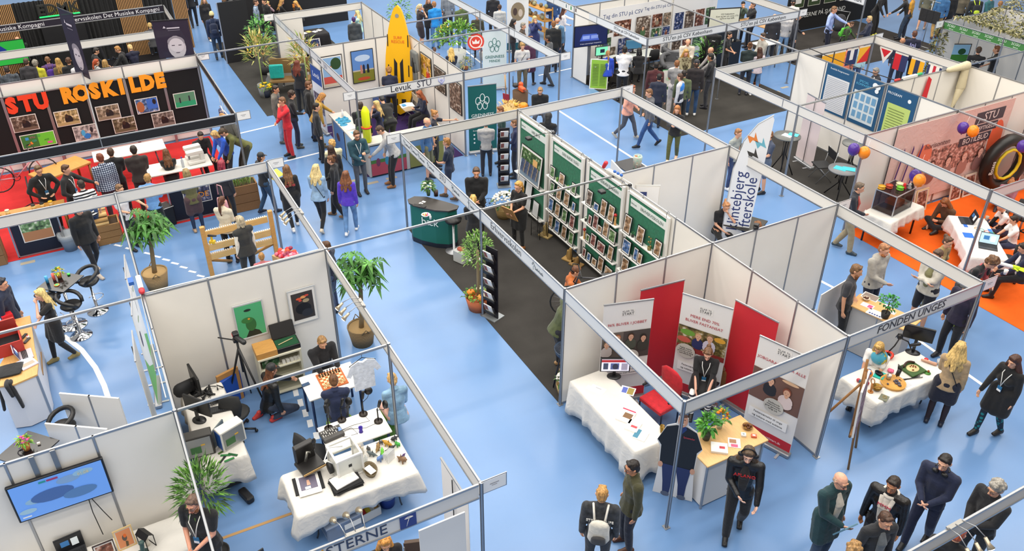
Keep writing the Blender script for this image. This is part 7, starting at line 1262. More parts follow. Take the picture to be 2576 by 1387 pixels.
for(v,z,w_,h_,c_),lb in zip(PW,('photo of a person bending, under the letters STU','photo of a dark haired student under the letters RO','photo with a blue gym ball below the letters RO','photo of a kitchen under the letters SK','photo of a screen room under the letters SK','photo of red haired child on blue floor','photo of a standing group under the letters LDE','photo of two players in a green hall','green collage poster with small coloured shapes')):
    t=thing('wall_photo',lb,'photo',(-17.83,v,z-h_/2),HP,'photographs on the black boards');Q_('e0dcd6',.5).box(0,0,h_/2,w_,.006,h_).build('print',t);a,b=w_/2-.02,h_-.02;its=[('r',-a,.02,a,b,c_,'photo' if 'green' not in lb else '')]
    if 'player' in lb:its+=[('r',-a,.02,a,.17,'2a9a6a'),('r',-.16,.14,-.12,.3,'2c2c34'),('r',.1,.16,.14,.32,'2c2c34')]
    elif 'red haired' in lb:its+=[('e',-.18,.2,.1,.16,'a8643c'),('r',.0,.1,.28,.4,'3a6ac0'),('e',.2,.3,.05,.08,'1c1c20')]
    elif 'gym' in lb:its+=[('e',.02,.12,.09,.08,'2a7ac8'),('e',-.06,.22,.05,.09,'4aa8d8'),('e',.16,.28,.04,.08,'2a2a30')]
    elif 'collage' in lb:its+=[('r',.0,.02,a,b,'6ac83a'),('r',.2,.06,.32,.12,'e05aa0'),('e',.04,.32,.04,.04,'4ab04a'),('r',-.3,.24,-.22,.32,'3a9ad0'),('g','e88a3a',[(-.28,.08),(-.18,.2),(-.14,.12)])]+[('t','STU',-.12,.3,.07,'c85a8a'),('t','123',-.1,.2,.07,'3ac8c8'),('t','AOF',.2,.18,.06,'2a6a2a')]
    else:its+=[('e',.03,h_*.4,.1,.12,'1c1a1c'),('e',.0,h_*.62,.04,.06,'3a2a20'),('r',-a,.02,a,.1,c_)]
    decal(t,its,-.004)
RT=[(-14.6,-4.5,.75,1.8,HP,'white folding table with sewing machines'),(-16.2,-5.4,.7,1.8,HP,'white folding table below the photo wall')]
for x,y,w_,l_,rz,lb in RT:folding(x,y,l_,w_,rz,.74,lb)
table(-15.8,-7.1,.7,1.3,.5,.78,'slanted wooden workbench behind the two young men','c8924c','8a5a2c',.06,.03,'wood');table(-13.4,-7.9,.45,1.6,.0,.9,'wooden plank table with honey jars','b8843c','8a6030',.05,.03,'wood');table(-13.35,-4.1,.5,1.5,0,.8,'pale wooden table with scarves','d0a060','6a4a2c',.03,.02,'wood')
for i,(u,v)in enumerate([(515,378),(520,398)]):
    q=at(u,v,.9);t=thing('sewing_machine',('white sewing machine, the farther of two','white sewing machine, the nearer of two')[i],'sewing machine',(-14.85+.35*i,-3.95,.745),HP+.1);w=mat('d8d6d0',.35);M().mt(w).box(0,0,.04,.42,.2,.07,bev=.01).build('bed',t);M().mt(w).box(.16,0,.18,.1,.16,.22,bev=.01).build('column',t);M().mt(w).box(-.01,0,.3,.42,.17,.1,bev=.015).build('arm',t);Q_('9a9ca0',.4,.5).box(-.16,0,.2,.04,.06,.12).build('needle_head',t)
one(Q_('b8c4d0',.15,alpha=.6).lathe([(.035,0),(.035,.18),(.014,.22),(.014,.25)],0,0,12).mt(mat('2a3a9a',.4)).cyl(0,0,.25,.275,.018),'water_bottle','clear water bottle with a blue cap on the sewing table','bottle',(-14.4,-4.3,.745))
for i,(u,v,c_)in enumerate([(20,522,'d8b040'),(30,528,'c8c0a8'),(120,512,'2a2420'),(128,520,'1c1c1e'),(138,513,'d8a828')]):q=at(u,v,.95);one(Q_('d8b878',.3).cyl(0,0,0,.09,.045,14).mt(mat(c_,.4)).cyl(0,0,.09,.115,.047,14),'honey_jar','small jar with a coloured lid on the plank table','jar',(-13.4,-8.45+.18*i+(.35 if i>1 else 0),.902),0,'honey jars on the plank table')
bicycle(-16.0,-8.0,R_(95),'pink framed bicycle in a repair stand','c8808a',.35);t=thing('repair_stand','black tripod stand under the pink bicycle','stand',(-15.3,-7.9,.008));Q_('17171a',.4).tube([(-.4,0,.75),(0,0,.5),(0,0,.1)],.02,7).build('pole',t);[Q_('17171a',.4).tube([(0,0,.2),(.35*cos(a),.35*sin(a),.01)],.014,6).build('leg',t)for a in(0,2.1,4.2)]
bicycle(-14.9,-6.1,R_(10),'red bicycle lying behind the striped shirt','c8282a',.02)
def board(v0,v1,h,lb,its,x=-12.93):t=thing('low_board',lb,'display board',(x,(v0+v1)/2,0),HP,'low dark blue boards with photos');w_=v1-v0;Q_('10182c',.85).box(0,0,h/2+.02,w_-.05,.02,h-.06).build('board',t);f=M().mt(ALU());[f.box(s*w_/2,0,h/2+.02,.035,.035,h)for s in(-1,1)];f.box(0,0,h,w_,.035,.03).box(0,0,.03,w_,.035,.03);f.build('frame',t);decal(t,its,-.013)
board(-8.3,-7.3,.95,'low dark board with the picket fence photo',[('r',-.3,.35,.34,.85,'e0dcd6'),('r',-.28,.37,.32,.83,'6a8a5a','photo'),('r',-.28,.37,.32,.6,'a8744c')]);board(-4.9,-3.55,.95,'low dark board with the orange lettered photo',[('r',-.35,.4,.3,.9,'e0dcd6'),('r',-.33,.42,.28,.88,'4a4a6a','photo'),('t','DE',.12,.6,.2,'e8901c')])
def crate(x,y,L,W,h,lb,seed,grass=1,rz=0):
    t=thing('wooden_planter' if grass else 'firewood_crate',lb,'planter' if grass else 'crate',(x,y,0),rz);m=Q_('8a6440' if grass else '9a7448',.8,kind='wood');n=3
    for k in range(n):[m.box(a,b,h*(k+.5)/n,c,d,h/n-.012)for a,b,c,d in((0,-W/2,L,.03),(0,W/2,L,.03),(-L/2,0,.03,W),(L/2,0,.03,W))]
    m.build('planks',t);Q_('3a2a1c',.9).box(0,0,h-.06,L-.05,W-.05,.02).build('soil',t);rnd=random.Random(seed);g=M()
    if grass:
        for _ in range(150):g.mt(mat(rnd.choice(('5a8a34','7aa04a','a8a868')),.6,kind='leaf'));leaf(g,(rnd.uniform(-.45,.45)*L,rnd.uniform(-.4,.4)*W,h-.05),(rnd.uniform(-.4,.4),rnd.uniform(-.4,.4),1),rnd.uniform(.2,.5),.015,.1)
        g.build('grass',t)
    else:
        for k in range(14):g.mt(mat(('b08850','d8b478','7a5a3a')[k%3],.8));g.T=Mx.Translation((-.4*L+.8*L*((k%5)/4),0,h+.03+.09*(k//5)))@Mx.Rotation(HP,4,'X');g.lathe([(.05,-.2),(.05,.2)],0,0,9)
        g.build('logs',t)
    return t
crate(-12.95,-8.9,.35,.7,.75,'stacked wooden planter with grass at the left edge',3);crate(-12.9,-3.2,.38,.7,.7,'tall wooden planter with grass at the booth corner',4);crate(-12.85,-6.5,.45,.8,.5,'wooden crate stacked with firewood',5,0)
q=at(180,627);t=thing('waste_bin','grey waste bin with a clear liner beside the low board','bin',(*q,0));Q_('74808c',.4).lathe([(.14,0),(.2,.42),(.19,.42),(.13,.02),(.001,.02)],0,0,22).build('bucket',t);Q_('c8ccd0',.2,alpha=.25).lathe([(.21,.3),(.215,.44),(.16,.42),(.12,.2)],0,0,22).build('bin_liner',t)
t=thing('black_bin','square black bin behind the boy in light blue','bin',(*at(425,563),0),.3);Q_('1c1a1c',.4).box(0,0,.25,.34,.28,.5,bev=.02).build('body',t);Q_('9a9ca0',.3,.6).tube([(-.17,-.14,.5),(.17,-.14,.5),(.17,.14,.5),(-.17,.14,.5)],.01,6,True).build('rim',t)
for i,(dy,c_,lb)in enumerate([(0,'2c3c6c','navy cardigan on a white hanger'),(.25,'b08450','tan top on a white hanger'),(.18,'5c5c58','grey garment hanging at the back')]):t=thing('hanging_garment',lb+' under the black fascia corner','garment',(-15.3+.35*i,-2.98,1.75),.3*i);m=Q_(c_,.9,kind='cloth');m.cap((-.16,0,-.08),(.16,0,-.08),.05,.05).cap((0,0,-.12),(0,0,-.5),.15,.17,1.2,.35).cap((.18,0,-.1),(.28,0,-.45),.06,.05).cap((-.18,0,-.1),(-.28,0,-.45),.06,.05);m.build('fabric',t);Q_('e0dcd4',.5).tube([(-.24,0,-.02),(0,0,.08),(.24,0,-.02)],.012,6).tube([(0,0,.08),(0,.0,.2),(.0,.0,.68 if i<9 else .2)],.005,5).build('hanger',t)
q=at(553,470,1.0);t=thing('pink_bag','pink fabric tote bag carried under the long fascia','bag',(-11.75,-3.85,.62),.5);Q_('d89aa0',.8,kind='cloth').cap((0,0,.0),(0,0,.3),.2,.17,1,.35).build('bag_body',t);Q_('d89aa0',.8).tube([(-.1,0,.42),(-.07,0,.68),(.07,0,.68),(.1,0,.42)],.012,6).build('handle',t)
# ---------------- wooden bench frame in the aisle ----------------
t=thing('bench_frame','pine trestle with rows of nails and planks','workbench',(-9.98,-3.85,0),HP+.02);pn=mat('c89450',.6,kind='wood')
for s in(-1,1):
    M().mt(pn).box(s*.72,0,.65,.09,.09,1.3).build('post',t)
    M().mt(pn).tube([(s*.68,.05,.45),(s*.2,.5,.02)],.035,4).build('brace',t)
for y_,z in((.0,.55),(.0,.78),(.3,.6),(.3,.95)):Q_('d8b070',.6,kind='wood').box(0,y_,z,1.4,.05,.14).build('plank',t);m=Q_('e8e4dc',.5);[m.box(-.65+.045*k,y_,z+.08,.02,.05,.02)for k in range(30)];m.build('nail_row',t)
m=Q_('e0b81c',.4).box(0,0,.03,.12,.08,.06).cap((0,0,.06),(0,0,.16),.022,.025).mt(mat('1c1c1e',.4)).cap((-.05,0,.18),(.1,0,.18),.03,.02);one(m,'cordless_drill','yellow and black cordless drill on the pine trestle','drill',(-9.98,-4.42,.86),1.0)
q=at(722,643,.8);t=thing('rose_box','cardboard box of red and pink fabric roses','box',(q[0],q[1],0),.4);Q_('c8a070',.7).box(0,0,.4,.5,.4,.8).build('box_body',t);m=M();rnd=random.Random(2);[(m.mt(mat(rnd.choice(('d02838','e86a80','e8a0a8','d85030','8a2a4a')),.6)),m.ball((rnd.uniform(-.2,.2),rnd.uniform(-.16,.16),.83+rnd.uniform(0,.06)),.05,.05,.04,8,5))for _ in range(34)];m.build('roses',t)
t=thing('power_strip','white power strip with a red plug on the wall corner','power strip',(-6.1,-6.0,H+.01),0);Q_('dcd8cc',.4).box(-.25,0,.03,.4,.08,.06,bev=.01).build('housing',t);Q_('c8303a',.4).cap((.02,0,.04),(.1,0,.06),.05,.045).build('plug',t);Q_('2a62b4',.4).box(-.35,-.12,.03,.16,.08,.06).build('plug',t);Q_('e4e2de',.4).tube([(.1,0,.02),(.1,.5,.02),(.12,1.5,.01),(.12,2.9,.02)],.012,5).tube([(.1,-.03,.02),(.15,-.05,-.5),(1.2,-.06,-.2),(2.8,-.06,.0)],.008,5).build('cable',t)
# ---------------- Levuk booth ----------------
t=thing('paddleboard','tall yellow paddleboard lettered SURF RESCUE','paddleboard',(-16.62,2.5,.05),R_(52));t.rotation_euler=(-.12,0,R_(52));bp=[(0,0)]+[(.42*sin(pi*min(1,z/3.3)**.75)**.55,z)for z in[.1,.3,.6,1,1.4,1.8,2.2,2.6,2.9,3.1,3.22]]+[(0,3.3)];ol=bp+[(-a,b)for a,b in reversed(bp[1:-1])];m=Q_('f0b40c',.4);outline(m,ol,-.06,.12);m.build('deck',t)
decal(t,[('g','1c1c1e',[(-.14,1.75),(-.04,1.6),(-.06,.7),(-.16,.7)]),('g','1c1c1e',[(.14,1.75),(.04,1.6),(.06,.7),(.16,.7)]),('r',-.2,.3,-.06,.5,'1c1c1e'),('r',.06,.3,.2,.5,'1c1c1e'),('e',0,3.0,.06,.06,'8a8a88'),('t','SURF\nRESCUE',0,2.3,.12,'d85a1c')]+[('r',a,b,a+.03,b+.35,'141416')for a in(-.33,.3)for b in(1.2,2.1)],-.062,'deck_pads')
t=thing('wetsuit','grey and black wetsuit hanging beside the paddleboard','wetsuit',(-15.95,2.8,.95),0);m=Q_('6a6c6a',.8);m.cap((0,0,.95),(0,0,1.2),.16,.17,1.1,.4).cap((0,0,.62),(0,0,.95),.14,.15,1,.4).cap((.17,0,1.2),(.26,0,.75),.06,.045).cap((-.17,0,1.2),(-.26,0,.75),.06,.045).cap((.08,0,.6),(.09,0,.05),.09,.05,1,.5).cap((-.08,0,.6),(-.09,0,.05),.09,.05,1,.5);m.build('suit',t);Q_('1c1c1e',.8).cap((0,-.03,.65),(0,-.03,1.05),.1,.08,1,.5).build('chest_panel',t);M().mt(ALU()).tube([(0,0,1.36),(0,.1,1.45),(0,.19,1.5)],.01,5).build('hook',t)
def big(name,x,y,z,rz,w_,h_,lb,its):pic(name,lb,'framed picture',(x,y,z),rz,w_,h_,'1c1c1e',its,.018)
big('framed_photo',-16.96,.58,1.16,HP,.66,.98,'framed photo of a person in red under trees',[('r',-.28,.05,.28,.92,'8ab0d8'),('e',.12,.72,.16,.18,'2c4a2a'),('r',-.28,.05,.28,.35,'c8544a'),('p',-.05,.62,.07,'d02a2a','5a3a20'),('r',-.28,.05,.28,.14,'c8bca8')])
big('framed_photo',-16.96,1.53,1.16,HP,.7,1.0,'framed photo of three people on a sunny field',[('r',-.33,.02,.33,.98,'5a86c8'),('e',0,.75,.24,.1,'b8cce8'),('r',-.33,.02,.33,.36,'7a7a2c'),('r',-.33,.36,.33,.4,'b8b0a0'),('e',0,.12,.2,.05,'b84a2a')]+[('g',c_,[(a-.035,.28),(a+.035,.28),(a+.03,.52),(a,.56),(a-.03,.52)])for a,c_ in((-.06,'b87a6a'),(.02,'1c2440'),(.15,'17171c'))])
for i,(x,z,c_,lb)in enumerate([(-15.48,1.5,'d8a03a','framed photo of people in yellow and red'),(-14.5,1.4,'5a4a3c','framed dark photo of people outdoors'),(-13.48,1.16,'7a6050','framed brown photo nearest the dark green banner')]):big('framed_photo',x,2.96,z if i<2 else 1.16,0,.76,.7 if i<2 else .9,lb,[('r',-.36,.02,.36,.66 if i<2 else .86,c_,'photo')]+([('p',-.1,.35,.12,'e0b020','a85a2c'),('p',.15,.3,.12,'c83a2a','5a3a20')]if i==0 else[]))
t=thing('sales_counter','L-shaped counter with sports photos on its front','counter',(-13.25,.05,0),0)
Q_('b8b4ae',.5).box(-1.1,.1,.96,2.2,.5,.04).build('countertop',t);Q_('b8b4ae',.5).box(.1,1.1,.96,.5,2.4,.04).build('countertop',t);Q_('c8c6c2',.5).box(-1.1,.1,.48,2.1,.4,.92).box(.1,1.2,.48,.4,2.2,.92).build('body',t)
for nm,x,y,rz,w_,its in[('a',.315,.65,HP,1.0,[('r',-.5,.05,.5,.9,'8aacd8'),('r',-.5,.05,.5,.45,'b84a5a'),('r',-.5,.4,.5,.5,'4a7a3a'),('e',.1,.6,.25,.1,'dce4ee')]+[('e',-.3+.25*k,.42,.06,.12,c_)for k,c_ in enumerate(('7a3a5a','3a8ab0','b04a3a'))]),('b',.315,1.75,HP,1.0,[('r',-.5,.05,.5,.9,'6a90b8'),('r',-.5,.05,.5,.65,'8a8a4a'),('e',-.2,.4,.06,.12,'2a2a30'),('e',.2,.35,.06,.1,'3a3a3c')]),('c',-.45,-.115,0,.95,[('r',-.45,.05,.45,.9,'8ab0d0'),('e',0,.4,.12,.25,'4a2a2a')]),('d',-1.5,-.115,0,.95,[('r',-.45,.05,.45,.9,'5a86c0'),('e',-.1,.5,.15,.12,'5a3a3a')])]:
    k=bpy.data.objects.new('front_photo',Q_('1a1a1c',.5).box(0,.006,.475,w_,.01,.9).mesh('f'));C.objects.link(k);k.parent=t;k.location=(x,y,0);k.rotation_euler=(0,0,rz);decal(k,its,0)
for i,(u,v)in enumerate([(843,303),(858,295),(871,299),(851,308),(838,310)]):q=at(u,v,.98);one(Q_('2a8ab0',.5).lathe([(.11,0),(.1,.015),(.04,.02),(.03,.06),(.03,.07),(.001,.07)],0,0,16),'blue_cup_disc','turquoise disc with a grey knob on the counter corner','object',(-14.9+.2*(i%3),.03+.16*(i//3),.982),0,'turquoise discs on the counter')
t=thing('rescue_buoy','neon yellow rescue buoy with a red strap','buoy',(-13.1,.22,.98),.4);Q_('e4ee10',.4).lathe([(.02,0),(.11,.02),(.11,.85),(.05,.98),(.001,1.0)],0,0,6).build('float',t);Q_('d02a2a',.6).tube([(.12*cos(R_(a)),.12*sin(R_(a)),.42)for a in range(0,360,30)],.02,6,True).build('strap',t)
one(Q_('e8e8e8',.3).lathe([(.035,0),(.035,.13),(.012,.16),(.012,.2)],0,0,12),'sanitiser','white sanitiser bottle on the counter corner','bottle',(-15.1,.2,.982));
for i,(x,y,w_,lb)in enumerate([(-14.3,.1,.4,'large white sheet beside the turquoise discs'),(-13.85,.1,.3,'pale blue brochure on the counter'),(-13.15,.8,.35,'white price list in front of the grey hoodie man')]):sheet(x,y,.982,.1,w_,.28,lb,'e6eaf0',[(0,0,w_*.6,.16,'7ab8d8')]if i==1 else[])
rollup(-16.6,-.02,R_(5),.8,2.0,'white and blue roll-up banner behind the mustard coat','e4e6ec',[('r',-.4,1.5,.4,2.0,'2a4a9a'),('t','Levuk',0,1.75,.22,'e8ecf4'),('r',-.35,.6,.35,1.2,'6a5a6a','photo')])
t=folding_chair(-16.0,2.55,toward(-16.0,2.55,290),'pale wooden chair under the red haired reader','c8b8a0','9a9ca0');q=at(948,212,.8);t=thing('ball_box','blue box full of small blue balls','box',(-16.65,1.9,.0),.2);Q_('3a5a98',.5).box(0,0,.4,.4,.35,.8).build('box_body',t);m=Q_('2a6ae0',.3);[m.ball((-.14+.07*(k%5),-.1+.07*(k//5),.83),.035,.035,.035,8,6)for k in range(20)];m.build('balls',t)
q=at(1036,262,.9);m=Q_('e8eaee',.5);m.add([(-.2,0,.0),(0,0,.03),(.2,0,.0),(-.2,.28,.02),(0,.28,.05),(.2,.28,.02)],[(0,1,4,3),(1,2,5,4)]).mt(mat('4a9ad0',.5)).box(-.1,.14,.036,.12,.16,.002);one(m,'brochure','open brochure in the hands of the red haired reader','brochure',(*at(1028,270,.75),.75),1.5)
# ---------------- Grenness Minde ----------------
def gren(w,c_,bg2):return[('o',.13*cos(R_(90+72*k)),1.52+.13*sin(R_(90+72*k)),.075,.115,c_,.018)for k in range(5)]+[('t','GRENNESS',0,1.14,.135,c_),('t','MINDE',0,1.0,.12,c_)]
rollup(-12.95,3.52,R_(78),.8,2.0,'dark green roll-up banner lettered GRENNESS MINDE','0d5a58',gren(1,'e6ecea',0)+[('t','Kontakt os',-.15,.7,.06,'e6ecea')]+[('e',-.25,.58-.12*k,.025,.025,'e6ecea')for k in range(3)]);rollup(-17.2,6.1,R_(75),.8,2.0,'pale blue roll-up banner lettered GRENNESS MINDE','d0dcdc',gren(1,'1f6a62',0))
t=thing('round_sign','round red sign with a crown hanging from the thin rail','sign',(-16.0,4.85,2.15),R_(75));decal(t,[('e',0,0,.26,.26,'d8402c'),('o',0,0,.2,.2,'f0e4dc',.035),('e',0,-.02,.1,.07,'d8402c'),('g','f0e4dc',[(-.1,-.06),(.1,-.06),(.12,.06),(.05,.0),(0,.09),(-.05,.0),(-.12,.06)]),('r',-.24,.16,.0,.19,'f0e4dc'),('r',.0,-.19,.24,-.16,'f0e4dc')],.012,'sign_face');Q_('b83424',.5).tube([(0,.01,.24),(0,.01,.3)],.006,5).build('hook',t)
bushy(*at(1150,170),0,'flowering shrub in a white planter with yellow blooms',.75,.5,420,.22,.09,('5a8a2c','7aa83a','3f6a24'),51,'planter_shrub',(.35,.6,'d4d4d0'),flowers=[('e8c020',14,.04)],lo=-.2);bushy(*at(1215,150),0,'red leaved plant beside the white planter',.3,.2,80,.16,.06,('5a1c24','7a2c34'),52,'red_plant',(.14,.3,'c8b8a8'));bushy(*at(1010,90),0,'green bush behind the tip of the paddleboard',.45,.6,200,.16,.06,('4a7a2c','6a9a3a'),53,'green_bush',(.2,.4,'3a3a38'))
t=thing('tree_stump','tree stump carrying a chainsaw and garden tools','stump',(-15.45,6.1,0));Q_('5c4430',.9,kind='wood').lathe([(.3,0),(.24,.1),(.25,.55),(.001,.56)],0,0,14).build('trunk',t);m=Q_('d8541c',.4).box(.1,0,.64,.3,.14,.14,bev=.02).cap((-.15,.1,.6),(-.15,.1,.7),.08,.08);m.mt(mat('2a2a2c',.4)).cap((.25,0,.64),(.6,.05,.62),.04,.03,1,.3).tube([(-.3,-.1,.6),(-.3,-.1,.95)],.015,6).ball((-.1,-.12,.72),.1,.1,.08);m.build('tools',t)
t=thing('red_shovel','red shovel with a wooden shaft standing on the floor','shovel',(-15.9,5.85,0),.5);t.rotation_euler=(.12,0,.5);Q_('a8242c',.5).box(0,0,.18,.24,.02,.36,bev=.01).build('blade',t);Q_('c8945a',.6).tube([(0,0,.34),(0,.02,1.0)],.018,7).build('shaft',t);Q_('a8242c',.5).tube([(0,.02,.98),(-.06,.02,1.08),(.06,.02,1.08)],.014,6,True).build('handle',t)
table(-14.1,5.2,1.0,.7,.3,.6,'low table covered with straw and pumpkins','c8a868','8a6a40',.04,.02,'wood');bushy(-14.2,5.0,.6,'heap of straw and corn on the low table',.4,.06,150,.2,.02,('d8b868','c89a3c'),54,'straw_heap',lo=0)
for i,(a,b,c_,s_,lb)in enumerate([(.1,.2,'e8921c',.14,'big yellow orange pumpkin on the straw'),(.3,.35,'b85a4a',.08,'reddish squash at the table end'),(-.15,.1,'d8b040',.08,'small yellow squash in the straw'),(.32,.1,'d8843a',.07,'orange gourd near the man in glasses')]):m=Q_(c_,.5);[m.ball((s_*.35*cos(k*1.05),s_*.35*sin(k*1.05),s_*.6),s_*.65,s_*.65,s_*.6,8,6)for k in range(6)];one(m,'pumpkin',lb,'pumpkin',(-14.1+a,5.2+b,.61))
t=rollup(*at(1302,130),R_(70),.8,2.0,'white roll-up banner with a round group picture','dededc',[('e',0,1.5,.26,.34,'8a7a60'),('e',-.1,1.5,.08,.14,'4a3a34'),('e',.1,1.45,.08,.14,'c8b8a8'),('r',-.4,.05,.4,.35,'17505a')])
t=thing('wire_stand','wire display stand with bunting beside the seated blonde girl','stand',(*at(1175,165),0));m=Q_('3a4a5a',.4,.5);[m.tube([(.3*cos(R_(a)),.3*sin(R_(a)),z)for a in range(0,360,30)],.008,5,True)for z in(.05,.5,.95)];[m.tube([(.3*cos(a),.3*sin(a),0),(.3*cos(a),.3*sin(a),.95)],.008,5)for a in(0,1.57,3.14,4.71)];m.build('frame',t);bushy(*at(1172,175),.0,'ball of twisted straw leaves in a pot',.16,.16,80,.2,.04,('c8b880','8a9a4a'),55,'woven_plant',(.1,.1,'a86a4a'))
t=thing('display_shelf','wooden shelf unit with pottery at the top','shelf',(-22.0,10.4,0),.1);m=Q_('b8843c',.6,kind='wood');[m.box(0,0,z,1.8,.4,.03)for z in(.3,.7,1.1)];[m.box(a,b,.6,.04,.04,1.2)for a in(-.88,.88)for b in(-.18,.18)];m.build('frame',t);m=M();rnd=random.Random(3);[(m.mt(mat(rnd.choice(('8a8a6a','a8a090','6a5a3c')),.6)),m.ball((rnd.uniform(-.8,.8),rnd.uniform(-.1,.1),z+.1),.08))for z in(.3,.7,1.1)for _ in range(7)];m.build('pottery',t)
# ---------------- corn plants, bench, bush ----------------
bushy(-22.5,-.25,0,'tall leafy green bush left of the white fascia corner',.45,.75,420,.16,.06,('4a8a3a','6aa850','3a6a30'),61,'green_bush',(.2,.3,'2a2a2c'),(.02,'5a4a34',.3))
for x,y,lb,sd in((-20.3,-.85,'corn plant with tan tassels beside the milk can',62),(-19.2,.35,'corn plant behind the wooden bench',63)):
    t=bushy(x,y,0,lb,.35,.55,170,.5,.05,('8a9a4a','a8a860','6a8038','c8b070'),sd,'corn_plant',(.18,.45,'8c8c88'),(.02,'8a9a5a',.5),tip=.8,flowers=[('c89a58',22,.028),('e8c020',4,.035)])
bushy(*at(672,245),0,'dark pot of bright yellow flowers',.2,.12,90,.1,.04,('4a7a30','5a8a34'),64,'potted_flowers',(.13,.25,'1c2438'),flowers=[('f0c414',30,.035)],cat='flowers')
t=thing('milk_can','old grey metal milk can','milk can',(-20.75,-.45,0));Q_('8c8c88',.5,.5).lathe([(.17,0),(.19,.1),(.19,.4),(.11,.52),(.12,.6),(.001,.6)],0,0,18).build('body',t);Q_('8c8c88',.5,.5).tube([(-.12,0,.5),(-.2,0,.55),(-.18,0,.42)],.012,6).build('handle',t)
t=thing('wooden_bench','rustic wooden bench with grey backrest and cushions','bench',(-20.4,.1,0),R_(70));wb=mat('8a6a40',.7,kind='wood');M().mt(wb).box(0,0,.42,1.3,.5,.06).build('seat',t);M().mt(wb).box(0,.27,.8,1.3,.05,.5).build('backrest',t);[M().mt(wb).box(a,b,.2,.07,.07,.4).build('leg',t)for a in(-.6,.6)for b in(-.2,.2)]
one(Q_('12a8a0',.8,kind='cloth').box(0,0,0,.45,.14,.45,bev=.05),'cushion','turquoise cushion on the rustic bench','cushion',(-20.5,-.3,.72),R_(70));one(Q_('4a4a4c',.8,kind='cloth').box(0,0,0,.5,.14,.45,bev=.05),'cushion','dark grey cushion on the rustic bench','cushion',(-20.3,.4,.7),R_(70))
one(Q_('d9d5ce',.5).box(0,0,1.1,.9,.02,2.2),'white_column','tall white board between bush and corn plants','board',(-21.0,.45,0),HP);one(Q_('16161a',.6).box(0,0,1.1,1.0,.04,2.2).mt(mat('8a94a8',.5)).box(-.52,0,1.1,.03,.05,2.2),'black_backboard','black panel behind the leafy bush','board',(-24.3,-.7,0),HP)
# guitar booth
for x,y,l_,lb in((-24.1,1.7,1.6,'table with a black cloth and papers in the guitar booth'),(-19.2,2.3,.9,'black covered table behind the two photo wall')):folding(x,y,l_,.7,HP,.74,lb.replace('cloth','top').replace('covered','folding'));cloth(x,y,l_+.04,.72,HP,.742,.68,lb.replace('table','cloth-covered table'),'17161a',71)
for i,(x,y,z,lb)in enumerate([(-26.0,1.9,.2,'orange acoustic guitar in a stand'),(-24.9,.5,.2,'small orange ukulele behind the blue cloth')]):
    t=thing('guitar',lb,'guitar',(x,y,z),R_(75));k=1 if i==0 else .6;Q_('e0801c',.3).cap((0,0,.2*k),(0,0,.21*k),.2*k,.2*k,1,.25).cap((0,0,.45*k),(0,0,.46*k),.15*k,.15*k,1,.3).build('body',t);Q_('2a1a12',.4).ball((0,-.05*k,.36*k),.05*k,.01,.05*k).build('sound_hole',t);Q_('5a3a20',.4).box(0,-.03,.8*k,.05,.03,.5*k).build('neck',t);Q_('c87a2c',.4).box(0,-.03,1.1*k,.08,.03,.14*k).build('headstock',t);Q_('1a1a1c',.5).tube([(-.15,.0,-.2),(0,.05,.1),(.15,.0,-.2)],.012,5).tube([(0,.05,.1),(0,.25,-.2)],.012,5).build('stand',t)
for i in range(7):sheet(-24.2+.1*(i%2),1.1+.2*i,.75,.1*i,.2,.16,'flat paper on the black cloth in the guitar booth',('e8e4dc','d8b868','e8e8ec')[i%3],group='papers in the guitar booth')
pic('group_picture','dark group picture leaning on the table with guitars','picture',(-23.6,1.6,.1),HP,1.1,.55,'1c2238',[('r',-.5,.03,.5,.5,'2a3a6a','photo')]+[('p',-.4+.16*k,.3,.07,('2a6a6a','4a2a5a','2a3a8a')[k%3],'2a1a14')for k in range(6)],.02,-.1)
M_=Q_('17171a',.8).box(0,0,1.1,5,.04,2.2);one(M_,'black_backdrop','black cloth backdrop behind the guitar booth','backdrop',(-27.5,2.0,0),HP)
# ---------------- CSV booth ----------------
PH=('6a5a50','7a4a3a','4a6a4a','8a7a6a','3a4a7a');its=[('r',-1.48,.1,1.48,2.1,'e4e4e6'),('t','Tag din STU på CSV',-.55,1.93,.2,'28407a'),('t','Tag din STU på CSV',.95,1.98,.15,'28407a')]
k=0
for a,b,c,d in[(-1.4,1.35,-.95,1.65),(-.9,1.2,-.2,1.72),(-1.45,.9,-1.0,1.2),(-1.45,.2,-.8,.85),(-.7,.3,-.1,1.1),(0,.7,.6,1.75),(.68,1.3,1.1,1.75),(.68,.9,1.1,1.25),(1.15,1.3,1.46,1.75),(1.15,.9,1.46,1.25),(0,.1,.5,.6),(.6,.1,1.1,.8)]:its+=[('r',a,b,c,d,PH[k%5],'photo'),('p',(a+c)/2,b+(d-b)*.6,(c-a)*.17,PH[(k+2)%5],'2a1c14')];k+=1
t=thing('wall_banner','large white banner lettered Tag din STU på CSV with photos','banner',(-16.96,11.5,0),HP);Q_('e4e4e6',.5).box(0,0,1.15,3.0,.01,2.1).build('sheet',t);decal(t,its,-.006);t2=thing('wall_banner','second white banner with photos behind the coffee stand','banner',(-16.96,14.1,0),HP);Q_('e0e0e2',.5).box(0,0,1.15,2.0,.01,2.1).build('sheet',t2);decal(t2,[('r',-.9+.47*(i%4),.3+.75*(i//4),-.5+.47*(i%4),.9+.75*(i//4),PH[i%5],'photo')for i in range(8)],-.006)
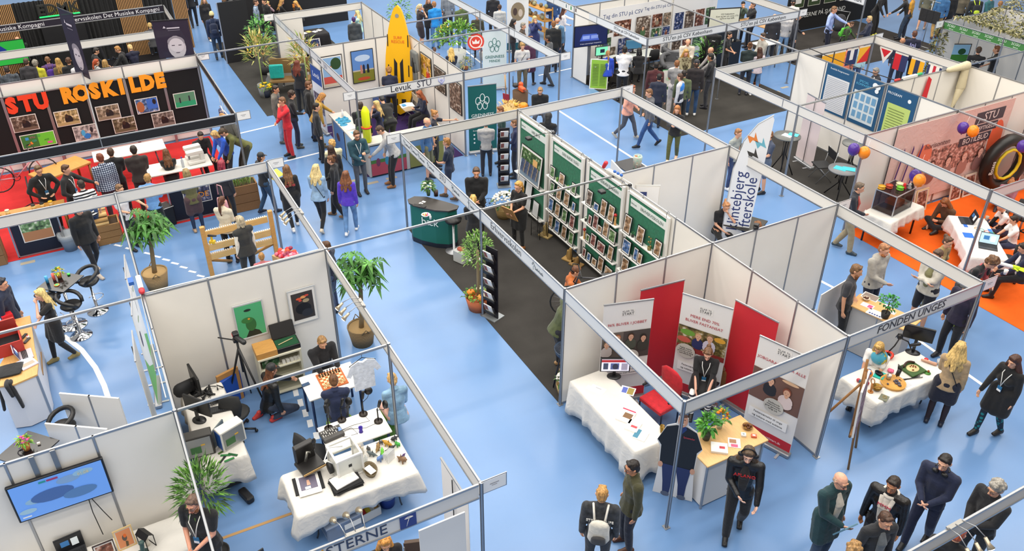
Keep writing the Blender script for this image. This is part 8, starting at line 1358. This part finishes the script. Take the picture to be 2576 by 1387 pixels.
t=thing('television','wall television showing a blue lit corridor','television',(-15.9,8.95,1.42),R_(82));Q_('121216',.3).box(0,0,.35,1.2,.05,.7,bev=.01).build('casing',t);Q_('16204a',.3,emit=.4).box(0,-.026,.35,1.15,.002,.65).build('screen',t);decal(t,[('g','4a66c8',[(-.4,.2),(.3,.18),(.2,.4),(-.3,.42)]),('r',-.3,.25,-.05,.36,'9ab0f0'),('r',0,.25,.25,.36,'8aa0e8'),('t','Vi laver undervisningen i designskolen',0,.1,.05,'e8e8f4')],-.028);Q_('7a7c80',.4,.6).box(0,.06,-.4,.09,.05,1.2).build('stand',t)
for i,y in enumerate((9.75,11.2)):table(-16.1,y,.75,1.35,0,.74,('light grey desk with the green screen computer','light grey desk with the second computer')[i],'b8bcb8','8a8c8e')
monitor(-16.25,9.7,.745,HP-.15,.55,'monitor showing a mint green page','7ad8b0',[('r',-.1,.24,.06,.36,'1a2a4a'),('r',.17,.16,.25,.44,'e8ece8')],emit=.6);monitor(-16.3,11.0,.745,HP-.3,.6,'monitor showing a dim blue page','3a6a8a',[('r',-.28,.44,.28,.46,'8ab8c8')],emit=.3);office_chair(-15.5,9.9,HP+pi,'black swivel chair under the girl in cobalt blue');office_chair(-15.5,11.4,HP+pi-.3,'black swivel chair under the black haired person')
pic('poster_stand','lime green framed poster standing on the floor','poster',(-15.6,9.15,0),R_(50),.6,1.0,'e0e2dc',[('r',-.27,.03,.27,.97,'8ab83a')]+[('r',-.22+.25*s,.12+.05*k,-.02+.25*s,.14+.05*k,'5a7a2a')for k in range(15)for s in(0,1)],.03,-.12)
for i,(x,y,rz)in enumerate([(-15.4,12.0,.8),(-16.1,12.6,2.2)]):t=thing('armchair',('grey lounge chair, the nearer of two','grey lounge chair, the farther of two')[i],'armchair',(x,y,0),rz);g=mat('55565a',.9,kind='cloth');M().mt(g).lathe([(.05,.3),(.33,.32),(.36,.42),(.3,.44),(.01,.43)],0,0,20).build('seat',t);b=M().mt(g);b.tube([(.36*cos(R_(a)),.36*sin(R_(a)),.42+.3*max(0,sin(R_(a-20)*.82)))for a in range(20,241,20)],.07,8).box(0,.33,.6,.5,.1,.4,bev=.04);b.build('backrest',t);[Q_('2a2a2c',.4).tube([(.15*cos(a),.15*sin(a),.32),(.28*cos(a),.28*sin(a),.01)],.015,6).build('leg',t)for a in(.8,2.4,3.9,5.5)]
bistro(1712,178,'small round white table among the standing boys',.72,'d8d8da',.4);bushy(-14.9,13.1,0,'palm plant behind the boy in the dark cap',.4,.5,90,.5,.06,('4a7a3a','6a9a4a'),72,'palm_plant',(.17,.3,'5a5c5e'),tip=.5)
pic('poster_stand','green poster with drawn faces leaning on a table','poster',(-14.0,10.9,0),R_(70),.6,.85,'3aa858',[('e',-.1,.55,.08,.06,'c8e8c8'),('e',.1,.4,.08,.06,'1c5a2c'),('e',-.08,.25,.07,.05,'1c5a2c')],.01,-.1)
t=thing('coffee_machine','black coffee machine tower with cups','coffee machine',(-15.2,13.9,0),HP);k=mat('1a1a1c',.35);M().mt(k).box(0,0,.5,1.4,.5,1.0).build('cabinet',t);M().mt(k).box(-.3,0,1.25,.5,.4,.5,bev=.02).build('brewer',t);M().mt(k).box(.3,0,1.2,.45,.4,.4,bev=.02).build('grinder',t);m=Q_('c8c0b0',.5);[m.cyl(-.5+.12*i,-.18,1.0,1.09,.035)for i in range(8)];m.build('cups',t)
t=thing('television','screen lettered CSV København above the coffee stand','television',(-15.75,14.4,1.3),R_(72));Q_('1a1a1c',.3).box(0,0,.33,1.15,.05,.66).build('casing',t);Q_('c8c8b8',.4,emit=.2).box(0,-.026,.33,1.08,.002,.6).build('screen',t);text(t,'CSV København\nKom og hør om vores STU\nog få en kop kaffe',.075,mat('4a4a44'),(.1,-.03,.38))
t=bistro(1975,62,'tall round table at the upper right',1.0,'9a9c9e',.35)
table(-14.6,15.4,.5,.9,0,.9,'high snack table in front of the grey sweater man','dcd8d0','8a8c8e');table(-16.2,16.6,1.6,.6,.1,1.0,'wooden topped white counter at the top','c89a68','d8d8d6',.04,.05,'wood')
t=thing('portrait_backdrop','black backdrop with four framed portraits and white lettering','backdrop',(-17.2,21.4,0),HP);Q_('121214',.8).box(0,0,1.05,5.0,.05,2.1).build('cloth',t);PX=[-2.0+.86*i for i in range(4)];decal(t,[it for i,x in enumerate(PX)for it in(('r',x-.33,.95,x+.33,2.0,'d8d4c8'),('r',x-.31,.97,x+.31,1.98,'3a4a2a'),('p',x,1.68,.13,('4a5a3a','2a3a5a','d8b020','d8d0c8')[i],('8a6a4a','4a3020','5a3a20','7a2a1c')[i]),('r',x-.16,1.12,x+.16,1.34,'e8e6e0'))]+[('t','SKOLERNE PÅ SJÆLLAND',-.7,.62,.24,'e0e0dc')],-.028)
q=(-15.6,20.0);t=thing('pushchair','dark pushchair behind the boy with the green pack','pushchair',(*q,0),.5);Q_('26262c',.8,kind='cloth').cap((0,0,.55),(0,.25,.8),.24,.2,1,.8).build('seat',t);f=M().mt(ALU());[f.tube([(s*.25,-.4,.1),(s*.25,.3,.9),(s*.25,.55,1.0)],.014,6)for s in(-1,1)];f.tube([(-.25,.55,1.0),(.25,.55,1.0)],.014,6).build('frame',t);[Q_('1a1a1c',.6).tube([(s*.27,b+.1*cos(R_(a)),.11+.1*sin(R_(a)))for a in range(0,360,30)],.02,6,True).build('wheel',t)for s in(-1,1)for b in(-.4,.25)]
t=thing('coat_stand','stand hung with black tote bags','coat stand',(*at(2318,118),0));M().mt(ALU()).tube([(0,0,0),(0,0,1.7)],.015,7).tube([(-.3,0,.02),(.3,0,.02)],.015,6).tube([(-.3,0,1.7),(.3,0,1.7)],.012,6).build('pole',t);[Q_('18181c',.9,kind='cloth').box(a,.05*a,1.15,.3,.05,.45,bev=.02).build('tote_bag',t)for a in(-.25,.0,.25)]
# ---------------- flags, posters, right booths ----------------
FL=[(-9.99,12.9,0,[('r',0,0,1,1,'d8301c'),('r',0,.5,1,1,'f0b020'),('r',.4,.3,.6,1,'f0b020')],'yellow and red signal flag, leftmost in the row'),(-9.99,13.4,0,[('r',0,0,1,1,'f0aa10')],'plain yellow signal flag'),(-9.99,13.9,0,[('r',0,0,1,1,'24305c'),('r',.33,.33,.66,1,'e8e6e2')],'blue signal flag with a white centre'),(-9.99,14.4,0,[('r',0,0,1,1,'d82a1c'),('g','f0b020',[(0,0),(0,1),(1,1)])],'yellow and red diagonal signal flag'),
      (-9.75,15,1,[('g','e4e0dc',[(0,1),(1,1),(.5,.1)]),('g','c8202c',[(.1,1),(.9,1),(.5,.5)])],'white pennant with a red triangle'),(-9.2,15,1,[('r',0,0,.5,1,'c8202c'),('r',.5,0,1,1,'2a305c')],'red and blue halved signal flag'),(-8.65,15,1,[('r',0,0,1,1,'e8a818'),('r',.33,0,.66,1,'2c3454')],'yellow signal flag with a blue middle stripe'),(-8.1,15,1,[('r',0,0,1,1,'2c3460'),('r',.17,0,.83,1,'e8e4e0'),('r',.4,0,.6,1,'c02438')],'blue, white and red striped signal flag'),(-7.5,15,1,[('r',0,0,1,1,'c8242c')],'plain red signal flag, rightmost in the row')]
for x,y,s,its,lb in FL:
    t=thing('signal_flag',lb,'flag',(x+.04,y-(.04 if s else 0),H-FH-.5),0 if s else HP,'signal flags strung under the fascia');w_=.44;sc_=[(i[0],i[1]*w_,i[2]*.46,i[3]*w_,i[4]*.46,i[5])if i[0]=='r' else('g',i[1],[(a*w_,b*.46)for a,b in i[2]])for i in its]
    for k_,yo in((1,-.004),(-1,.004)):decal(t,sc_,-.001,'cloth')if k_>0 else None
    Q_('d8d4cc',.7).box(w_/2,.0,.48,w_,.006,.05).build('hem',t)
for i,(u0,lb,its)in enumerate([(-8.95,'blue poster listing the congress centre stands',[('r',-.38,.06,.38,1.0,'d8dade'),('t','Roskilde Kongrescenter',0,1.2,.065,'e0e8f0')]+[('r',-.35,.1+.05*k,.35,.11+.05*k,'9aa0b0')for k in range(18)]),(-7.97,'blue poster with the hall plan and a white heart',[('r',-.4,.1,.36,.9,'c8d4dc')]+[('r',-.34+.18*a,.18+.24*b,-.22+.18*a,.36+.24*b,'6a9ac0')for a in range(4)for b in range(3)]+[('t','SPECIAL\nKOMPASSET',-.15,1.12,.085,'5ab0d8'),('e',.2,1.18,.08,.07,'e8eef4'),('e',.3,1.16,.07,.07,'e8eef4'),('e',.28,1.05,.06,.06,'e8eef4')]),(-6.97,'blue poster lettered PROGRAM with a lime sheet',[('r',-.34,.1,.34,.9,'b8cc74'),('t','PROGRAM',-.2,1.15,.09,'e8eef4'),('e',.25,1.1,.05,.05,'e8eef4')]+[('r',-.28,.2+.07*k,.2,.215+.07*k,'6a7a44')for k in range(9)])]):
    t=thing('wall_poster',lb,'poster',(u0+.48,11.97,1.13),0);Q_('1f5078',.5).box(0,0,.65,.9,.012,1.3).build('sheet',t);decal(t,its,-.007)
t=thing('wall_banner','big pink portrait banner lettered STU BOTILBUD','banner',(-4.93,12.0,0),HP);Q_('d8b8b0',.7,kind='tablecloth').box(0,0,1.35,4.1,.012,2.1).build('sheet',t)
decal(t,[('r',-.9,.9,1.4,1.6,'b88478','photo'),('e',-.9,1.45,.28,.35,'e0785a'),('e',1.7,1.4,.25,.5,'e0603c'),('r',.7,1.95,1.75,2.25,'3a3440'),('r',.5,1.7,1.6,1.92,'3a3440'),('r',.3,1.45,1.45,1.67,'3a3440'),('t','STU',1.25,2.1,.3,'e8dcd8'),('t','BESKÆFTIGELSE',1.05,1.81,.15,'e8dcd8'),('t','BOTILBUD',.9,1.56,.2,'e8dcd8'),('t','horisonten',-.5,1.72,.2,'6a4a4a'),('t','horison',1.75,1.1,.22,'5a3a40')]+[('p',-.5+.58*k,1.15,.17,('8a5a54','9a7a74','a87a70','8a6a68')[k],('5a3a34','4a302c','a86a5a','6a3a34')[k],'e0b4a4')for k in range(4)]+[('g','3a2a6a',[(a,.5),(a+.05,.5),(a+.22,1.8),(a+.18,1.9)])for a in(-1.9,-1.6,-1.3)],-.007)
for i,(v,lb)in enumerate([(10.9,'framed print leaning behind the tinted box'),(11.35,'framed three-people print leaning on the banner wall'),(12.6,'pink group print leaning on the wall, left of two'),(13.1,'pink group print leaning on the wall, right of two')]):pic('framed_print',lb,'framed picture',(-4.78,v,0),HP,.42,.6,'d8ccb8' if i!=1 else 'e0c898',[('r',-.16,.05,.16,.55,'8a5a4c','photo')],.025,-.12)
q=bistro(1981,341,'tall round grey bistro table with leaflets',1.1,'6a6c6a',.34);sheet(q[0],q[1],1.102,.3,.25,.2,'white leaflets on the tall bistro table');sheet(q[0]+.05,q[1]+.16,1.106,.5,.25,.2,'turquoise leaflet on the tall bistro table','4ab8c0');q=bistro(2122,425,'low round grey table with turquoise leaflets',.74,'74767a',.36);sheet(q[0]-.05,q[1]-.05,.742,.4,.3,.22,'turquoise leaflet, the farther on the low round table','3ab4c0');sheet(q[0]+.08,q[1]+.1,.746,.7,.3,.22,'turquoise leaflet, the nearer on the low round table','3ab4c0')
bistro(2150,360,'round grey table half hidden behind the balloons',1.05,'6a6c6a',.3);folding_chair(-7.2,10.5,toward(-7.2,10.5,300),'black mesh chair with chrome legs in the blue poster booth','1c1c1e','a0a2a6');rollup(-8.1,10.85,R_(170),.75,1.9,'pink white roll-up banner turned sideways behind the bistro table','d8c8c8',[('r',-.35,.5,.35,1.2,'5a5a78','photo')])
t=thing('red_pennant','red fabric pennant hanging on the white wall','pennant',(-6.94,13.5,1.55),HP);m=Q_('d0202a',.7);outline(m,[(-.1,.1),(.0,.0),(.12,.12),(.12,.75),(-.02,.85)],-.006,.012);m.build('fabric',t);t=thing('canvas_sail','cream canvas sail draped over the wall corner','sail',(-6.9,14.7,1.3),0);m=Q_('c8bc9c',.85,kind='tablecloth');m.cap((-.02,-.5,1.16),(0,.15,1.18),.07,.12,1,1).cap((0,.15,1.15),(.05,.1,.6),.12,.16,.6,1).cap((.05,.1,.6),(.1,-.12,.05),.15,.04,.6,1);m.build('fabric',t)
t=thing('toy_strip','power cables with red and green plugs over the poster wall','cables',(-7.0,12.3,H+.01),HP);Q_('17171a',.5).tube([(0,0,.01),(.7,.02,-.02),(1.6,0,-.04),(2.6,0,.02)],.014,6).tube([(0,0,.02),(-.1,1.5,.02),(0,3.0,.03)],.012,6).build('cable',t);Q_('dcdcd8',.4).box(.5,0,.03,.5,.08,.06).build('housing',t);Q_('c83a3a',.4).cap((-.02,0,.03),(.12,0,.03),.035,.03).build('plug',t);Q_('3aa86a',.4).cap((.8,0,.04),(.92,0,.04),.04,.04).build('plug',t)
for i,(u,v,z,c_,lb)in enumerate([(2148,376,2.2,'4a2a8a','purple balloon of the leftmost pair'),(2174,384,2.15,'f08a1c','orange balloon of the leftmost pair'),(2303,442,1.95,'4a2a8a','purple balloon of the lower middle pair'),(2313,454,1.95,'f08a1c','orange balloon of the lower middle pair'),(2423,322,2.15,'4a2a8a','purple balloon in front of the portrait banner'),(2448,330,2.15,'f08a1c','orange balloon in front of the portrait banner'),(2574,368,2.2,'4a2a8a','purple balloon cut by the right edge')]):
    p=back(u,v,z);t=thing('balloon',lb,'balloon',tuple(p),0,'purple and orange balloons');Q_(c_,.25).ball((0,0,0),.125,.125,.145,20,14).build('rubber',t);Q_(c_,.4).lathe([(.016,-.165),(.004,-.145),(.01,-.135)],0,0,8).build('knot',t);Q_('e8e8e8',.5).tube([(0,0,-.15),(.0,.0,-.16),(.05,.04,H-z)],.002,4).build('string',t)
table(-4.33,9.65,.62,1.25,.16,.74,'table below the tinted acrylic box','e0dcd8','2a2a2c');cloth(-4.33,9.65,.66,1.3,.16,.742,.25,'white cloth below the tinted acrylic box',seed=31,sag=1.5)
t=thing('acrylic_box','large tinted acrylic printer enclosure','printer enclosure',(-4.38,9.62,.747),.16);Q_('2a1c1e',.1,alpha=.72).box(0,0,.25,.5,.75,.5).build('tinted_panels',t);e=Q_('c0c2c6',.3,.7);[e.box(a,b,.25,.02,.02,.5)for a in(-.25,.25)for b in(-.375,.375)];[e.box(a,0,z,.02,.75,.02).box(0,a*1.5,z,.5,.02,.02)for a in(-.25,.25)for z in(.01,.5)];e.build('edge_profiles',t);Q_('d8641c',.4).box(0,.1,.15,.3,.3,.1).build('machine',t)
for i,(a,b,c_,lb)in enumerate([(-.15,-.3,'d8a020','yellow filament spool'),(-.1,-.12,'b8401c','orange and black filament spool'),(.1,.12,'d81c20','red gourd shaped vase'),(.08,.02,'6ab82a','lime green spool'),(-.05,.16,'e0d8b0','pale filament spool'),(.16,.22,'9a9c9a','grey ribbed vase'),(.15,.32,'1c1c1e','black ribbed vase')]):m=Q_(c_,.4).lathe([(.04,0),(.05,.03),(.025,.08),(.035,.11),(.01,.14)]if 'vase' in lb else[(.08,0),(.08,.012),(.05,.02),(.05,.05),(.08,.055),(.08,.065)],0,0,16);one(m,'printed_vase' if 'vase' in lb else 'filament_spool',lb+' on the tinted box','vase' if 'vase' in lb else 'spool',(-4.38+a,9.62+b,1.262))
LT=(-2.75,10.45);rl=R_(-40);folding(*LT,1.75,.68,rl,.6,'folding table under the laptops and white paper cloth');cloth(*LT,1.8,.74,rl,.602,.28,'white paper cloth under the laptops','e2dedc',33,sag=1.8);laptop(*at(2485,622,.61),.607,toward(*at(2485,622,.61),190),.36,'open laptop with a pale blue page on the low table',open_=.25);laptop(*at(2428,556,.61),.607,toward(*at(2428,556,.61),110),.34,'dark laptop used by the person in black sleeves','202226',.1)
for i,(u,v,w_,d_,c_,lb)in enumerate([(2436,592,.22,.2,'1c6ad0','large bright blue sheet on the low table'),(2428,566,.2,.08,'2a6ac8','blue strip with white tools on the low table'),(2492,582,.2,.08,'2a7ad0','blue sheet near the paper cup')]):q=at(u,v,.61);sheet(*q,.607,rl,w_,d_,lb,c_)
q=at(2482,552,.62);one(Q_('a89c90',.5).lathe([(.03,0),(.038,.09),(.034,.09),(.028,.01)],0,0,14),'paper_cup','grey paper cup on the low table','cup',(*q,.607));q=at(2470,580,.62);m=M()
for k,c_ in enumerate(('e8a020','2aa8a0','c83a3a','6ac83a')):m.mt(mat(c_,.4)).tube([(-.12+.1*k+.05*cos(R_(a)),.03*k+.05*sin(R_(a)),.008)for a in range(0,360,30)],.005,5,True)
one(m,'filament_rings','coloured rings of filament on the low table','filament',(*q,.607))
t=thing('inflatable_tube','black and yellow ringed towable tube leaning on the wall','tube',(-4.62,13.95,.8),R_(80));m=Q_('1c1a18',.4);m.tube([(.55*cos(R_(a)),0,.55*sin(R_(a))*1.15)for a in range(0,360,20)],.16,10,True);m.build('ring',t);Q_('d8c020',.4).tube([(.36*cos(R_(a)),-.1,.4*sin(R_(a)))for a in range(0,360,30)],.04,6,True).build('inner_pattern',t);text(t,'Boass',.16,mat('e8e8e0'),(-.55,-.17,.0),(HP,-HP,0))
for i in range(3):t=thing('ski',('left','middle','right')[i]+' red and white ski standing by the black tube','ski',(-4.5,14.35+.13*i,.01),HP+.1*i,'red and white skis');m=Q_('c0203a',.3);m.box(0,0,.8,.09,.015,1.6).mt(mat('e8e4e0',.3)).box(0,-.009,.45,.05,.003,.6).box(0,-.009,1.3,.06,.003,.25).mt(mat('c0203a',.3)).cap((0,0,1.6),(0,-.06,1.72),.045,.02,1,.3);m.build('blade',t);Q_('1c1c24',.4).box(0,-.03,.8,.07,.05,.3).build('binding',t)
t=thing('tinsel','blue and silver tinsel bundle behind the skis','tinsel',(-4.55,14.68,.9));m=M();rnd=random.Random(8);[(m.mt(mat(rnd.choice(('2a2a8a','8a8aa8','1c1c4a')),.3,.4)),leaf(m,(rnd.uniform(-.1,.1),rnd.uniform(-.2,.2),rnd.uniform(-.5,.6)),rdir(rnd),.25,.02))for _ in range(220)];m.build('strands',t)
m=Q_('e8921c',.8).box(0,0,.0,.9,.7,.03);o=cloth(.0,9.9,.8,.6,.3,.7,.2,'orange cloth covered table at the right edge','e88a1c',41,sag=2);folding(.0,9.9,.78,.58,.3,.7,'folding table under the orange cloth');office_chair(*at(2560,590),.3,'black swivel chair under the boy in white');office_chair(*at(2520,700),1.3,'black swivel chair behind the man holding a cup')
m=Q_('c8e820',.5);m.cap((0,0,0),(.1,0,0),.05,.05,.5,1);[m.cap((.12,-.045+.03*k,0),(.22+.02*(1-abs(k-1.5)),-.07+.045*k,.0),.014,.012)for k in range(4)];m.cap((.04,-.05,0),(.1,-.11,0),.014,.012);m.mt(mat('e0dedc',.4)).cap((-.22,0,0),(-.02,0,0),.035,.04);one(m,'robot_glove','neon yellow glove on a white robot arm','robot hand',tuple(back(2548,672,1.05)),toward(*at(2548,672,1.05),90)+HP);q=back(2528,690,1.0);one(Q_('e6e2dc',.5).lathe([(.03,0),(.04,.1),(.035,.1),(.028,.01)],0,0,14),'paper_cup','white paper cup held by the man in work trousers','cup',tuple(q))
# camouflage net
t=thing('camouflage_net','green brown camouflage net draped over the booth','camouflage net',(-8.6,19.2,H));m=M();rnd=random.Random(5);CM=('6a6a3c','8a8458','4a4a2c','a09a78')
for _ in range(2600):
    u_=rnd.uniform(0,1);v_=rnd.uniform(0,1);x_=-1.3+4.0*u_;y_=-1.0+2.6*v_;z_=.15-.5*sin(pi*v_)*(.4+.6*u_)+.45*max(0,1-abs(u_-.12)*7)*v_;m.mt(mat(CM[_%4],.8));leaf(m,(x_,y_,z_),rdir(rnd,-.3,.3),rnd.uniform(.1,.2),.07,.3)
for _ in range(300):z_=rnd.uniform(-2.0,-.2);a=rnd.uniform(0,6.28);m.mt(mat(CM[_%3],.8));leaf(m,(-1.45+.17*cos(a),-1.1+.17*sin(a),z_),rdir(rnd),.16,.07)
o=m.build('netting',t);o['kind']='stuff'
pic('display_screen','framed landscape screen under the green fascia','screen',(-9.9,19.0,1.0),R_(60),.7,.6,'1c1c20',[('r',-.32,.03,.32,.57,'8ab8d8'),('r',-.32,.03,.32,.25,'3a7a2c'),('e',.1,.35,.12,.1,'1c4a24')],.02);folding_chair(*at(2545,200),2.0,'black folding chair right of the two men in black','1c1c1e','3a3a3c');one(Q_('1c2018',.8,kind='cloth').cap((0,0,.25),(0,0,1.0),.3,.22,1,.7),'gear_bundle','dark bundle of climbing gear below the camouflage net','gear',(-10.6,19.6,0))
# ---------------- music booth at the upper left ----------------
for i,(a,b)in enumerate([(-8.6,-7.6),(-6.6,-5.5),(-4.3,-3.4),(-2.4,-1.9)]):m=Q_('17120e',.8).box(0,0,1.2,b-a,.02,2.4).mt(mat('b88a58',.6));n=int((b-a)/.055);[m.box(-(b-a)/2+.03+.055*k,-.02,1.2,.03,.03,2.4)for k in range(n)];one(m,'slat_panel',('wooden slat panel at the far left of the music booth','wooden slat panel behind the letters EDMK','wooden slat panel right of the black curtain','wooden slat panel end near the aisle')[i],'wall panel',(-26.9,(a+b)/2,0),HP)
for i,(a,b)in enumerate([(-7.6,-6.6),(-5.5,-4.3),(-3.4,-2.4)]):m=Q_('0d0d10',.95,kind='cloth');m.add([(x_,.05*sin(x_*40),z)for z in(0,2.4)for x_ in[(a-b)/2+(b-a)*k/24 for k in range(25)]],[(k,k+1,26+k,25+k)for k in range(24)]);one(m,'black_curtain',('black curtain left of the letters EDMK','black curtain right of the letters EDMK','narrow black curtain nearest the aisle')[i],'curtain',(-26.95,(a+b)/2,0),HP)
t=thing('letter_sign','dark standing letters EDMK glowing green at the base','sign',(-26.7,-6.2,1.9),HP);text(t,'EDMK',.5,mat('2a2a26',.6),(0,0,.2),ext=.03,off=.01);Q_('20d060',.5,emit=2).box(0,0,-.02,1.3,.05,.03).build('light_strip',t);Q_('17171a',.6).box(0,.05,-.98,1.4,.3,1.88).build('plinth',t)
t=thing('television','television showing a green game at the far left','television',(-24.6,-8.1,1.0),HP);Q_('121216',.3).box(0,0,.4,1.3,.05,.8).build('casing',t);Q_('2a9a3c',.3,emit=.5).box(0,-.026,.4,1.26,.002,.76).build('screen',t);decal(t,[('g','1c3a9a',[(-.5,.3),(.1,.5),(-.1,.7),(-.6,.6)])],-.028)
def keys(x,y,rz,lb):t=thing('keyboard_instrument',lb,'keyboard',(x,y,0),rz);Q_('1c1c20',.4).box(0,0,.8,1.3,.35,.1,bev=.01).build('body',t);Q_('e0e0e0',.3).box(0,-.08,.853,1.2,.14,.006).build('keys',t);[Q_('1c1c20',.4).tube([(s*.45,-.15,.01),(-s*.45,.15,.78)],.015,6).build('leg',t)for s in(-1,1)]
keys(-20.3,-4.3,HP+.3,'electric keyboard in front of the bleached hair boy');keys(-19.7,-3.9,HP-.2,'white keyed instrument beside the dark portrait banner');keys(-20.4,-5.7,HP,'long dark keyboard behind the black bucket hat');table(-19.4,-8.2,.8,1.6,0,.8,'dark table with bowls of fruit at the left edge','1c1a1c','2a2a2c')
for i,(dy,c_,lb)in enumerate([(-.4,'e0c020','yellow items bowl'),(0,'d84a18','orange bowl')]):one(Q_(c_,.5).lathe([(.08,0),(.14,.12),(.1,.16),(.001,.17)],0,0,14),'fruit_bowl',lb+' on the dark table at the left edge','bowl',(-19.2,-8.1+dy,.802))
for x,y,w_,z0,z1,rz,lb,big_ in((-18.15,-3.5,.95,1.35,3.15,R_(75),'wide dark translucent banner with a printed grey face',1),(-17.95,-6.0,.9,2.35,4.1,R_(20),'narrow dark banner with a grey face seen at an angle',0)):
    if big_:z0,z1=2.4,3.45
    t=thing('portrait_banner',lb,'banner',(x,y,z0),rz);hh=z1-z0;Q_('241c34',.6,alpha=.88).box(0,0,hh/2,w_,.008,hh).build('sheet',t);Q_('17151c',.4).box(0,0,hh,w_+.05,.03,.03).build('top_bar',t);Q_('3a3a40',.4).tube([(-w_/2,.03,-(z0-H)-.0),(-w_/2,.03,hh)],.012,6).build('pole',t)
    decal(t,[('e',.05,hh*.28,.24,.32,'b8b4bc'),('e',.05,hh*.42,.23,.16,'8a8690'),('e',.05,hh*.33,.2,.2,'c4c0c8'),('r',-.08,hh*.32,.0,hh*.34,'3a3444'),('r',.1,hh*.32,.18,hh*.34,'3a3444'),('r',.0,hh*.12,.1,hh*.14,'5a5464'),('g','c8c4d0',[(-.22,hh*.8),(-.14,hh*.8),(-.18,hh*.86)]),('r',-.12,hh*.78,.22,hh*.81,'c8c4d0'),('r',-.1,hh*.73,.22,hh*.74,'8a8696')],-.006)
one(Q_('1c1c20',.6).box(0,0,.45,.6,.4,.9,bev=.03),'amplifier','black amplifier cabinet beside the blond keyboard player','amplifier',(-20.6,-3.5,.01))
make_people()
flush_text()
